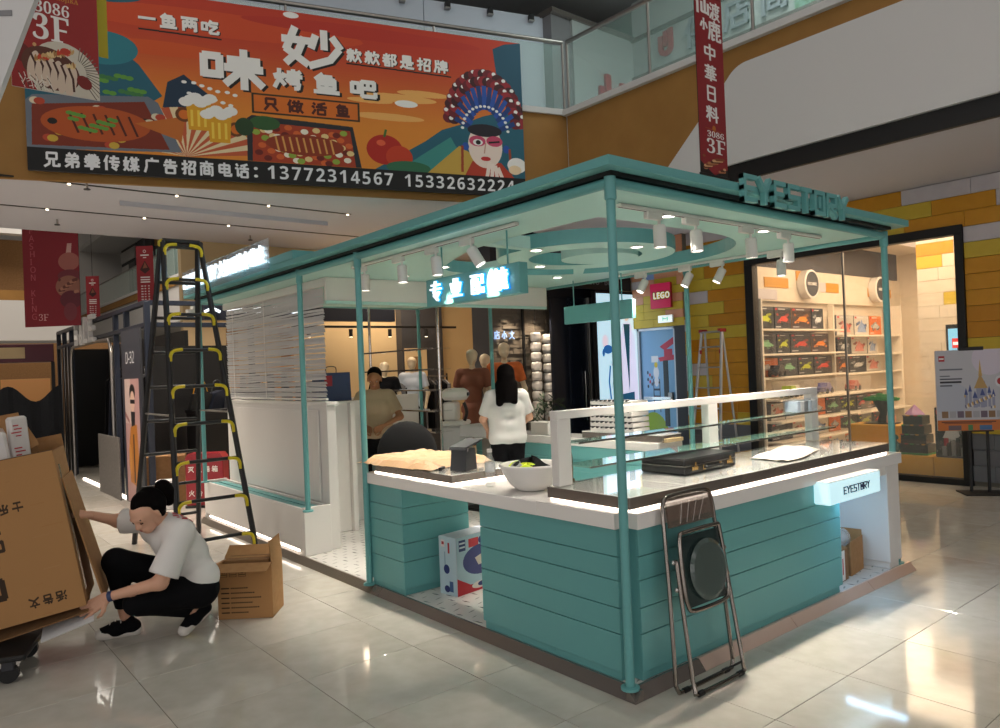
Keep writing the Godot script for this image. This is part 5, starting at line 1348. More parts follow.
	for bd in bands:
		mb = MB.new()
		for i in bd.size():
			var e0: Vector2 = bd[i]; var e1: Vector2 = bd[(i + 1) % bd.size()]
			var nn := (e1 - e0).normalized().orthogonal() * 0.0015
			mb.quad(Vector3(e0.x + nn.x, 2.456, e0.y + nn.y), Vector3(e1.x + nn.x, 2.456, e1.y + nn.y), Vector3(e1.x + nn.x, 2.558, e1.y + nn.y), Vector3(e0.x + nn.x, 2.558, e0.y + nn.y))
			mb.quad(Vector3(e1.x - nn.x, 2.456, e1.y - nn.y), Vector3(e0.x - nn.x, 2.456, e0.y - nn.y), Vector3(e0.x - nn.x, 2.558, e0.y - nn.y), Vector3(e1.x - nn.x, 2.558, e1.y - nn.y))
		put("edging", fr, mb, "teal")
	slab("shadow_gap_strip", fr, Vector3(0.0, 2.493, -6.25), Vector3(0.06, 2.514, -0.02), "black", 0.0)  # black strips stand in for the shadow gap under the roof board
	slab("shadow_gap_strip", fr, Vector3(0.06, 2.493, -0.085), Vector3(3.0, 2.514, -0.025), "black", 0.0)
	# the lens ring hung in the opening, with its inner disc and arms
	var seg := 48
	var o := PackedVector2Array(); var i2 := PackedVector2Array()
	for i in seg:
		o.append(Vector2(1.65, -1.8) + Vector2(cos(TAU * i / seg), sin(TAU * i / seg)) * 0.7)
		i2.append(Vector2(1.65, -1.8) + Vector2(cos(TAU * i / seg), sin(TAU * i / seg)) * 0.45)
	mb = MB.new(); mb.xf = flat
	mb.ringed(o, i2, -2.545, -2.455)
	put("lens_ring", fr, mb, "mint")
	mb = MB.new(); mb.xf = flat
	mb.prism(arc(28, Vector2(1.82, -1.8), 0.31, 0, TAU * 27 / 28), -2.545, -2.455)
	put("lens_disc", fr, mb, "mint")
	for a in [[Vector2(0.5, -1.68), Vector2(0.99, -1.72)], [Vector2(2.1, -2.3), Vector2(2.4, -2.62)], [Vector2(1.55, -2.47), Vector2(1.5, -2.96)]]:
		var d: Vector2 = (a[1] - a[0]).normalized().orthogonal() * 0.045
		mb = MB.new(); mb.xf = flat
		mb.prism(PackedVector2Array([a[0] - d, a[1] - d, a[1] + d, a[0] + d]), -2.545, -2.456)
		put("arm", fr, mb, "mint")
	slab("roof_box", fr, Vector3(-0.085, 2.562, -6.36), Vector3(1.6, 2.635, -3.42), "teal")
	# counters: plank-clad cabinets
	var c1 := thing("counter_cabinet", "narrow teal planked cabinet at the open end of the counter", "cabinet", Vector3.ZERO)
	slab("carcass", c1, Vector3(0.066, 0.052, -2.555), Vector3(0.62, 0.794, -2.115), "teal", 0.0)
	plank_faces(c1, [[Vector2(0.06, -2.56), Vector2(0.06, -2.106), Vector2(-1, 0)], [Vector2(0.052, -2.105), Vector2(0.62, -2.105), Vector2(0, 1)]])
	var c2 := thing("counter_cabinet", "teal planked cabinet beside the tissue carton", "cabinet", Vector3.ZERO)
	slab("carcass", c2, Vector3(0.066, 0.052, -1.21), Vector3(0.6, 0.794, -0.61), "teal", 0.0)
	slab("side_board", c2, Vector3(0.066, 0.052, -0.609), Vector3(0.13, 0.794, -0.14), "teal", 0.0)
	plank_faces(c2, [[Vector2(0.06, -1.215), Vector2(0.06, -0.125), Vector2(-1, 0)]])
	var c3 := thing("counter_cabinet", "long teal planked cabinet behind the folding chair", "cabinet", Vector3.ZERO)
	slab("carcass", c3, Vector3(0.14, 0.052, -0.6), Vector3(2.11, 0.794, -0.07), "teal", 0.0)
	plank_faces(c3, [[Vector2(0.125, -0.06), Vector2(2.12, -0.06), Vector2(0, 1)]])
	var c4 := thing("counter_end", "white end unit of the counter with open niche for boxes", "cabinet", Vector3.ZERO)
	slab("side_panel", c4, Vector3(2.83, 0.1, -0.62), Vector3(3.02, 0.79, -0.055), "white", 0.003)
	slab("plinth", c4, Vector3(2.85, 0.052, -0.6), Vector3(3.0, 0.1, -0.07), "white", 0.002)
	slab("back_panel", c4, Vector3(2.122, 0.052, -0.62), Vector3(2.83, 0.79, -0.6), "white", 0.002)
	slab("top_rail", c4, Vector3(2.122, 0.73, -0.1), Vector3(2.83, 0.794, -0.06), "white", 0.002)
	# white tops
	solo("worktop", "white counter top over the left cabinets, carrying the bowl", "worktop", bm(Vector3(0.64, 0.078, 1.885), 0.004), "white_gloss", Vector3(0.35, 0.834, -1.6225))
	mb = MB.new(); mb.xf = flat
	mb.prism(PackedVector2Array([Vector2(0.03, -0.678), Vector2(0.03, -0.115), Vector2(0.1, -0.115), Vector2(0.1, -0.03), Vector2(3.02, -0.03), Vector2(3.02, -0.678)]), -0.874, -0.798)
	solo("worktop", "white L-shaped counter top at the kiosk corner, under the display case", "worktop", mb, "white_gloss")
	# shallow display cases
	for d in [[Vector3(0.1, 0.875, -0.66), Vector3(2.93, 0.95, -0.075), "long shallow glass-topped display case on the front counter"], [Vector3(0.06, 0.875, -2.5), Vector3(0.66, 0.94, -1.5), "short shallow glass-topped display case under the wrapped sheet"]]:
		var a: Vector3 = d[0]; var b: Vector3 = d[1]
		var dc := thing("display_case", d[2], "display case", Vector3.ZERO)
		slab("led_strip", dc, a + Vector3(0.012, 0.0, 0.012), Vector3(b.x - 0.012, a.y + 0.008, b.z - 0.012), "led_strip", 0.0)
		slab("edge_panel", dc, Vector3(a.x, a.y + 0.012, a.z), Vector3(a.x + 0.008, b.y - 0.006, b.z), "bronze", 0.001)
		slab("edge_panel", dc, Vector3(b.x - 0.008, a.y + 0.012, a.z), Vector3(b.x, b.y - 0.006, b.z), "bronze", 0.001)
		slab("edge_panel", dc, Vector3(a.x + 0.008, a.y + 0.012, b.z - 0.008), Vector3(b.x - 0.008, b.y - 0.006, b.z), "bronze", 0.001)
		slab("edge_panel", dc, Vector3(a.x + 0.008, a.y + 0.012, a.z), Vector3(b.x - 0.008, b.y - 0.006, a.z + 0.008), "bronze", 0.001)
		slab("tray", dc, Vector3(a.x + 0.009, a.y + 0.012, a.z + 0.009), Vector3(b.x - 0.009, b.y - 0.008, b.z - 0.009), "white", 0.0)
		slab("glass_top", dc, Vector3(a.x, b.y - 0.006, a.z), b, "glass", 0.001)
	# back counter
	var c5 := thing("counter_cabinet", "teal planked back counter in front of the standing woman", "cabinet", Vector3.ZERO)
	slab("carcass", c5, Vector3(2.63, 0.052, -4.6), Vector3(2.92, 0.794, -1.95), "teal", 0.0)
	plank_faces(c5, [[Vector2(2.625, -4.6), Vector2(2.625, -3.3), Vector2(-1, 0)], [Vector2(2.625, -3.297), Vector2(2.625, -1.95), Vector2(-1, 0)]])
	solo("worktop", "white top of the back counter behind the standing woman", "worktop", bm(Vector3(0.36, 0.08, 2.7), 0.004), "white_gloss", Vector3(2.79, 0.836, -3.28))
	var d5 := thing("display_case", "shallow glass-topped case on the back counter under the lens trays", "display case", Vector3(2.65, 0.878, -2.9))
	slab("edge_panel", d5, Vector3(0, 0, 0), Vector3(0.27, 0.06, 1.0), "bronze", 0.002)
	slab("glass_top", d5, Vector3(0.0, 0.061, 0.0), Vector3(0.27, 0.067, 1.0), "white_gloss", 0.001)
	# testing room at the back left: white base with teal sheets, wall, blind, lintel
	var bs := thing("planter_base", "low white trough along the kiosk side with lit bottom edge", "trough", Vector3.ZERO)
	slab("front_panel", bs, Vector3(0.06, 0.1, -6.3), Vector3(0.085, 0.455, -3.75), "white", 0.003)
	slab("back_panel", bs, Vector3(0.29, 0.052, -6.3), Vector3(0.31, 0.455, -3.75), "white", 0.003)
	slab("end_panel", bs, Vector3(0.06, 0.052, -3.75), Vector3(0.31, 0.465, -3.705), "white", 0.003)
	slab("end_panel", bs, Vector3(0.06, 0.052, -6.34), Vector3(0.31, 0.465, -6.3), "white", 0.003)
	slab("bottom", bs, Vector3(0.085, 0.1, -6.3), Vector3(0.29, 0.115, -3.75), "white", 0.0)
	slab("led_strip", bs, Vector3(0.062, 0.07, -6.2), Vector3(0.075, 0.088, -3.85), "led_strip", 0.0)
	lamp_area(Vector3(0.055, 0.079, -5.0), Vector2(0.02, 2.3), 0.12, "fff0e2", Vector3(-1, -0.5, 0).normalized())
	for i in 4: solo("acrylic_sheet", "long teal acrylic strip lying in the white trough", "sheet", bm(Vector3(0.035, 0.02, 2.46), 0.002), "teal", Vector3(0.115 + i * 0.046, 0.436 - 0.004 * (i % 2), -5.02), Vector3.ZERO, "teal strips in the trough")
	var rm := thing("partition_wall", "white low partition of the testing room below the blind", "partition", Vector3.ZERO)
	slab("panel", rm, Vector3(0.33, 0.052, -6.28), Vector3(0.42, 1.33, -3.76), "white", 0.004)
	slab("sill", rm, Vector3(0.32, 1.33, -6.28), Vector3(0.44, 1.36, -3.74), "white", 0.004)
	var lb := put("leaning_board", self, bm(Vector3(0.018, 0.82, 2.1), 0.003), "white", Vector3(0.318, 0.86, -4.9), Vector3(0, 0, -0.0))
	tag(lb, "white board standing in front of the testing room partition", "board")
	lb.position = Vector3(0.316, 0.875, -4.95)
	var ln := thing("partition_lintel", "white lintel box above the testing room entrance", "lintel", Vector3.ZERO)
	slab("front_panel", ln, Vector3(0.29, 2.25, -3.64), Vector3(2.9, 2.452, -3.6), "white", 0.003)
	slab("side_panel", ln, Vector3(0.29, 2.38, -6.2), Vector3(0.32, 2.452, -3.64), "white", 0.003)
	slab("strip", ln, Vector3(0.29, 2.22, -3.63), Vector3(2.9, 2.249, -3.605), "mint", 0.002)
	var pd := thing("partition_panel", "tall white panel standing behind the low partition end", "panel", Vector3.ZERO)
	slab("panel", pd, Vector3(0.62, 0.052, -4.42), Vector3(0.85, 1.32, -4.36), "white", 0.003)
	slab("edge", pd, Vector3(0.85, 0.052, -4.42), Vector3(0.9, 1.32, -4.3), "white", 0.003)
	struct("wall_testing_room", "white inner wall of the testing room", "wall", MB.new().span(Vector3(0.44, 0.052, -6.3), Vector3(2.9, 1.3, -6.24)), "white")
	var bl := thing("venetian_blind", "white venetian blind with tangled slats above the low partition", "blind", Vector3(0.34, 1.37, -5.0))
	q.seed = 31
	var sm := []
	for k in 4:
		var m2 := MB.new()
		var g := []
		for r in 2:
			var row := []
			for e in 13:
				var z := -1.24 + 2.48 * e / 12.0
				row.append(Vector3(-0.006 + 0.012 * r, (0.5 - r) * 0.021 + 0.003 * sin(z * (3 + k) + k), z))
			g.append(row)
		m2.sheet(g, 0.001)
		sm.append(m2.mesh())
	for i in 43:
		var y := 0.04 + i * 0.0252
		var s := put("slat", bl, sm[i % 4], "wall_white", Vector3(q.randf_range(-0.006, 0.006), y + q.randf_range(-0.003, 0.003), 0), Vector3(q.randf_range(-0.004, 0.004) + (0.008 * sin(i * 0.9) if i > 28 else 0.0), 0, q.randf_range(-0.18, 0.1)))
		if i > 34: s.rotation.x += 0.004 * (i - 34)
	slab("bottom_rail", bl, Vector3(-0.015, 0.005, -1.24), Vector3(0.015, 0.025, 1.24), "white")
	slab("head_rail", bl, Vector3(-0.02, 1.08, -1.26), Vector3(0.02, 1.1, 0.3), "white")
	for z in [-1.0, -0.1, 0.85]: bar("cord", bl, Vector3(-0.016, 0.02, z), Vector3(-0.016, 1.09, z), 0.003, "white", 6)

func kiosk_signs() -> void:
	var dm := thing("dome_camera", "small white security camera under the kiosk's far roof corner", "camera", Vector3(0.03, 2.43, -6.28))
	put("bracket", dm, bm(Vector3(0.05, 0.04, 0.1)), "white", Vector3(-0.03, -0.02, 0))
	put("housing", dm, MB.new().lathe([Vector2(0, -0.1), Vector2(0.045, -0.1), Vector2(0.05, -0.04), Vector2(0, -0.035)], 16), "white", Vector3(-0.07, 0, 0))
	put("dome", dm, MB.new().ball(Vector3(-0.07, -0.11, 0), Vector3(0.038, 0.035, 0.038), 14, 8), "black_gloss")
	# roof letters on the front edge
	var rl := thing("roof_letters", "teal raised EYESTORY letters standing on the front roof edge", "sign", Vector3(0.955, 2.455, 0.05))
	var n := 0
	for ch in "EYESTORY":
		var q := MB.new()
		raised(q, EYE[ch], n * 0.151 + 0.012, 0.014, 0.105 if ch != "T" else 0.1, 0.125, 0.026, 0.0, 0.03)
		put("letter", rl, q, "teal")
		n += 1
	# acrylic sign on the left roof edge
	var ac := thing("acrylic_sign", "clear acrylic sign with glowing white lettering on the kiosk's side roof edge", "sign", Vector3(-0.1, 2.535, -3.86), -PI / 2)
	ac.rotation.y = -PI / 2
	slab("pane", ac, Vector3(-2.42, 0, 0), Vector3(0, 0.262, 0.012), "acrylic", 0.002)
	n = 0
	for ch in "EYESTORY":
		var q := MB.new()
		raised(q, EYE[ch], -2.33 + n * 0.135, 0.08, 0.1, 0.12, 0.022, 0.014, 0.035)
		put("letter", ac, q, "letter_glow")
		n += 1
	n = 0
	for ch in "文视眼镜专营店":
		var q := MB.new()
		raised(q, HAN[ch], -1.22 + n * 0.168, 0.07, 0.14, 0.14, 0.018, 0.014, 0.035)
		put("character", ac, q, "letter_glow")
		n += 1
	lamp_area(Vector3(-0.16, 2.66, -5.0), Vector2(2.0, 0.15), 0.12, "bfe8ff", Vector3(-1, 0, 0))
	# hanging sign with four glowing characters
	var hs := thing("hanging_sign", "teal hanging box sign with four glowing white characters", "sign", Vector3(0.3, 2.05, -1.555), -PI / 2)
	slab("box", hs, Vector3(-0.505, 0, -0.07), Vector3(0.505, 0.19, 0.0), "teal", 0.003)
	n = 0
	for ch in "专业配镜":
		var q := MB.new()
		raised(q, HAN[ch], -0.42 + n * 0.235, 0.035, 0.125, 0.13, 0.012, 0.012, 0.03)
		var cc := put("character", hs, q, "letter_glow")
		q = MB.new()
		raised(q, HAN[ch], -0.42 + n * 0.235, 0.035, 0.125, 0.13, 0.022, 0.002, 0.01)
		put("halo", cc, q, "letter_halo")
		n += 1
	for x in [-0.35, 0.36]: bar("rod", hs, Vector3(x, 0.19, -0.035), Vector3(x, 0.41, -0.035), 0.006, "teal", 8)
	lamp_area(Vector3(0.22, 2.145, -1.555), Vector2(0.9, 0.12), 0.05, "9fe4ff", Vector3(-1, 0, 0))
	var h2 := thing("hanging_sign", "plain teal hanging board at the back of the kiosk", "sign", Vector3(2.7, 2.02, -2.685), -PI / 2)
	slab("box", h2, Vector3(-0.455, 0, -0.05), Vector3(0.455, 0.178, 0.0), "teal", 0.003)
	for x in [-0.33, 0.31]: bar("rod", h2, Vector3(x, 0.178, -0.025), Vector3(x, 0.44, -0.025), 0.006, "teal", 8)
	# light box on the counter front
	glow("sign_white", "c8ecf4", 0.8)
	mat("sign_ink", "1c2a50", 0.5)
	var lx := thing("light_box_sign", "small white lit EYESTORY box sign on the counter front", "sign", Vector3(1.79, 0.672, -0.05))
	slab("housing", lx, Vector3(0, 0, 0), Vector3(0.69, 0.14, 0.105), "sign_white", 0.008)
	slab("lid", lx, Vector3(-0.002, 0.14, 0), Vector3(0.692, 0.146, 0.107), "white", 0.002)
	n = 0
	for ch in "EYESTORY":
		var q := MB.new()
		raised(q, EYE[ch], 0.18 + n * 0.045, 0.05, 0.03, 0.042, 0.006, 0.105, 0.109)
		put("letter", lx, q, "sign_ink")
		n += 1
	lamp_area(Vector3(2.135, 0.742, 0.075), Vector2(0.68, 0.13), 0.05, "bfe8ff", Vector3(0, 0, 1))
	lamp_area(Vector3(2.135, 0.66, 0.01), Vector2(0.6, 0.08), 0.16, "a9d8ff", Vector3(0, -1, 0))
	lamp_area(Vector3(2.3, 0.722, -0.35), Vector2(0.5, 0.3), 0.16, "a9d4ff", Vector3(0.3, -1, 0).normalized())

func kiosk_lamps() -> void:
	for p in [[0.9, -0.385], [0.9, -2.69], [0.9, -3.3], [1.92, -0.387], [2.35, -2.85], [1.03, -1.69], [1.65, -2.33], [1.62, -1.24]]:
		var d := thing("downlight", "small round recessed downlight in the mint kiosk ceiling", "lamp", Vector3(p[0], 2.452, p[1]), 0.0, "recessed downlights in the kiosk ceiling")
		put("ring", d, MB.new().lathe([Vector2(0.04, -0.004), Vector2(0.052, -0.004), Vector2(0.052, 0.002), Vector2(0.04, 0.002)], 20), "white")
		put("lens", d, MB.new().lathe([Vector2(0.0, -0.002), Vector2(0.041, -0.002), Vector2(0.041, 0.001)], 20), "lamp_white")
		lamp_spot(Vector3(p[0], 2.44, p[1]), Vector3.DOWN, 2.4, 42.0, "fff4e6", 0.04, 0.6)
	var tracks := [[Vector3(0.21, 2.45, -2.95), Vector3(0.21, 2.45, -0.95)], [Vector3(0.37, 2.45, -0.305), Vector3(2.5, 2.45, -0.305)], [Vector3(2.82, 2.45, -2.5), Vector3(2.82, 2.45, -0.7)]]
	for i in 3:
		var a: Vector3 = tracks[i][0]; var b: Vector3 = tracks[i][1]
		var tr := thing("light_track", ["white ceiling light track along the left roof edge", "white ceiling light track along the front roof edge", "white ceiling light track along the back roof edge"][i], "light track", Vector3.ZERO)
		var wx := 0.017 if i != 1 else 0.0
		var wz := 0.017 if i == 1 else 0.0
		slab("rail", tr, a - Vector3(wx, 0.018, wz), b + Vector3(wx, 0.002, wz), "white", 0.003)
		slab("slot", tr, a + Vector3(-wx * 0.3, -0.019, -wz * 0.3), b + Vector3(wx * 0.3, -0.0175, wz * 0.3), "grey_dark", 0.0)
	var heads := [[0, 0.21, -2.82, Vector3(0.0, -1, 0.0)], [0, 0.21, -2.275, Vector3(0.0, -1, 0.05)], [0, 0.21, -1.845, Vector3(0.05, -1, 0.05)], [0, 0.21, -1.447, Vector3(0.35, -1, 0.45)],
		[1, 0.655, -0.305, Vector3(0.02, -1, 0.0)], [1, 0.993, -0.305, Vector3(-0.02, -1, 0.05)], [1, 1.569, -0.305, Vector3(0.05, -1, 0.0)], [1, 2.02, -0.305, Vector3(0.03, -1, -0.02)],
		[2, 2.82, -2.217, Vector3(-0.55, -1, -0.2)], [2, 2.82, -1.712, Vector3(-0.45, -1, -0.3)], [2, 2.82, -1.381, Vector3(-0.4, -1, -0.35)], [2, 2.82, -0.841, Vector3(-0.05, -1, 0.0)]]
	for h in heads:
		var t := thing("track_spot", ["white cylindrical track spot on the left roof track", "white cylindrical track spot on the front roof track", "white cylindrical track spot on the back roof track"][h[0]], "lamp", Vector3(h[1], 2.432, h[2]), 0.0, ["spots on the left track", "spots on the front track", "spots on the back track"][h[0]])
		var ax := Vector3(0.035, 0.04, 0.13) if h[0] != 1 else Vector3(0.13, 0.04, 0.035)
		put("adapter", t, bm(ax, 0.004), "white", Vector3(0, -0.02, 0))
		var off := Vector3(0, 0, 0.05) if h[0] != 1 else Vector3(0.05, 0, 0)
		put("stem", t, MB.new().tube([off + Vector3(0, -0.04, 0), off + Vector3(0, -0.075, 0)], 0.009, 8), "white")
		var dir: Vector3 = h[3].normalized()
		var cyl := MB.new()
		cyl.lathe([Vector2(0, -0.11), Vector2(0.03, -0.11), Vector2(0.036, -0.117), Vector2(0.036, -0.1), Vector2(0.036, 0.0), Vector2(0.03, 0.01), Vector2(0, 0.01)], 18)
		var z := Vector3.RIGHT if absf(dir.x) < 0.9 else Vector3.FORWARD
		var bs := Basis((-dir).cross(z).normalized().cross(-dir).normalized(), -dir, Vector3.ZERO)
		bs.z = bs.x.cross(bs.y)
		var can := put("can", t, cyl, "white")
		can.transform = Transform3D(bs, off + Vector3(0, -0.075, 0))
		put("lens", can, MB.new().lathe([Vector2(0, -0.112), Vector2(0.028, -0.112), Vector2(0.028, -0.109)], 16), "lamp_white")
		lamp_spot(t.position + off + Vector3(0, -0.075, 0) + dir * 0.125, dir, 1.7, 32.0, "fff2e0", 0.03, 0.7)

func counter_things() -> void:
	# white frame with glass shelves on the front counter
	var rk := thing("shelf_rack", "white rail frame with two glass shelves standing on the long display case", "shelf rack", Vector3(0, 0.951, -0.6))
	for x in [0.11, 1.47, 2.78]: slab("upright", rk, Vector3(x, 0, -0.03), Vector3(x + 0.1, 0.36, 0.03), "white", 0.003)
	slab("top_rail", rk, Vector3(0.11, 0.36, -0.03), Vector3(2.88, 0.405, 0.03), "white", 0.003)
	for y in [0.1, 0.225]:
		for x in [[0.2, 1.5], [1.54, 2.86]]:
			var s := slab("glass_shelf", rk, Vector3(x[0], y, -0.03), Vector3(x[1], y + 0.008, 0.17 if y < 0.2 else 0.09), "glass_green", 0.001)
			put("shelf_edge", s, bm(Vector3(x[1] - x[0], 0.012, 0.006), 0.001), "steel", Vector3(0, 0, (0.1 if y < 0.2 else 0.06) + 0.003))
	var bx := thing("clear_box", "clear plastic box of small packs on the upper glass shelf", "box", Vector3(2.6, 1.185, -0.56))
	slab("tub", bx, Vector3(-0.14, 0, -0.06), Vector3(0.14, 0.1, 0.06), "acrylic", 0.004)
	for i in 5: slab("pack", bx, Vector3(-0.13 + i * 0.053, 0.004, -0.05), Vector3(-0.085 + i * 0.053, 0.085, 0.05), ["pale_blue", "white", "steel_dull", "pale_blue", "wall_white"][i], 0.003)
	# briefcase
	mat("leather", "17181b", 0.35)
	mat("gold", "d8b070", 0.2, 1.0)
	var bc := thing("briefcase", "black hard briefcase with gold clasps on the display case", "briefcase", Vector3(1.06, 0.952, -0.43), deg_to_rad(2))
	slab("lower_shell", bc, Vector3(-0.265, 0, -0.16), Vector3(0.265, 0.046, 0.15), "leather", 0.006)
	slab("upper_shell", bc, Vector3(-0.265, 0.049, -0.16), Vector3(0.265, 0.09, 0.15), "leather", 0.008)
	slab("seam", bc, Vector3(-0.266, 0.045, -0.161), Vector3(0.266, 0.05, 0.151), "steel_dull", 0.001)
	for x in [-0.17, 0.19]:
		slab("clasp", bc, Vector3(x - 0.03, 0.02, 0.15), Vector3(x + 0.03, 0.042, 0.157), "gold", 0.002)
		slab("clasp", bc, Vector3(x, 0.042, 0.15), Vector3(x + 0.018, 0.066, 0.156), "gold", 0.002)
	for x in [-0.08, 0.09]: slab("hinge_plate", bc, Vector3(x - 0.012, 0.014, 0.15), Vector3(x + 0.012, 0.042, 0.158), "gold", 0.002)
	put("handle", bc, MB.new().tube(smoothed([Vector3(-0.08, 0.03, 0.155), Vector3(-0.06, 0.03, 0.178), Vector3(0.07, 0.03, 0.178), Vector3(0.09, 0.03, 0.155)]), 0.008, 8), "leather")
	# sheet in plastic lying further along, its wrapping hanging over the edge
	var q := RandomNumberGenerator.new()
	q.seed = 3
	mat("wrap_plastic", "e6dcd2", 0.25)
	var g := []
	for i in 11:
		var row := []
		for k in 17:
			var u := k / 16.0; var v := i / 10.0
			var h := 0.03 * minf(1.0, 6.0 * minf(minf(u, 1 - u), minf(v, 1 - v))) + q.randf_range(0, 0.008)
			row.append(Vector3(-0.33 + 0.66 * u + 0.05 * v, 0.003 + h, 0.13 - 0.27 * v + 0.02 * sin(u * 5)))
		g.append(row)
	var pw := thing("wrapped_sheet", "flat white sheet in crumpled plastic lying on the long display case", "package", Vector3(1.93, 0.951, -0.3), deg_to_rad(10))
	put("sheet", pw, MB.new().sheet(g, 0.003), "wrap_plastic")
	g = []
	for i in 7:
		var row := []
		for k in 5: row.append(Vector3(0.28 + 0.05 * (k / 4.0) + q.randf_range(-0.01, 0.01), 0.015 - 0.022 * i + (0.02 if i < 2 else 0.0), 0.12 + 0.035 * minf(i, 3.0) + q.randf_range(-0.006, 0.006)))
		g.append(row)
	put("loose_film", pw, MB.new().sheet(g, 0.001), pane("film", "f0ece8", 0.3, 0.1))
	# wrapped cream foam sheet on the left case
	noisy("foam_wrap", "b8926c", "d0b090", 0.15, 5.0, 0.35)
	g = []
	for i in 15:
		var row := []
		for k in 21:
			var u := k / 20.0; var v := i / 14.0
			var e := minf(1.0, 9.0 * minf(minf(u, 1 - u), minf(v, 1 - v)))
			row.append(Vector3(-0.3 + 0.6 * v + 0.012 * sin(u * 17), 0.002 + 0.05 * e + q.randf_range(-0.005, 0.007), 0.42 - 0.84 * u + 0.012 * sin(v * 15)))
		g.append(row)
	var fs := thing("foam_sheet", "cream padded sheet in crinkled plastic wrap at the counter end", "package", Vector3(0.33, 0.941, -2.22), deg_to_rad(4))
	put("sheet", fs, MB.new().sheet(g, 0.002), "foam_wrap")
	# bag, stand, bottle, bowl, jacket, tap
	mat("bag_grey", "3b3d40", 0.6)
	var bg := thing("carrier_bag", "dark grey stiff bag with folded top beside the bottle", "bag", Vector3(0.26, 0.941, -1.64), deg_to_rad(20))
	put("body", bg, MB.new().prism(PackedVector2Array([Vector2(-0.07, 0), Vector2(0.07, 0), Vector2(0.055, 0.14), Vector2(-0.05, 0.14)]), -0.06, 0.06), "bag_grey")
	put("flap", bg, MB.new().prism(PackedVector2Array([Vector2(-0.07, 0.135), Vector2(-0.05, 0.148), Vector2(0.06, 0.16), Vector2(0.15, 0.185), Vector2(0.15, 0.192), Vector2(0.05, 0.175), Vector2(-0.06, 0.155)]), -0.065, 0.065), "bag_grey")
	slab("clip", bg, Vector3(-0.045, 0.12, 0.06), Vector3(-0.035, 0.15, 0.066), "steel", 0.001)
	var ph := thing("tablet_stand", "small black frame lying beside the grey bag", "frame", Vector3(0.15, 0.941, -1.735), deg_to_rad(35))
	slab("panel", ph, Vector3(-0.035, 0.0, -0.01), Vector3(0.035, 0.022, 0.012), "black", 0.002)
	slab("lip", ph, Vector3(-0.035, 0.0, 0.012), Vector3(0.035, 0.006, 0.03), "steel_dull", 0.001)
	var bo := thing("water_bottle", "clear plastic water bottle beside the white bowl", "bottle", Vector3(0.185, 0.874, -1.265))
	put("body", bo, MB.new().lathe([Vector2(0, 0.002), Vector2(0.028, 0.0), Vector2(0.032, 0.01), Vector2(0.032, 0.06), Vector2(0.029, 0.075), Vector2(0.032, 0.09), Vector2(0.032, 0.15), Vector2(0.014, 0.198), Vector2(0.013, 0.212), Vector2(0, 0.212)], 20, Vector3.ZERO, true), pane("bottle_clear", "eef4f6", 0.14))
	put("cap", bo, MB.new().lathe([Vector2(0, 0.212), Vector2(0.016, 0.212), Vector2(0.016, 0.232), Vector2(0, 0.232)], 16), "white")
	put("label_band", bo, MB.new().lathe([Vector2(0.0325, 0.092), Vector2(0.0325, 0.145)], 20), pane("label_film", "dfe6ea", 0.35, 0.2))
	var bw := thing("basin_bowl", "round white ceramic bowl basin on the left counter", "basin", Vector3(0.27, 0.874, -0.975))
	put("bowl", bw, MB.new().lathe([Vector2(0, 0.0), Vector2(0.07, 0.0), Vector2(0.09, 0.006), Vector2(0.13, 0.04), Vector2(0.165, 0.09), Vector2(0.183, 0.14), Vector2(0.186, 0.155), Vector2(0.181, 0.158), Vector2(0.176, 0.15), Vector2(0.16, 0.095), Vector2(0.12, 0.045), Vector2(0.06, 0.02), Vector2(0, 0.018)], 40, Vector3.ZERO, true), "white_gloss")
	mat("neon", "c8e01c", 0.7)
	var jk := thing("crumpled_jacket", "black, grey and neon yellow jacket heaped in the white bowl", "jacket", Vector3(0.27, 0.985, -0.975))
	for a in [[0, 0.45, "cloth_black", 0.0], [1, 1.0, "neon", 2.2], [2, 1.0, "grey", 2.9], [3, 0.8, "neon", 3.6]]:
		var gg := []
		q.seed = 40 + a[0]
		for i in 9:
			var row := []
			for k in 17:
				var an: float = TAU * k / 16.0
				var r := 0.135 * sin(PI / 2 * i / 8.0)
				var b := 0.06 * cos(PI / 2 * i / 8.0) * (1 + 0.35 * sin(an * 3 + a[0]) + 0.2 * sin(an * 7))
				var p := Vector3(cos(an) * r, b, -sin(an) * r)
				if a[0] > 0: p = Vector3(cos(a[3]) * 0.075, 0.0, -sin(a[3]) * 0.075) + p * 0.5 + Vector3(0, 0.02, 0)
				row.append(p)
			gg.append(row)
		put(["body_cloth", "sleeve", "lining", "sleeve"][a[0]], jk, MB.new().sheet(gg), a[2])
	mat("tap_brass", "6b5a3a", 0.25, 1.0)
	var tp := thing("tap", "dark brass swan-neck tap behind the white bowl", "tap", Vector3(0.62, 0.874, -1.0))
	put("spout", tp, MB.new().tube(smoothed([Vector3(0, 0, 0), Vector3(0, 0.16, 0), Vector3(-0.01, 0.215, -0.03), Vector3(-0.015, 0.215, -0.08), Vector3(-0.02, 0.17, -0.105)]), 0.012, 10), "tap_brass")
	put("base", tp, MB.new().lathe([Vector2(0, 0), Vector2(0.024, 0), Vector2(0.02, 0.02), Vector2(0, 0.02)], 14), "tap_brass")
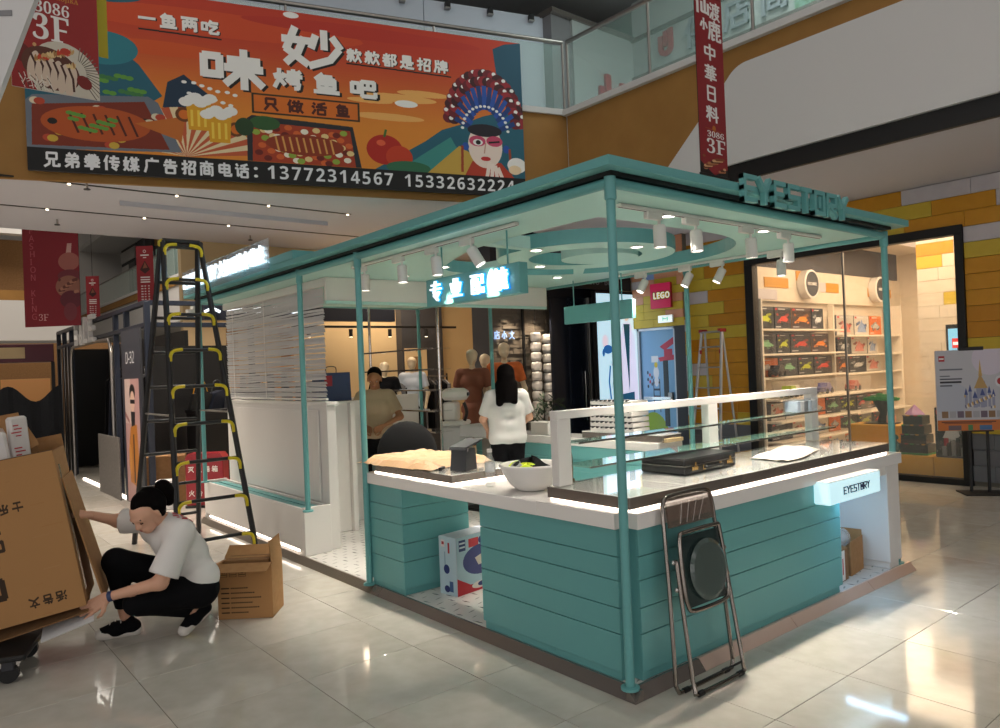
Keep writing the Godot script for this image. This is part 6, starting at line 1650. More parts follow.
	# back counter: trays, boxes, instrument, shelf tower
	for i in 6:
		var tr := thing("lens_tray", "white notched lens tray, %s of the stack on the back counter" % ["lowest", "second lowest", "third lowest", "third highest", "second highest", "topmost"][i], "tray", Vector3(2.78, 0.946 + i * 0.052, -2.52), deg_to_rad(2 - i), "lens trays stacked on the back counter")
		slab("tray", tr, Vector3(-0.12, 0.0, -0.27), Vector3(0.12, 0.04, 0.27), "white", 0.004)
		for k in 9: slab("notch", tr, Vector3(-0.125, 0.034, -0.25 + k * 0.058), Vector3(-0.1, 0.05, -0.225 + k * 0.058), "grey_dark", 0.001)
	var pb := thing("paper_box", "open white cardboard box on the back counter beside the standing woman", "box", Vector3(2.77, 0.878, -3.55))
	slab("body", pb, Vector3(-0.1, 0, -0.14), Vector3(0.1, 0.13, 0.14), "white", 0.003)
	slab("flap", pb, Vector3(-0.13, 0.128, -0.14), Vector3(-0.02, 0.133, 0.14), "white", 0.001)
	solo("wooden_sheet", "flat pale wood-edged tray on the back counter in front of the blue door", "tray", bm(Vector3(0.24, 0.035, 0.5), 0.003), "beige_wall", Vector3(2.79, 0.895, -2.12))
	var ps := thing("instrument_table", "pale grey instrument table with a small device beside the standing woman", "table", Vector3(2.45, 0.05, -4.15), deg_to_rad(8))
	slab("top_case", ps, Vector3(-0.16, 0.8, -0.3), Vector3(0.16, 0.93, 0.3), "wall_white", 0.01)
	slab("leg", ps, Vector3(-0.05, 0.02, -0.06), Vector3(0.05, 0.8, 0.06), "steel_dull", 0.004)
	slab("foot", ps, Vector3(-0.2, 0.0, -0.25), Vector3(0.2, 0.03, 0.25), "black", 0.006)
	put("device", ps, MB.new().lathe([Vector2(0, 0), Vector2(0.06, 0), Vector2(0.05, 0.06), Vector2(0.0, 0.07)], 14), "steel_dull", Vector3(-0.05, 0.93, 0.08))
	var ey := thing("eye_tester", "white eye testing instrument with rounded head at the kiosk back", "instrument", Vector3(2.45, 0.95, -4.75), deg_to_rad(-50))
	slab("base", ey, Vector3(-0.14, 0.0, -0.17), Vector3(0.14, 0.06, 0.17), "white", 0.02)
	slab("column", ey, Vector3(-0.13, 0.06, -0.1), Vector3(0.03, 0.28, 0.1), "white", 0.02)
	put("head", ey, MB.new().lathe([Vector2(0, -0.06), Vector2(0.13, -0.06), Vector2(0.16, -0.02), Vector2(0.16, 0.04), Vector2(0.11, 0.075), Vector2(0, 0.08)], 24), "white", Vector3(-0.0, 0.36, 0))
	slab("lens_window", ey, Vector3(0.1, 0.345, -0.05), Vector3(0.165, 0.385, 0.05), "black", 0.004)
	put("chin_rest", ey, MB.new().tube(smoothed([Vector3(0.12, 0.06, 0.08), Vector3(0.15, 0.16, 0.08), Vector3(0.12, 0.27, 0.08)]), 0.02, 8), "black")
	slab("stand_cabinet", ey, Vector3(-0.15, -0.9, -0.17), Vector3(0.15, -0.002, 0.17), "wall_white", 0.01)
	var st := thing("shelf_tower", "chrome pole shelf tower with narrow glass shelves at the kiosk back", "shelf unit", Vector3(2.15, 0.05, -4.62))
	for z in [0.0, -1.55]: bar("pole", st, Vector3(0, 0, z), Vector3(0, 2.4, z), 0.017, "chrome", 12)
	for i in 6:
		slab("shelf", st, Vector3(-0.12, 0.62 + i * 0.235, -1.6), Vector3(0.12, 0.632 + i * 0.235, 0.06), "glass_clear", 0.001)
		slab("shelf_front", st, Vector3(-0.125, 0.618 + i * 0.235, -1.6), Vector3(-0.118, 0.636 + i * 0.235, 0.06), "steel", 0.001)
	mat("chair_black", "08080a", 0.9)
	var oc := thing("round_chair", "black chair with wide rounded shell back behind the counter end", "chair", Vector3(0.85, 0.05, -3.3), deg_to_rad(-39))
	put("shell", oc, MB.new().ball(Vector3(0, 0.82, -0.1), Vector3(0.27, 0.29, 0.08), 28, 14), "chair_black")
	put("seat", oc, MB.new().ball(Vector3(0, 0.45, 0.12), Vector3(0.26, 0.06, 0.24), 24, 10), "black")
	bar("stem", oc, Vector3(0, 0.02, 0.1), Vector3(0, 0.42, 0.1), 0.025, "steel", 10)
	put("foot_plate", oc, MB.new().lathe([Vector2(0, 0), Vector2(0.2, 0), Vector2(0.2, 0.012), Vector2(0.03, 0.03)], 24), "steel", Vector3(0, 0, 0.1))
	mat("bag_blue", "2f3f66", 0.5)
	var pe := thing("white_pedestal", "white pedestal carrying the blue bag behind the partition", "pedestal", Vector3(0.98, 0.05, -4.95))
	slab("body", pe, Vector3(-0.22, 0, -0.2), Vector3(0.22, 1.25, 0.2), "white", 0.004)
	slab("top", pe, Vector3(-0.23, 1.25, -0.21), Vector3(0.23, 1.27, 0.21), "white_gloss", 0.003)
	var bb := thing("blue_bag", "dark blue paper bag with red mark standing on the white pedestal", "bag", Vector3(0.98, 1.322, -4.95))
	put("body", bb, MB.new().prism(PackedVector2Array([Vector2(-0.19, 0), Vector2(0.19, 0), Vector2(0.18, 0.3), Vector2(-0.18, 0.3)]), -0.08, 0.08), "bag_blue")
	slab("red_mark", bb, Vector3(-0.12, 0.16, 0.08), Vector3(-0.03, 0.27, 0.083), "logo_red", 0.001)
	put("handle", bb, MB.new().tube(smoothed([Vector3(-0.06, 0.3, 0), Vector3(-0.05, 0.36, 0), Vector3(0.05, 0.36, 0), Vector3(0.06, 0.3, 0)]), 0.005, 6), "dark_navy")

func carton_print(kind: int) -> ImageTexture:
	var base := Color("ad8050")
	var ink := Color("3a2a1c")
	var cv := Cv.new(512, 512, base)
	var q := RandomNumberGenerator.new()
	q.seed = kind + 9
	for i in 40: cv.rect(q.randf() * 1000, q.randf() * 1000, q.randf() * 160, 3, base.lightened(q.randf_range(-0.05, 0.06)))
	if kind == 0:   # the small carton: handling marks and lines of text
		for i in 3:
			cv.rect(50 + i * 170, 70, 130, 150, ink); cv.rect(56 + i * 170, 76, 118, 138, base)
			cv.rect(60 + i * 170, 175, 110, 12, ink)
		cv.line([Vector2(95, 160), Vector2(95, 100)], 10, ink); cv.line([Vector2(130, 160), Vector2(130, 100)], 10, ink); cv.oval(285, 120, 24, 22, ink); cv.oval(455, 135, 36, 24, ink)
		cv.rect(690, 50, 240, 26, ink); cv.rect(690, 95, 240, 26, ink)
		for i in 6:
			cv.rect(60, 420 + i * 90, 150, 24, ink)
			var x := 240.0
			while x < 560 + 60 * (i * 7 % 5):
				cv.rect(x, 420 + i * 90, 32, 24, ink); x += 40
	else:           # the big carton stands on its head, so its print is upside down
		var f := "士乐音"
		for i in 3:
			var s: String = HAN[f[i]]
			for st in s.split("/"):
				var v: PackedFloat64Array = st.split_floats(" ", false)
				var p := []
				for k in range(0, v.size(), 2): p.append(Vector2(720 - i * 95 - v[k] * 7.5, 330 - v[k + 1] * 6))
				cv.line(p, 11, ink)
		cv.line([Vector2(530, 430), Vector2(460, 430), Vector2(460, 485), Vector2(530, 485), Vector2(530, 540), Vector2(455, 540)], 22, ink)
		cv.line([Vector2(420, 430), Vector2(420, 540), Vector2(350, 540), Vector2(350, 430)], 22, ink)
		cv.line([Vector2(470, 620), Vector2(340, 620), Vector2(340, 720), Vector2(470, 720), Vector2(470, 820), Vector2(340, 820)], 40, ink)
		for i in 3:
			for st in HAN["活告文"[i]].split("/"):
				var v: PackedFloat64Array = st.split_floats(" ", false)
				var p := []
				for k in range(0, v.size(), 2): p.append(Vector2(880 - i * 95 - v[k] * 7.5, 930 - v[k + 1] * 6))
				cv.line(p, 11, ink)
		cv.rect(240, 130, 50, 70, Color("d8d4cc")); cv.rect(0, 0, 1000, 4, ink)
	return cv.tex()

func foreground() -> void:
	var q := RandomNumberGenerator.new()
	q.seed = 77
	# small open carton on the floor
	printed("carton_print_small", carton_print(0), 0.85)
	printed("carton_print_big", carton_print(1), 0.85)
	var sb := thing("cardboard_box", "small open brown cardboard box on the floor in front of kiosk", "box", Vector3(-0.785, 0.002, -2.72), deg_to_rad(-38))
	put("front_panel", sb, face(0.36, 0.36), "carton_print_small", Vector3(0, 0, 0.1325))
	slab("front_wall", sb, Vector3(-0.18, 0, 0.126), Vector3(0.18, 0.36, 0.131), "card", 0.0)
	slab("back_wall", sb, Vector3(-0.18, 0, -0.131), Vector3(0.18, 0.36, -0.126), "card", 0.0)
	slab("side_wall", sb, Vector3(-0.18, 0, -0.126), Vector3(-0.175, 0.36, 0.126), "card", 0.0)
	slab("side_wall", sb, Vector3(0.175, 0, -0.126), Vector3(0.18, 0.36, 0.126), "card", 0.0)
	slab("bottom", sb, Vector3(-0.18, 0, -0.13), Vector3(0.18, 0.005, 0.13), "card_dark", 0.0)
	put("flap", sb, bm(Vector3(0.36, 0.004, 0.12), 0.0), "card", Vector3(0, 0.352, 0.185), Vector3(0.25, 0, 0))
	put("flap", sb, bm(Vector3(0.36, 0.004, 0.13), 0.0), "card", Vector3(-0.01, 0.395, -0.1), Vector3(0.5, 0.0, 0.0))
	put("flap", sb, bm(Vector3(0.004, 0.15, 0.25), 0.0), "card", Vector3(0.172, 0.43, 0), Vector3(0, 0, 0.1))
	put("flap", sb, bm(Vector3(0.12, 0.004, 0.25), 0.0), "card", Vector3(-0.22, 0.335, 0), Vector3(0, 0, 0.4))
	var ib := thing("cardboard_box", "smaller brown carton standing inside the open floor box", "box", Vector3(-0.785, 0.01, -2.72), deg_to_rad(-38))
	slab("carton", ib, Vector3(-0.15, 0, -0.1), Vector3(0.15, 0.37, 0.08), "card_dark", 0.003)
	slab("tape", ib, Vector3(-0.15, 0.37, -0.02), Vector3(0.15, 0.372, 0.02), "card", 0.0)
	# big tilted carton full of packaging, on a black hand trolley
	var tl := deg_to_rad(9)
	var base := Transform3D(Basis(Vector3(0.774, 0, 0.632), Vector3.UP, Vector3(-0.632, 0, 0.774)).rotated(Vector3.UP, deg_to_rad(24)), Vector3(-1.815, 0.331, -2.53))
	var big := thing("cardboard_box", "huge battered brown cardboard box tilted by the crouching woman, full of packaging", "box")
	big.transform = base * Transform3D(Basis(Vector3(0, 0, 1), tl), Vector3.ZERO)
	var W := 0.95; var H := 0.92; var D := 0.5
	put("front_panel", big, face(0.7, H), "carton_print_big", Vector3(-0.35, 0, 0.003))
	slab("front_wall", big, Vector3(-W, 0, -0.006), Vector3(0, H, 0.0), "card", 0.0)
	slab("back_wall", big, Vector3(-W, 0, -D), Vector3(0, H + 0.06, -D + 0.006), "card", 0.0)
	slab("side_wall", big, Vector3(-0.006, 0, -D), Vector3(0, H - 0.01, -0.006), "card", 0.0)
	slab("side_wall", big, Vector3(-W, 0, -D), Vector3(-W + 0.006, H, -0.006), "card", 0.0)
	slab("bottom", big, Vector3(-W, 0, -D), Vector3(0, 0.006, 0), "card_dark", 0.0)
	slab("back_flap", big, Vector3(-W, H + 0.06, -D), Vector3(-0.2, H + 0.24, -D + 0.006), "card", 0.0)
	put("side_flap", big, bm(Vector3(0.008, 0.76, 0.46), 0.0), "card", Vector3(0.045, 0.36, -0.3), Vector3(0, 0, 0.1))
	put("bottom_flap", big, bm(Vector3(0.6, 0.006, 0.3), 0.0), "card_dark", Vector3(-0.3, -0.03, -0.17), Vector3(0.22, 0, 0.06))
	put("bottom_flap", big, bm(Vector3(0.28, 0.006, 0.2), 0.0), "wall_white", Vector3(-0.12, -0.09, -0.1), Vector3(0.3, 0, 0.15))
	put("tape_strip", big, bm(Vector3(0.003, 0.75, 0.05), 0.0), pane("tape", "d8c8a8", 0.5, 0.15), Vector3(0.003, 0.45, -0.1))
	var cl := thing("packing_waste", "folded brown cardboard flap sticking out of the huge box", "cardboard")
	cl.transform = big.transform
	put("flap", cl, bm(Vector3(0.11, 0.2, 0.006), 0.0), "card", Vector3(-0.17, 1.03, -0.22), Vector3(-0.1, 0, 0.35))
	slab("stalk", cl, Vector3(-0.17, 0.45, -0.23), Vector3(-0.1, 0.95, -0.22), "card_dark", 0.0)
	mat("poly_white", "dcd6d2", 0.3)
	mat("tape_red", "b8343a", 0.4)
	for i in 7:
		var a := Vector3(-0.5 + 0.055 * i, 0.4, -0.12 - 0.07 * (i % 4))
		var r := thing("wrapped_profile", ["brown wrapped profile with red print poking from the huge box", "white plastic-wrapped profile with red print poking from the huge box", "white plastic-wrapped profile with red print poking from the huge box"][i % 3], "packaging", Vector3.ZERO, 0.0, "wrapped packaging in the huge box")
		r.transform = big.transform
		var b := a + Vector3(-0.04 + 0.05 * (i % 3), 0.6 + 0.07 * (i % 3), 0.02)
		var up := (b - a).normalized()
		var pf := Node3D.new()
		pf.name = "profile"
		r.add_child(pf)
		pf.transform = Transform3D(Basis(up.cross(Vector3(0, 0, 1)).normalized(), up, Vector3.ZERO), (a + b) / 2)
		pf.transform.basis.z = pf.transform.basis.x.cross(up)
		pf.rotate_object_local(Vector3.UP, 0.5 * (i % 3) - 0.4)
		var ln := a.distance_to(b)
		put("wrap", pf, bm(Vector3(0.1, ln, 0.055), 0.012), "poly_white" if i % 3 else "card")
		for s in 7: put("red_print", pf, bm(Vector3(0.03 + 0.012 * (s % 3), 0.007, 0.002), 0.0), "tape_red", Vector3(-0.02 + 0.01 * (s % 2), ln * 0.5 - 0.05 - 0.02 * s - (0.05 if s > 3 else 0.0), 0.0285))
	var bp := thing("bubble_wrap", "crumpled pink bubble wrap bundle on top of the huge box", "packaging")
	bp.transform = big.transform
	var gg := []
	for i in 9:
		var row := []
		for k in 13:
			var an := TAU * k / 12.0
			var rr := 0.12 * sin(PI * 0.55 * i / 8.0) + 0.01 * (q.randf() if k < 12 else 0.5)
			row.append(Vector3(-0.33 + cos(an) * rr * 1.4, 0.98 + 0.11 * cos(PI * 0.55 * i / 8.0), -0.35 - sin(an) * rr))
		gg.append(row)
	noisy("bubble", "c8a898", "dcc6ba", 0.2, 9.0, 0.3)
	put("film", bp, MB.new().sheet(gg), "bubble")
	slab("core", bp, Vector3(-0.44, 0.3, -0.45), Vector3(-0.22, 0.98, -0.26), "card_dark", 0.0)
	var tr := thing("hand_trolley", "black flat hand trolley under the huge box", "trolley", Vector3(-2.32, 0.0, -2.78), deg_to_rad(-20))
	slab("deck", tr, Vector3(-0.42, 0.13, -0.28), Vector3(0.3, 0.16, 0.28), "black", 0.01)
	for w in [[-0.34, -0.2], [-0.34, 0.2], [0.2, -0.2], [0.2, 0.2]]:
		var fk := slab("caster_fork", tr, Vector3(w[0] - 0.03, 0.07, w[1] - 0.025), Vector3(w[0] + 0.03, 0.13, w[1] + 0.025), "grey_dark", 0.004)
		put("wheel", fk, MB.new().lathe([Vector2(0, -0.016), Vector2(0.05, -0.016), Vector2(0.05, 0.016), Vector2(0, 0.016)], 16), "black", Vector3(0, -0.05, 0), Vector3(PI / 2, 0, 0))
	# folding chair leaning on the counter
	var ch := thing("folding_chair", "chrome folding chair in clear plastic wrap leaning on the teal counter", "chair")
	ch.transform = Transform3D(Basis(Vector3(1, 0, 0.0), Vector3(0.0, 0.9932, -0.1165), Vector3(0, 0.1165, 0.9932)), Vector3(0.45, 0.0, 0.105))
	mat("tube_steel", "8f8882", 0.15, 1.0)
	var cy := 0.94
	put("back_frame", ch, MB.new().tube([Vector3(-0.235, 0.05, -0.03), Vector3(-0.215, 0.5, -0.01)] + smoothed([Vector3(-0.205, cy - 0.1, 0), Vector3(-0.19, cy - 0.03, 0), Vector3(-0.13, cy, 0), Vector3(0.13, cy, 0), Vector3(0.19, cy - 0.03, 0), Vector3(0.205, cy - 0.1, 0)], 4) + [Vector3(0.215, 0.5, -0.01), Vector3(0.235, 0.05, -0.03)], 0.011, 10), "tube_steel")
	put("leg_frame", ch, MB.new().tube([Vector3(-0.19, 0.63, 0.035), Vector3(-0.205, 0.08, 0.05)] + smoothed([Vector3(-0.2, 0.03, 0.055), Vector3(-0.17, 0.012, 0.055), Vector3(0.17, 0.012, 0.055), Vector3(0.2, 0.03, 0.055)], 3) + [Vector3(0.205, 0.08, 0.05), Vector3(0.19, 0.63, 0.035)], 0.011, 10), "tube_steel")
	put("foot_bar", ch, MB.new().tube(smoothed([Vector3(-0.235, 0.05, -0.03), Vector3(-0.22, 0.02, -0.03), Vector3(-0.18, 0.012, -0.03), Vector3(0.18, 0.012, -0.03), Vector3(0.22, 0.02, -0.03), Vector3(0.235, 0.05, -0.03)], 3), 0.011, 10), "tube_steel")
	put("cross_bar", ch, MB.new().tube([Vector3(-0.21, 0.06, 0.05), Vector3(0.21, 0.06, 0.05)], 0.006, 8), "black")
	var sf := smoothed([Vector3(-0.13, 0.76, 0.05), Vector3(0.13, 0.76, 0.05), Vector3(0.165, 0.73, 0.05), Vector3(0.175, 0.5, 0.05), Vector3(0.165, 0.42, 0.05), Vector3(0.12, 0.385, 0.05), Vector3(-0.12, 0.385, 0.05), Vector3(-0.165, 0.42, 0.05), Vector3(-0.175, 0.5, 0.05), Vector3(-0.165, 0.73, 0.05), Vector3(-0.13, 0.76, 0.05)], 3)
	sf.remove_at(sf.size() - 1)
	var se := put("seat_frame", ch, MB.new().tube(sf, 0.011, 10, true), "tube_steel")
	put("seat_pad", se, MB.new().box(Vector3(0, 0.572, 0.042), Vector3(0.31, 0.34, 0.012)), pane("seat_wrap", "2c3a3a", 0.78, 0.1))
	put("round_cushion", se, MB.new().lathe([Vector2(0, 0), Vector2(0.13, 0.0), Vector2(0.15, 0.012), Vector2(0.13, 0.022), Vector2(0, 0.02)], 28), pane("cushion", "5a6a66", 0.6, 0.1), Vector3(0.02, 0.56, 0.05), Vector3(PI / 2, 0, 0))
	var bk := put("back_rest", ch, MB.new().box(Vector3(0, 0.855, 0.012), Vector3(0.37, 0.13, 0.012)), pane("back_wrap", "7d6a5e", 0.6, 0.12))
	for i in 4: put("wrap_crease", bk, MB.new().tube([Vector3(-0.1 + i * 0.05, 0.8, 0.02), Vector3(-0.07 + i * 0.06, 0.9, 0.02)], 0.002, 5), "film")
	for x in [-0.2, 0.2]:
		for y in [0.63, 0.5]: put("rivet", ch, MB.new().lathe([Vector2(0.012, -0.014), Vector2(0.012, 0.014), Vector2(0, 0.018)], 10), "steel", Vector3(x, y, 0.03), Vector3(0, 0, PI / 2 if x < 0 else -PI / 2))
	for x in [-0.165, 0.165]:
		for z in [-0.03, 0.055]: put("rubber_tip", ch, MB.new().tube([Vector3(x - 0.02, 0.012, z), Vector3(x + 0.02, 0.012, z)], 0.014, 10), "black")
	# tissue carton under the counter
	var cv := Cv.new(220, 400, Color("a8c4cf"))
	cv.rect(60, 60, 150, 190, Color("22386a")); cv.rect(70, 100, 130, 30, Color("c8d4dc")); cv.rect(70, 170, 130, 30, Color("c8d4dc"))
	cv.rect(280, 70, 230, 150, Color("b0222e")); cv.oval(640, 130, 130, 80, Color("1f2f6a"))
	cv.oval(560, 460, 420, 260, Color("1c2a66")); cv.poly([Vector2(420, 420), Vector2(740, 330), Vector2(820, 520), Vector2(500, 560)], Color("cfc8b8"))
	cv.poly([Vector2(0, 700), Vector2(300, 860), Vector2(780, 900), Vector2(780, 1000), Vector2(0, 1000)], Color("b0222e")); cv.oval(520, 900, 190, 60, Color("e0d8d0")); cv.oval(560, 890, 90, 40, Color("1c2a66"))
	printed("tissue_front", cv.tex(), 0.6)
	cv = Cv.new(160, 400, Color("b4ccd6"))
	cv.rect(120, 60, 220, 120, Color("e0d0d0")); cv.rect(160, 90, 140, 50, Color("a02a3a")); cv.rect(520, 100, 100, 180, Color("b0222e")); cv.rect(300, 260, 70, 260, Color("8aa6b8"))
	cv.oval(420, 560, 170, 80, Color("1c2a66")); cv.oval(420, 900, 160, 60, Color("1c2a66")); cv.rect(560, 760, 220, 180, Color("3a5a8a"))
	printed("tissue_side", cv.tex(), 0.6)
	var ti := thing("tissue_carton", "pale blue tissue carton with navy circles under the counter", "box", Vector3(0.42, 0.051, -1.84), deg_to_rad(8))
	slab("carton", ti, Vector3(-0.12, 0, -0.17), Vector3(0.3, 0.4, 0.0), "pale_blue", 0.003)
	put("front_print", ti, face(0.42, 0.4), "tissue_front", Vector3(0.09, 0, 0.002))
	put("side_print", ti, face(0.17, 0.4), "tissue_side", Vector3(-0.122, 0, -0.085), Vector3(0, -PI / 2, 0))
	# boxes in the niche
	var n1 := thing("cardboard_box", "open brown cardboard box in the lit counter niche", "box", Vector3(2.6, 0.052, -0.3), deg_to_rad(8))
	slab("wall", n1, Vector3(-0.12, 0, 0.105), Vector3(0.14, 0.24, 0.11), "card", 0.0)
	slab("wall", n1, Vector3(-0.12, 0, -0.11), Vector3(0.14, 0.26, -0.105), "card", 0.0)
	slab("wall", n1, Vector3(-0.12, 0, -0.105), Vector3(-0.115, 0.2, 0.105), "card_dark", 0.0)
	slab("wall", n1, Vector3(0.135, 0, -0.105), Vector3(0.14, 0.28, 0.105), "card", 0.0)
	put("plastic_film", n1, MB.new().ball(Vector3(-0.02, 0.24, 0), Vector3(0.08, 0.07, 0.08), 12, 8), "film")
	var n2 := thing("cardboard_box", "brown carton with white taped label in the lit counter niche", "box", Vector3(2.3, 0.052, -0.28), deg_to_rad(6))
	slab("carton", n2, Vector3(-0.12, 0, -0.13), Vector3(0.12, 0.22, 0.13), "card_dark", 0.003)
	slab("label", n2, Vector3(-0.02, 0.01, 0.13), Vector3(0.05, 0.21, 0.133), "white", 0.0)
	slab("red_print", n2, Vector3(0.005, 0.05, 0.133), Vector3(0.02, 0.16, 0.1345), "tape_red", 0.0)
	var n3 := thing("glass_sheet", "pale sheet standing behind the cartons in the counter niche", "sheet", Vector3(2.35, 0.052, -0.48))
	slab("sheet", n3, Vector3(-0.18, 0, -0.01), Vector3(0.16, 0.38, 0.0), "mint", 0.002)
	# aluminium step ladder by the brick wall
	var al := thing("step_ladder", "aluminium step ladder with red caps standing by the amber wall", "ladder", Vector3(6.78, 0, -4.22), -PI / 2)
	mat("cap_red", "a8202c", 0.4)
	for s in [-1, 1]:
		put("front_rail", al, MB.new().tube([Vector3(s * 0.26, 0, 0.3), Vector3(s * 0.17, 2.02, 0.0)], 0.025, 4), "alu")
		put("rear_rail", al, MB.new().tube([Vector3(s * 0.24, 0, -0.25), Vector3(s * 0.15, 2.0, -0.05)], 0.02, 4), "alu")
		put("cap", al, bm(Vector3(0.06, 0.05, 0.14)), "cap_red", Vector3(s * 0.165, 2.03, -0.02))
		put("brace", al, bm(Vector3(0.03, 0.06, 0.03)), "cap_red", Vector3(s * 0.17, 1.72, 0.05))
	for i in 6: slab("step", al, Vector3(-0.24 + i * 0.014, 0.28 + i * 0.3, 0.235 - i * 0.044), Vector3(0.24 - i * 0.014, 0.3 + i * 0.3, 0.3 - i * 0.044), "alu", 0.003)
	slab("top_step", al, Vector3(-0.18, 2.0, -0.08), Vector3(0.18, 2.025, 0.05), "alu", 0.004)
	# black and yellow ladder by the kiosk
	mat("ladder_black", "141417", 0.4)
	mat("ladder_yellow", "d8c41c", 0.4)
	var ld := thing("a_frame_ladder", "tall black A-frame ladder with yellow rung braces beside the kiosk", "ladder", Vector3(-0.515, 0, -4.93))
	var topy := 2.9
	for f in [[0.78, 0.33], [-0.8, 0.31]]:
		var z0: float = f[0]
		for s in [-1, 1]: put("rail", ld, MB.new().tube([Vector3(s * f[1], 0.0, z0), Vector3(s * 0.165, topy, z0 * 0.04)], 0.026, 4), "ladder_black")
		for i in 9:
			var t := (i + 0.72) * 0.113
			var w := lerpf(f[1], 0.165, t)
			var c := Vector3(0, topy * t, lerpf(z0, z0 * 0.04, t))
			put("rung", ld, MB.new().tube([c - Vector3(w, 0, 0), c + Vector3(w, 0, 0)], 0.016, 6), "ladder_black")
			if z0 > 0:
				for s in [-1, 1]: put("brace", ld, MB.new().tube(smoothed([c + Vector3(s * w * 0.98, -0.1, 0.035), c + Vector3(s * w * 0.96, -0.04, 0.035), c + Vector3(s * (w - 0.04), -0.005, 0.035), c + Vector3(s * (w - 0.11), 0.005, 0.035)], 3), 0.015, 6), "ladder_yellow")
	for s in [-1, 1]:
		put("hinge_cap", ld, bm(Vector3(0.05, 0.06, 0.09), 0.012), "ladder_black" if s > 0 else "ladder_yellow", Vector3(s * 0.17, topy - 0.02, 0.0))
		put("foot", ld, bm(Vector3(0.07, 0.04, 0.06)), "ladder_yellow", Vector3(s * 0.33, 0.02, 0.78))
		put("spreader", ld, MB.new().tube([Vector3(s * 0.26, 1.3, 0.44), Vector3(s * 0.25, 1.3, -0.44)], 0.008, 6), "steel_dull")
	put("top_rung", ld, MB.new().tube([Vector3(-0.165, topy, 0.02), Vector3(0.165, topy, 0.02)], 0.024, 8), "ladder_black")

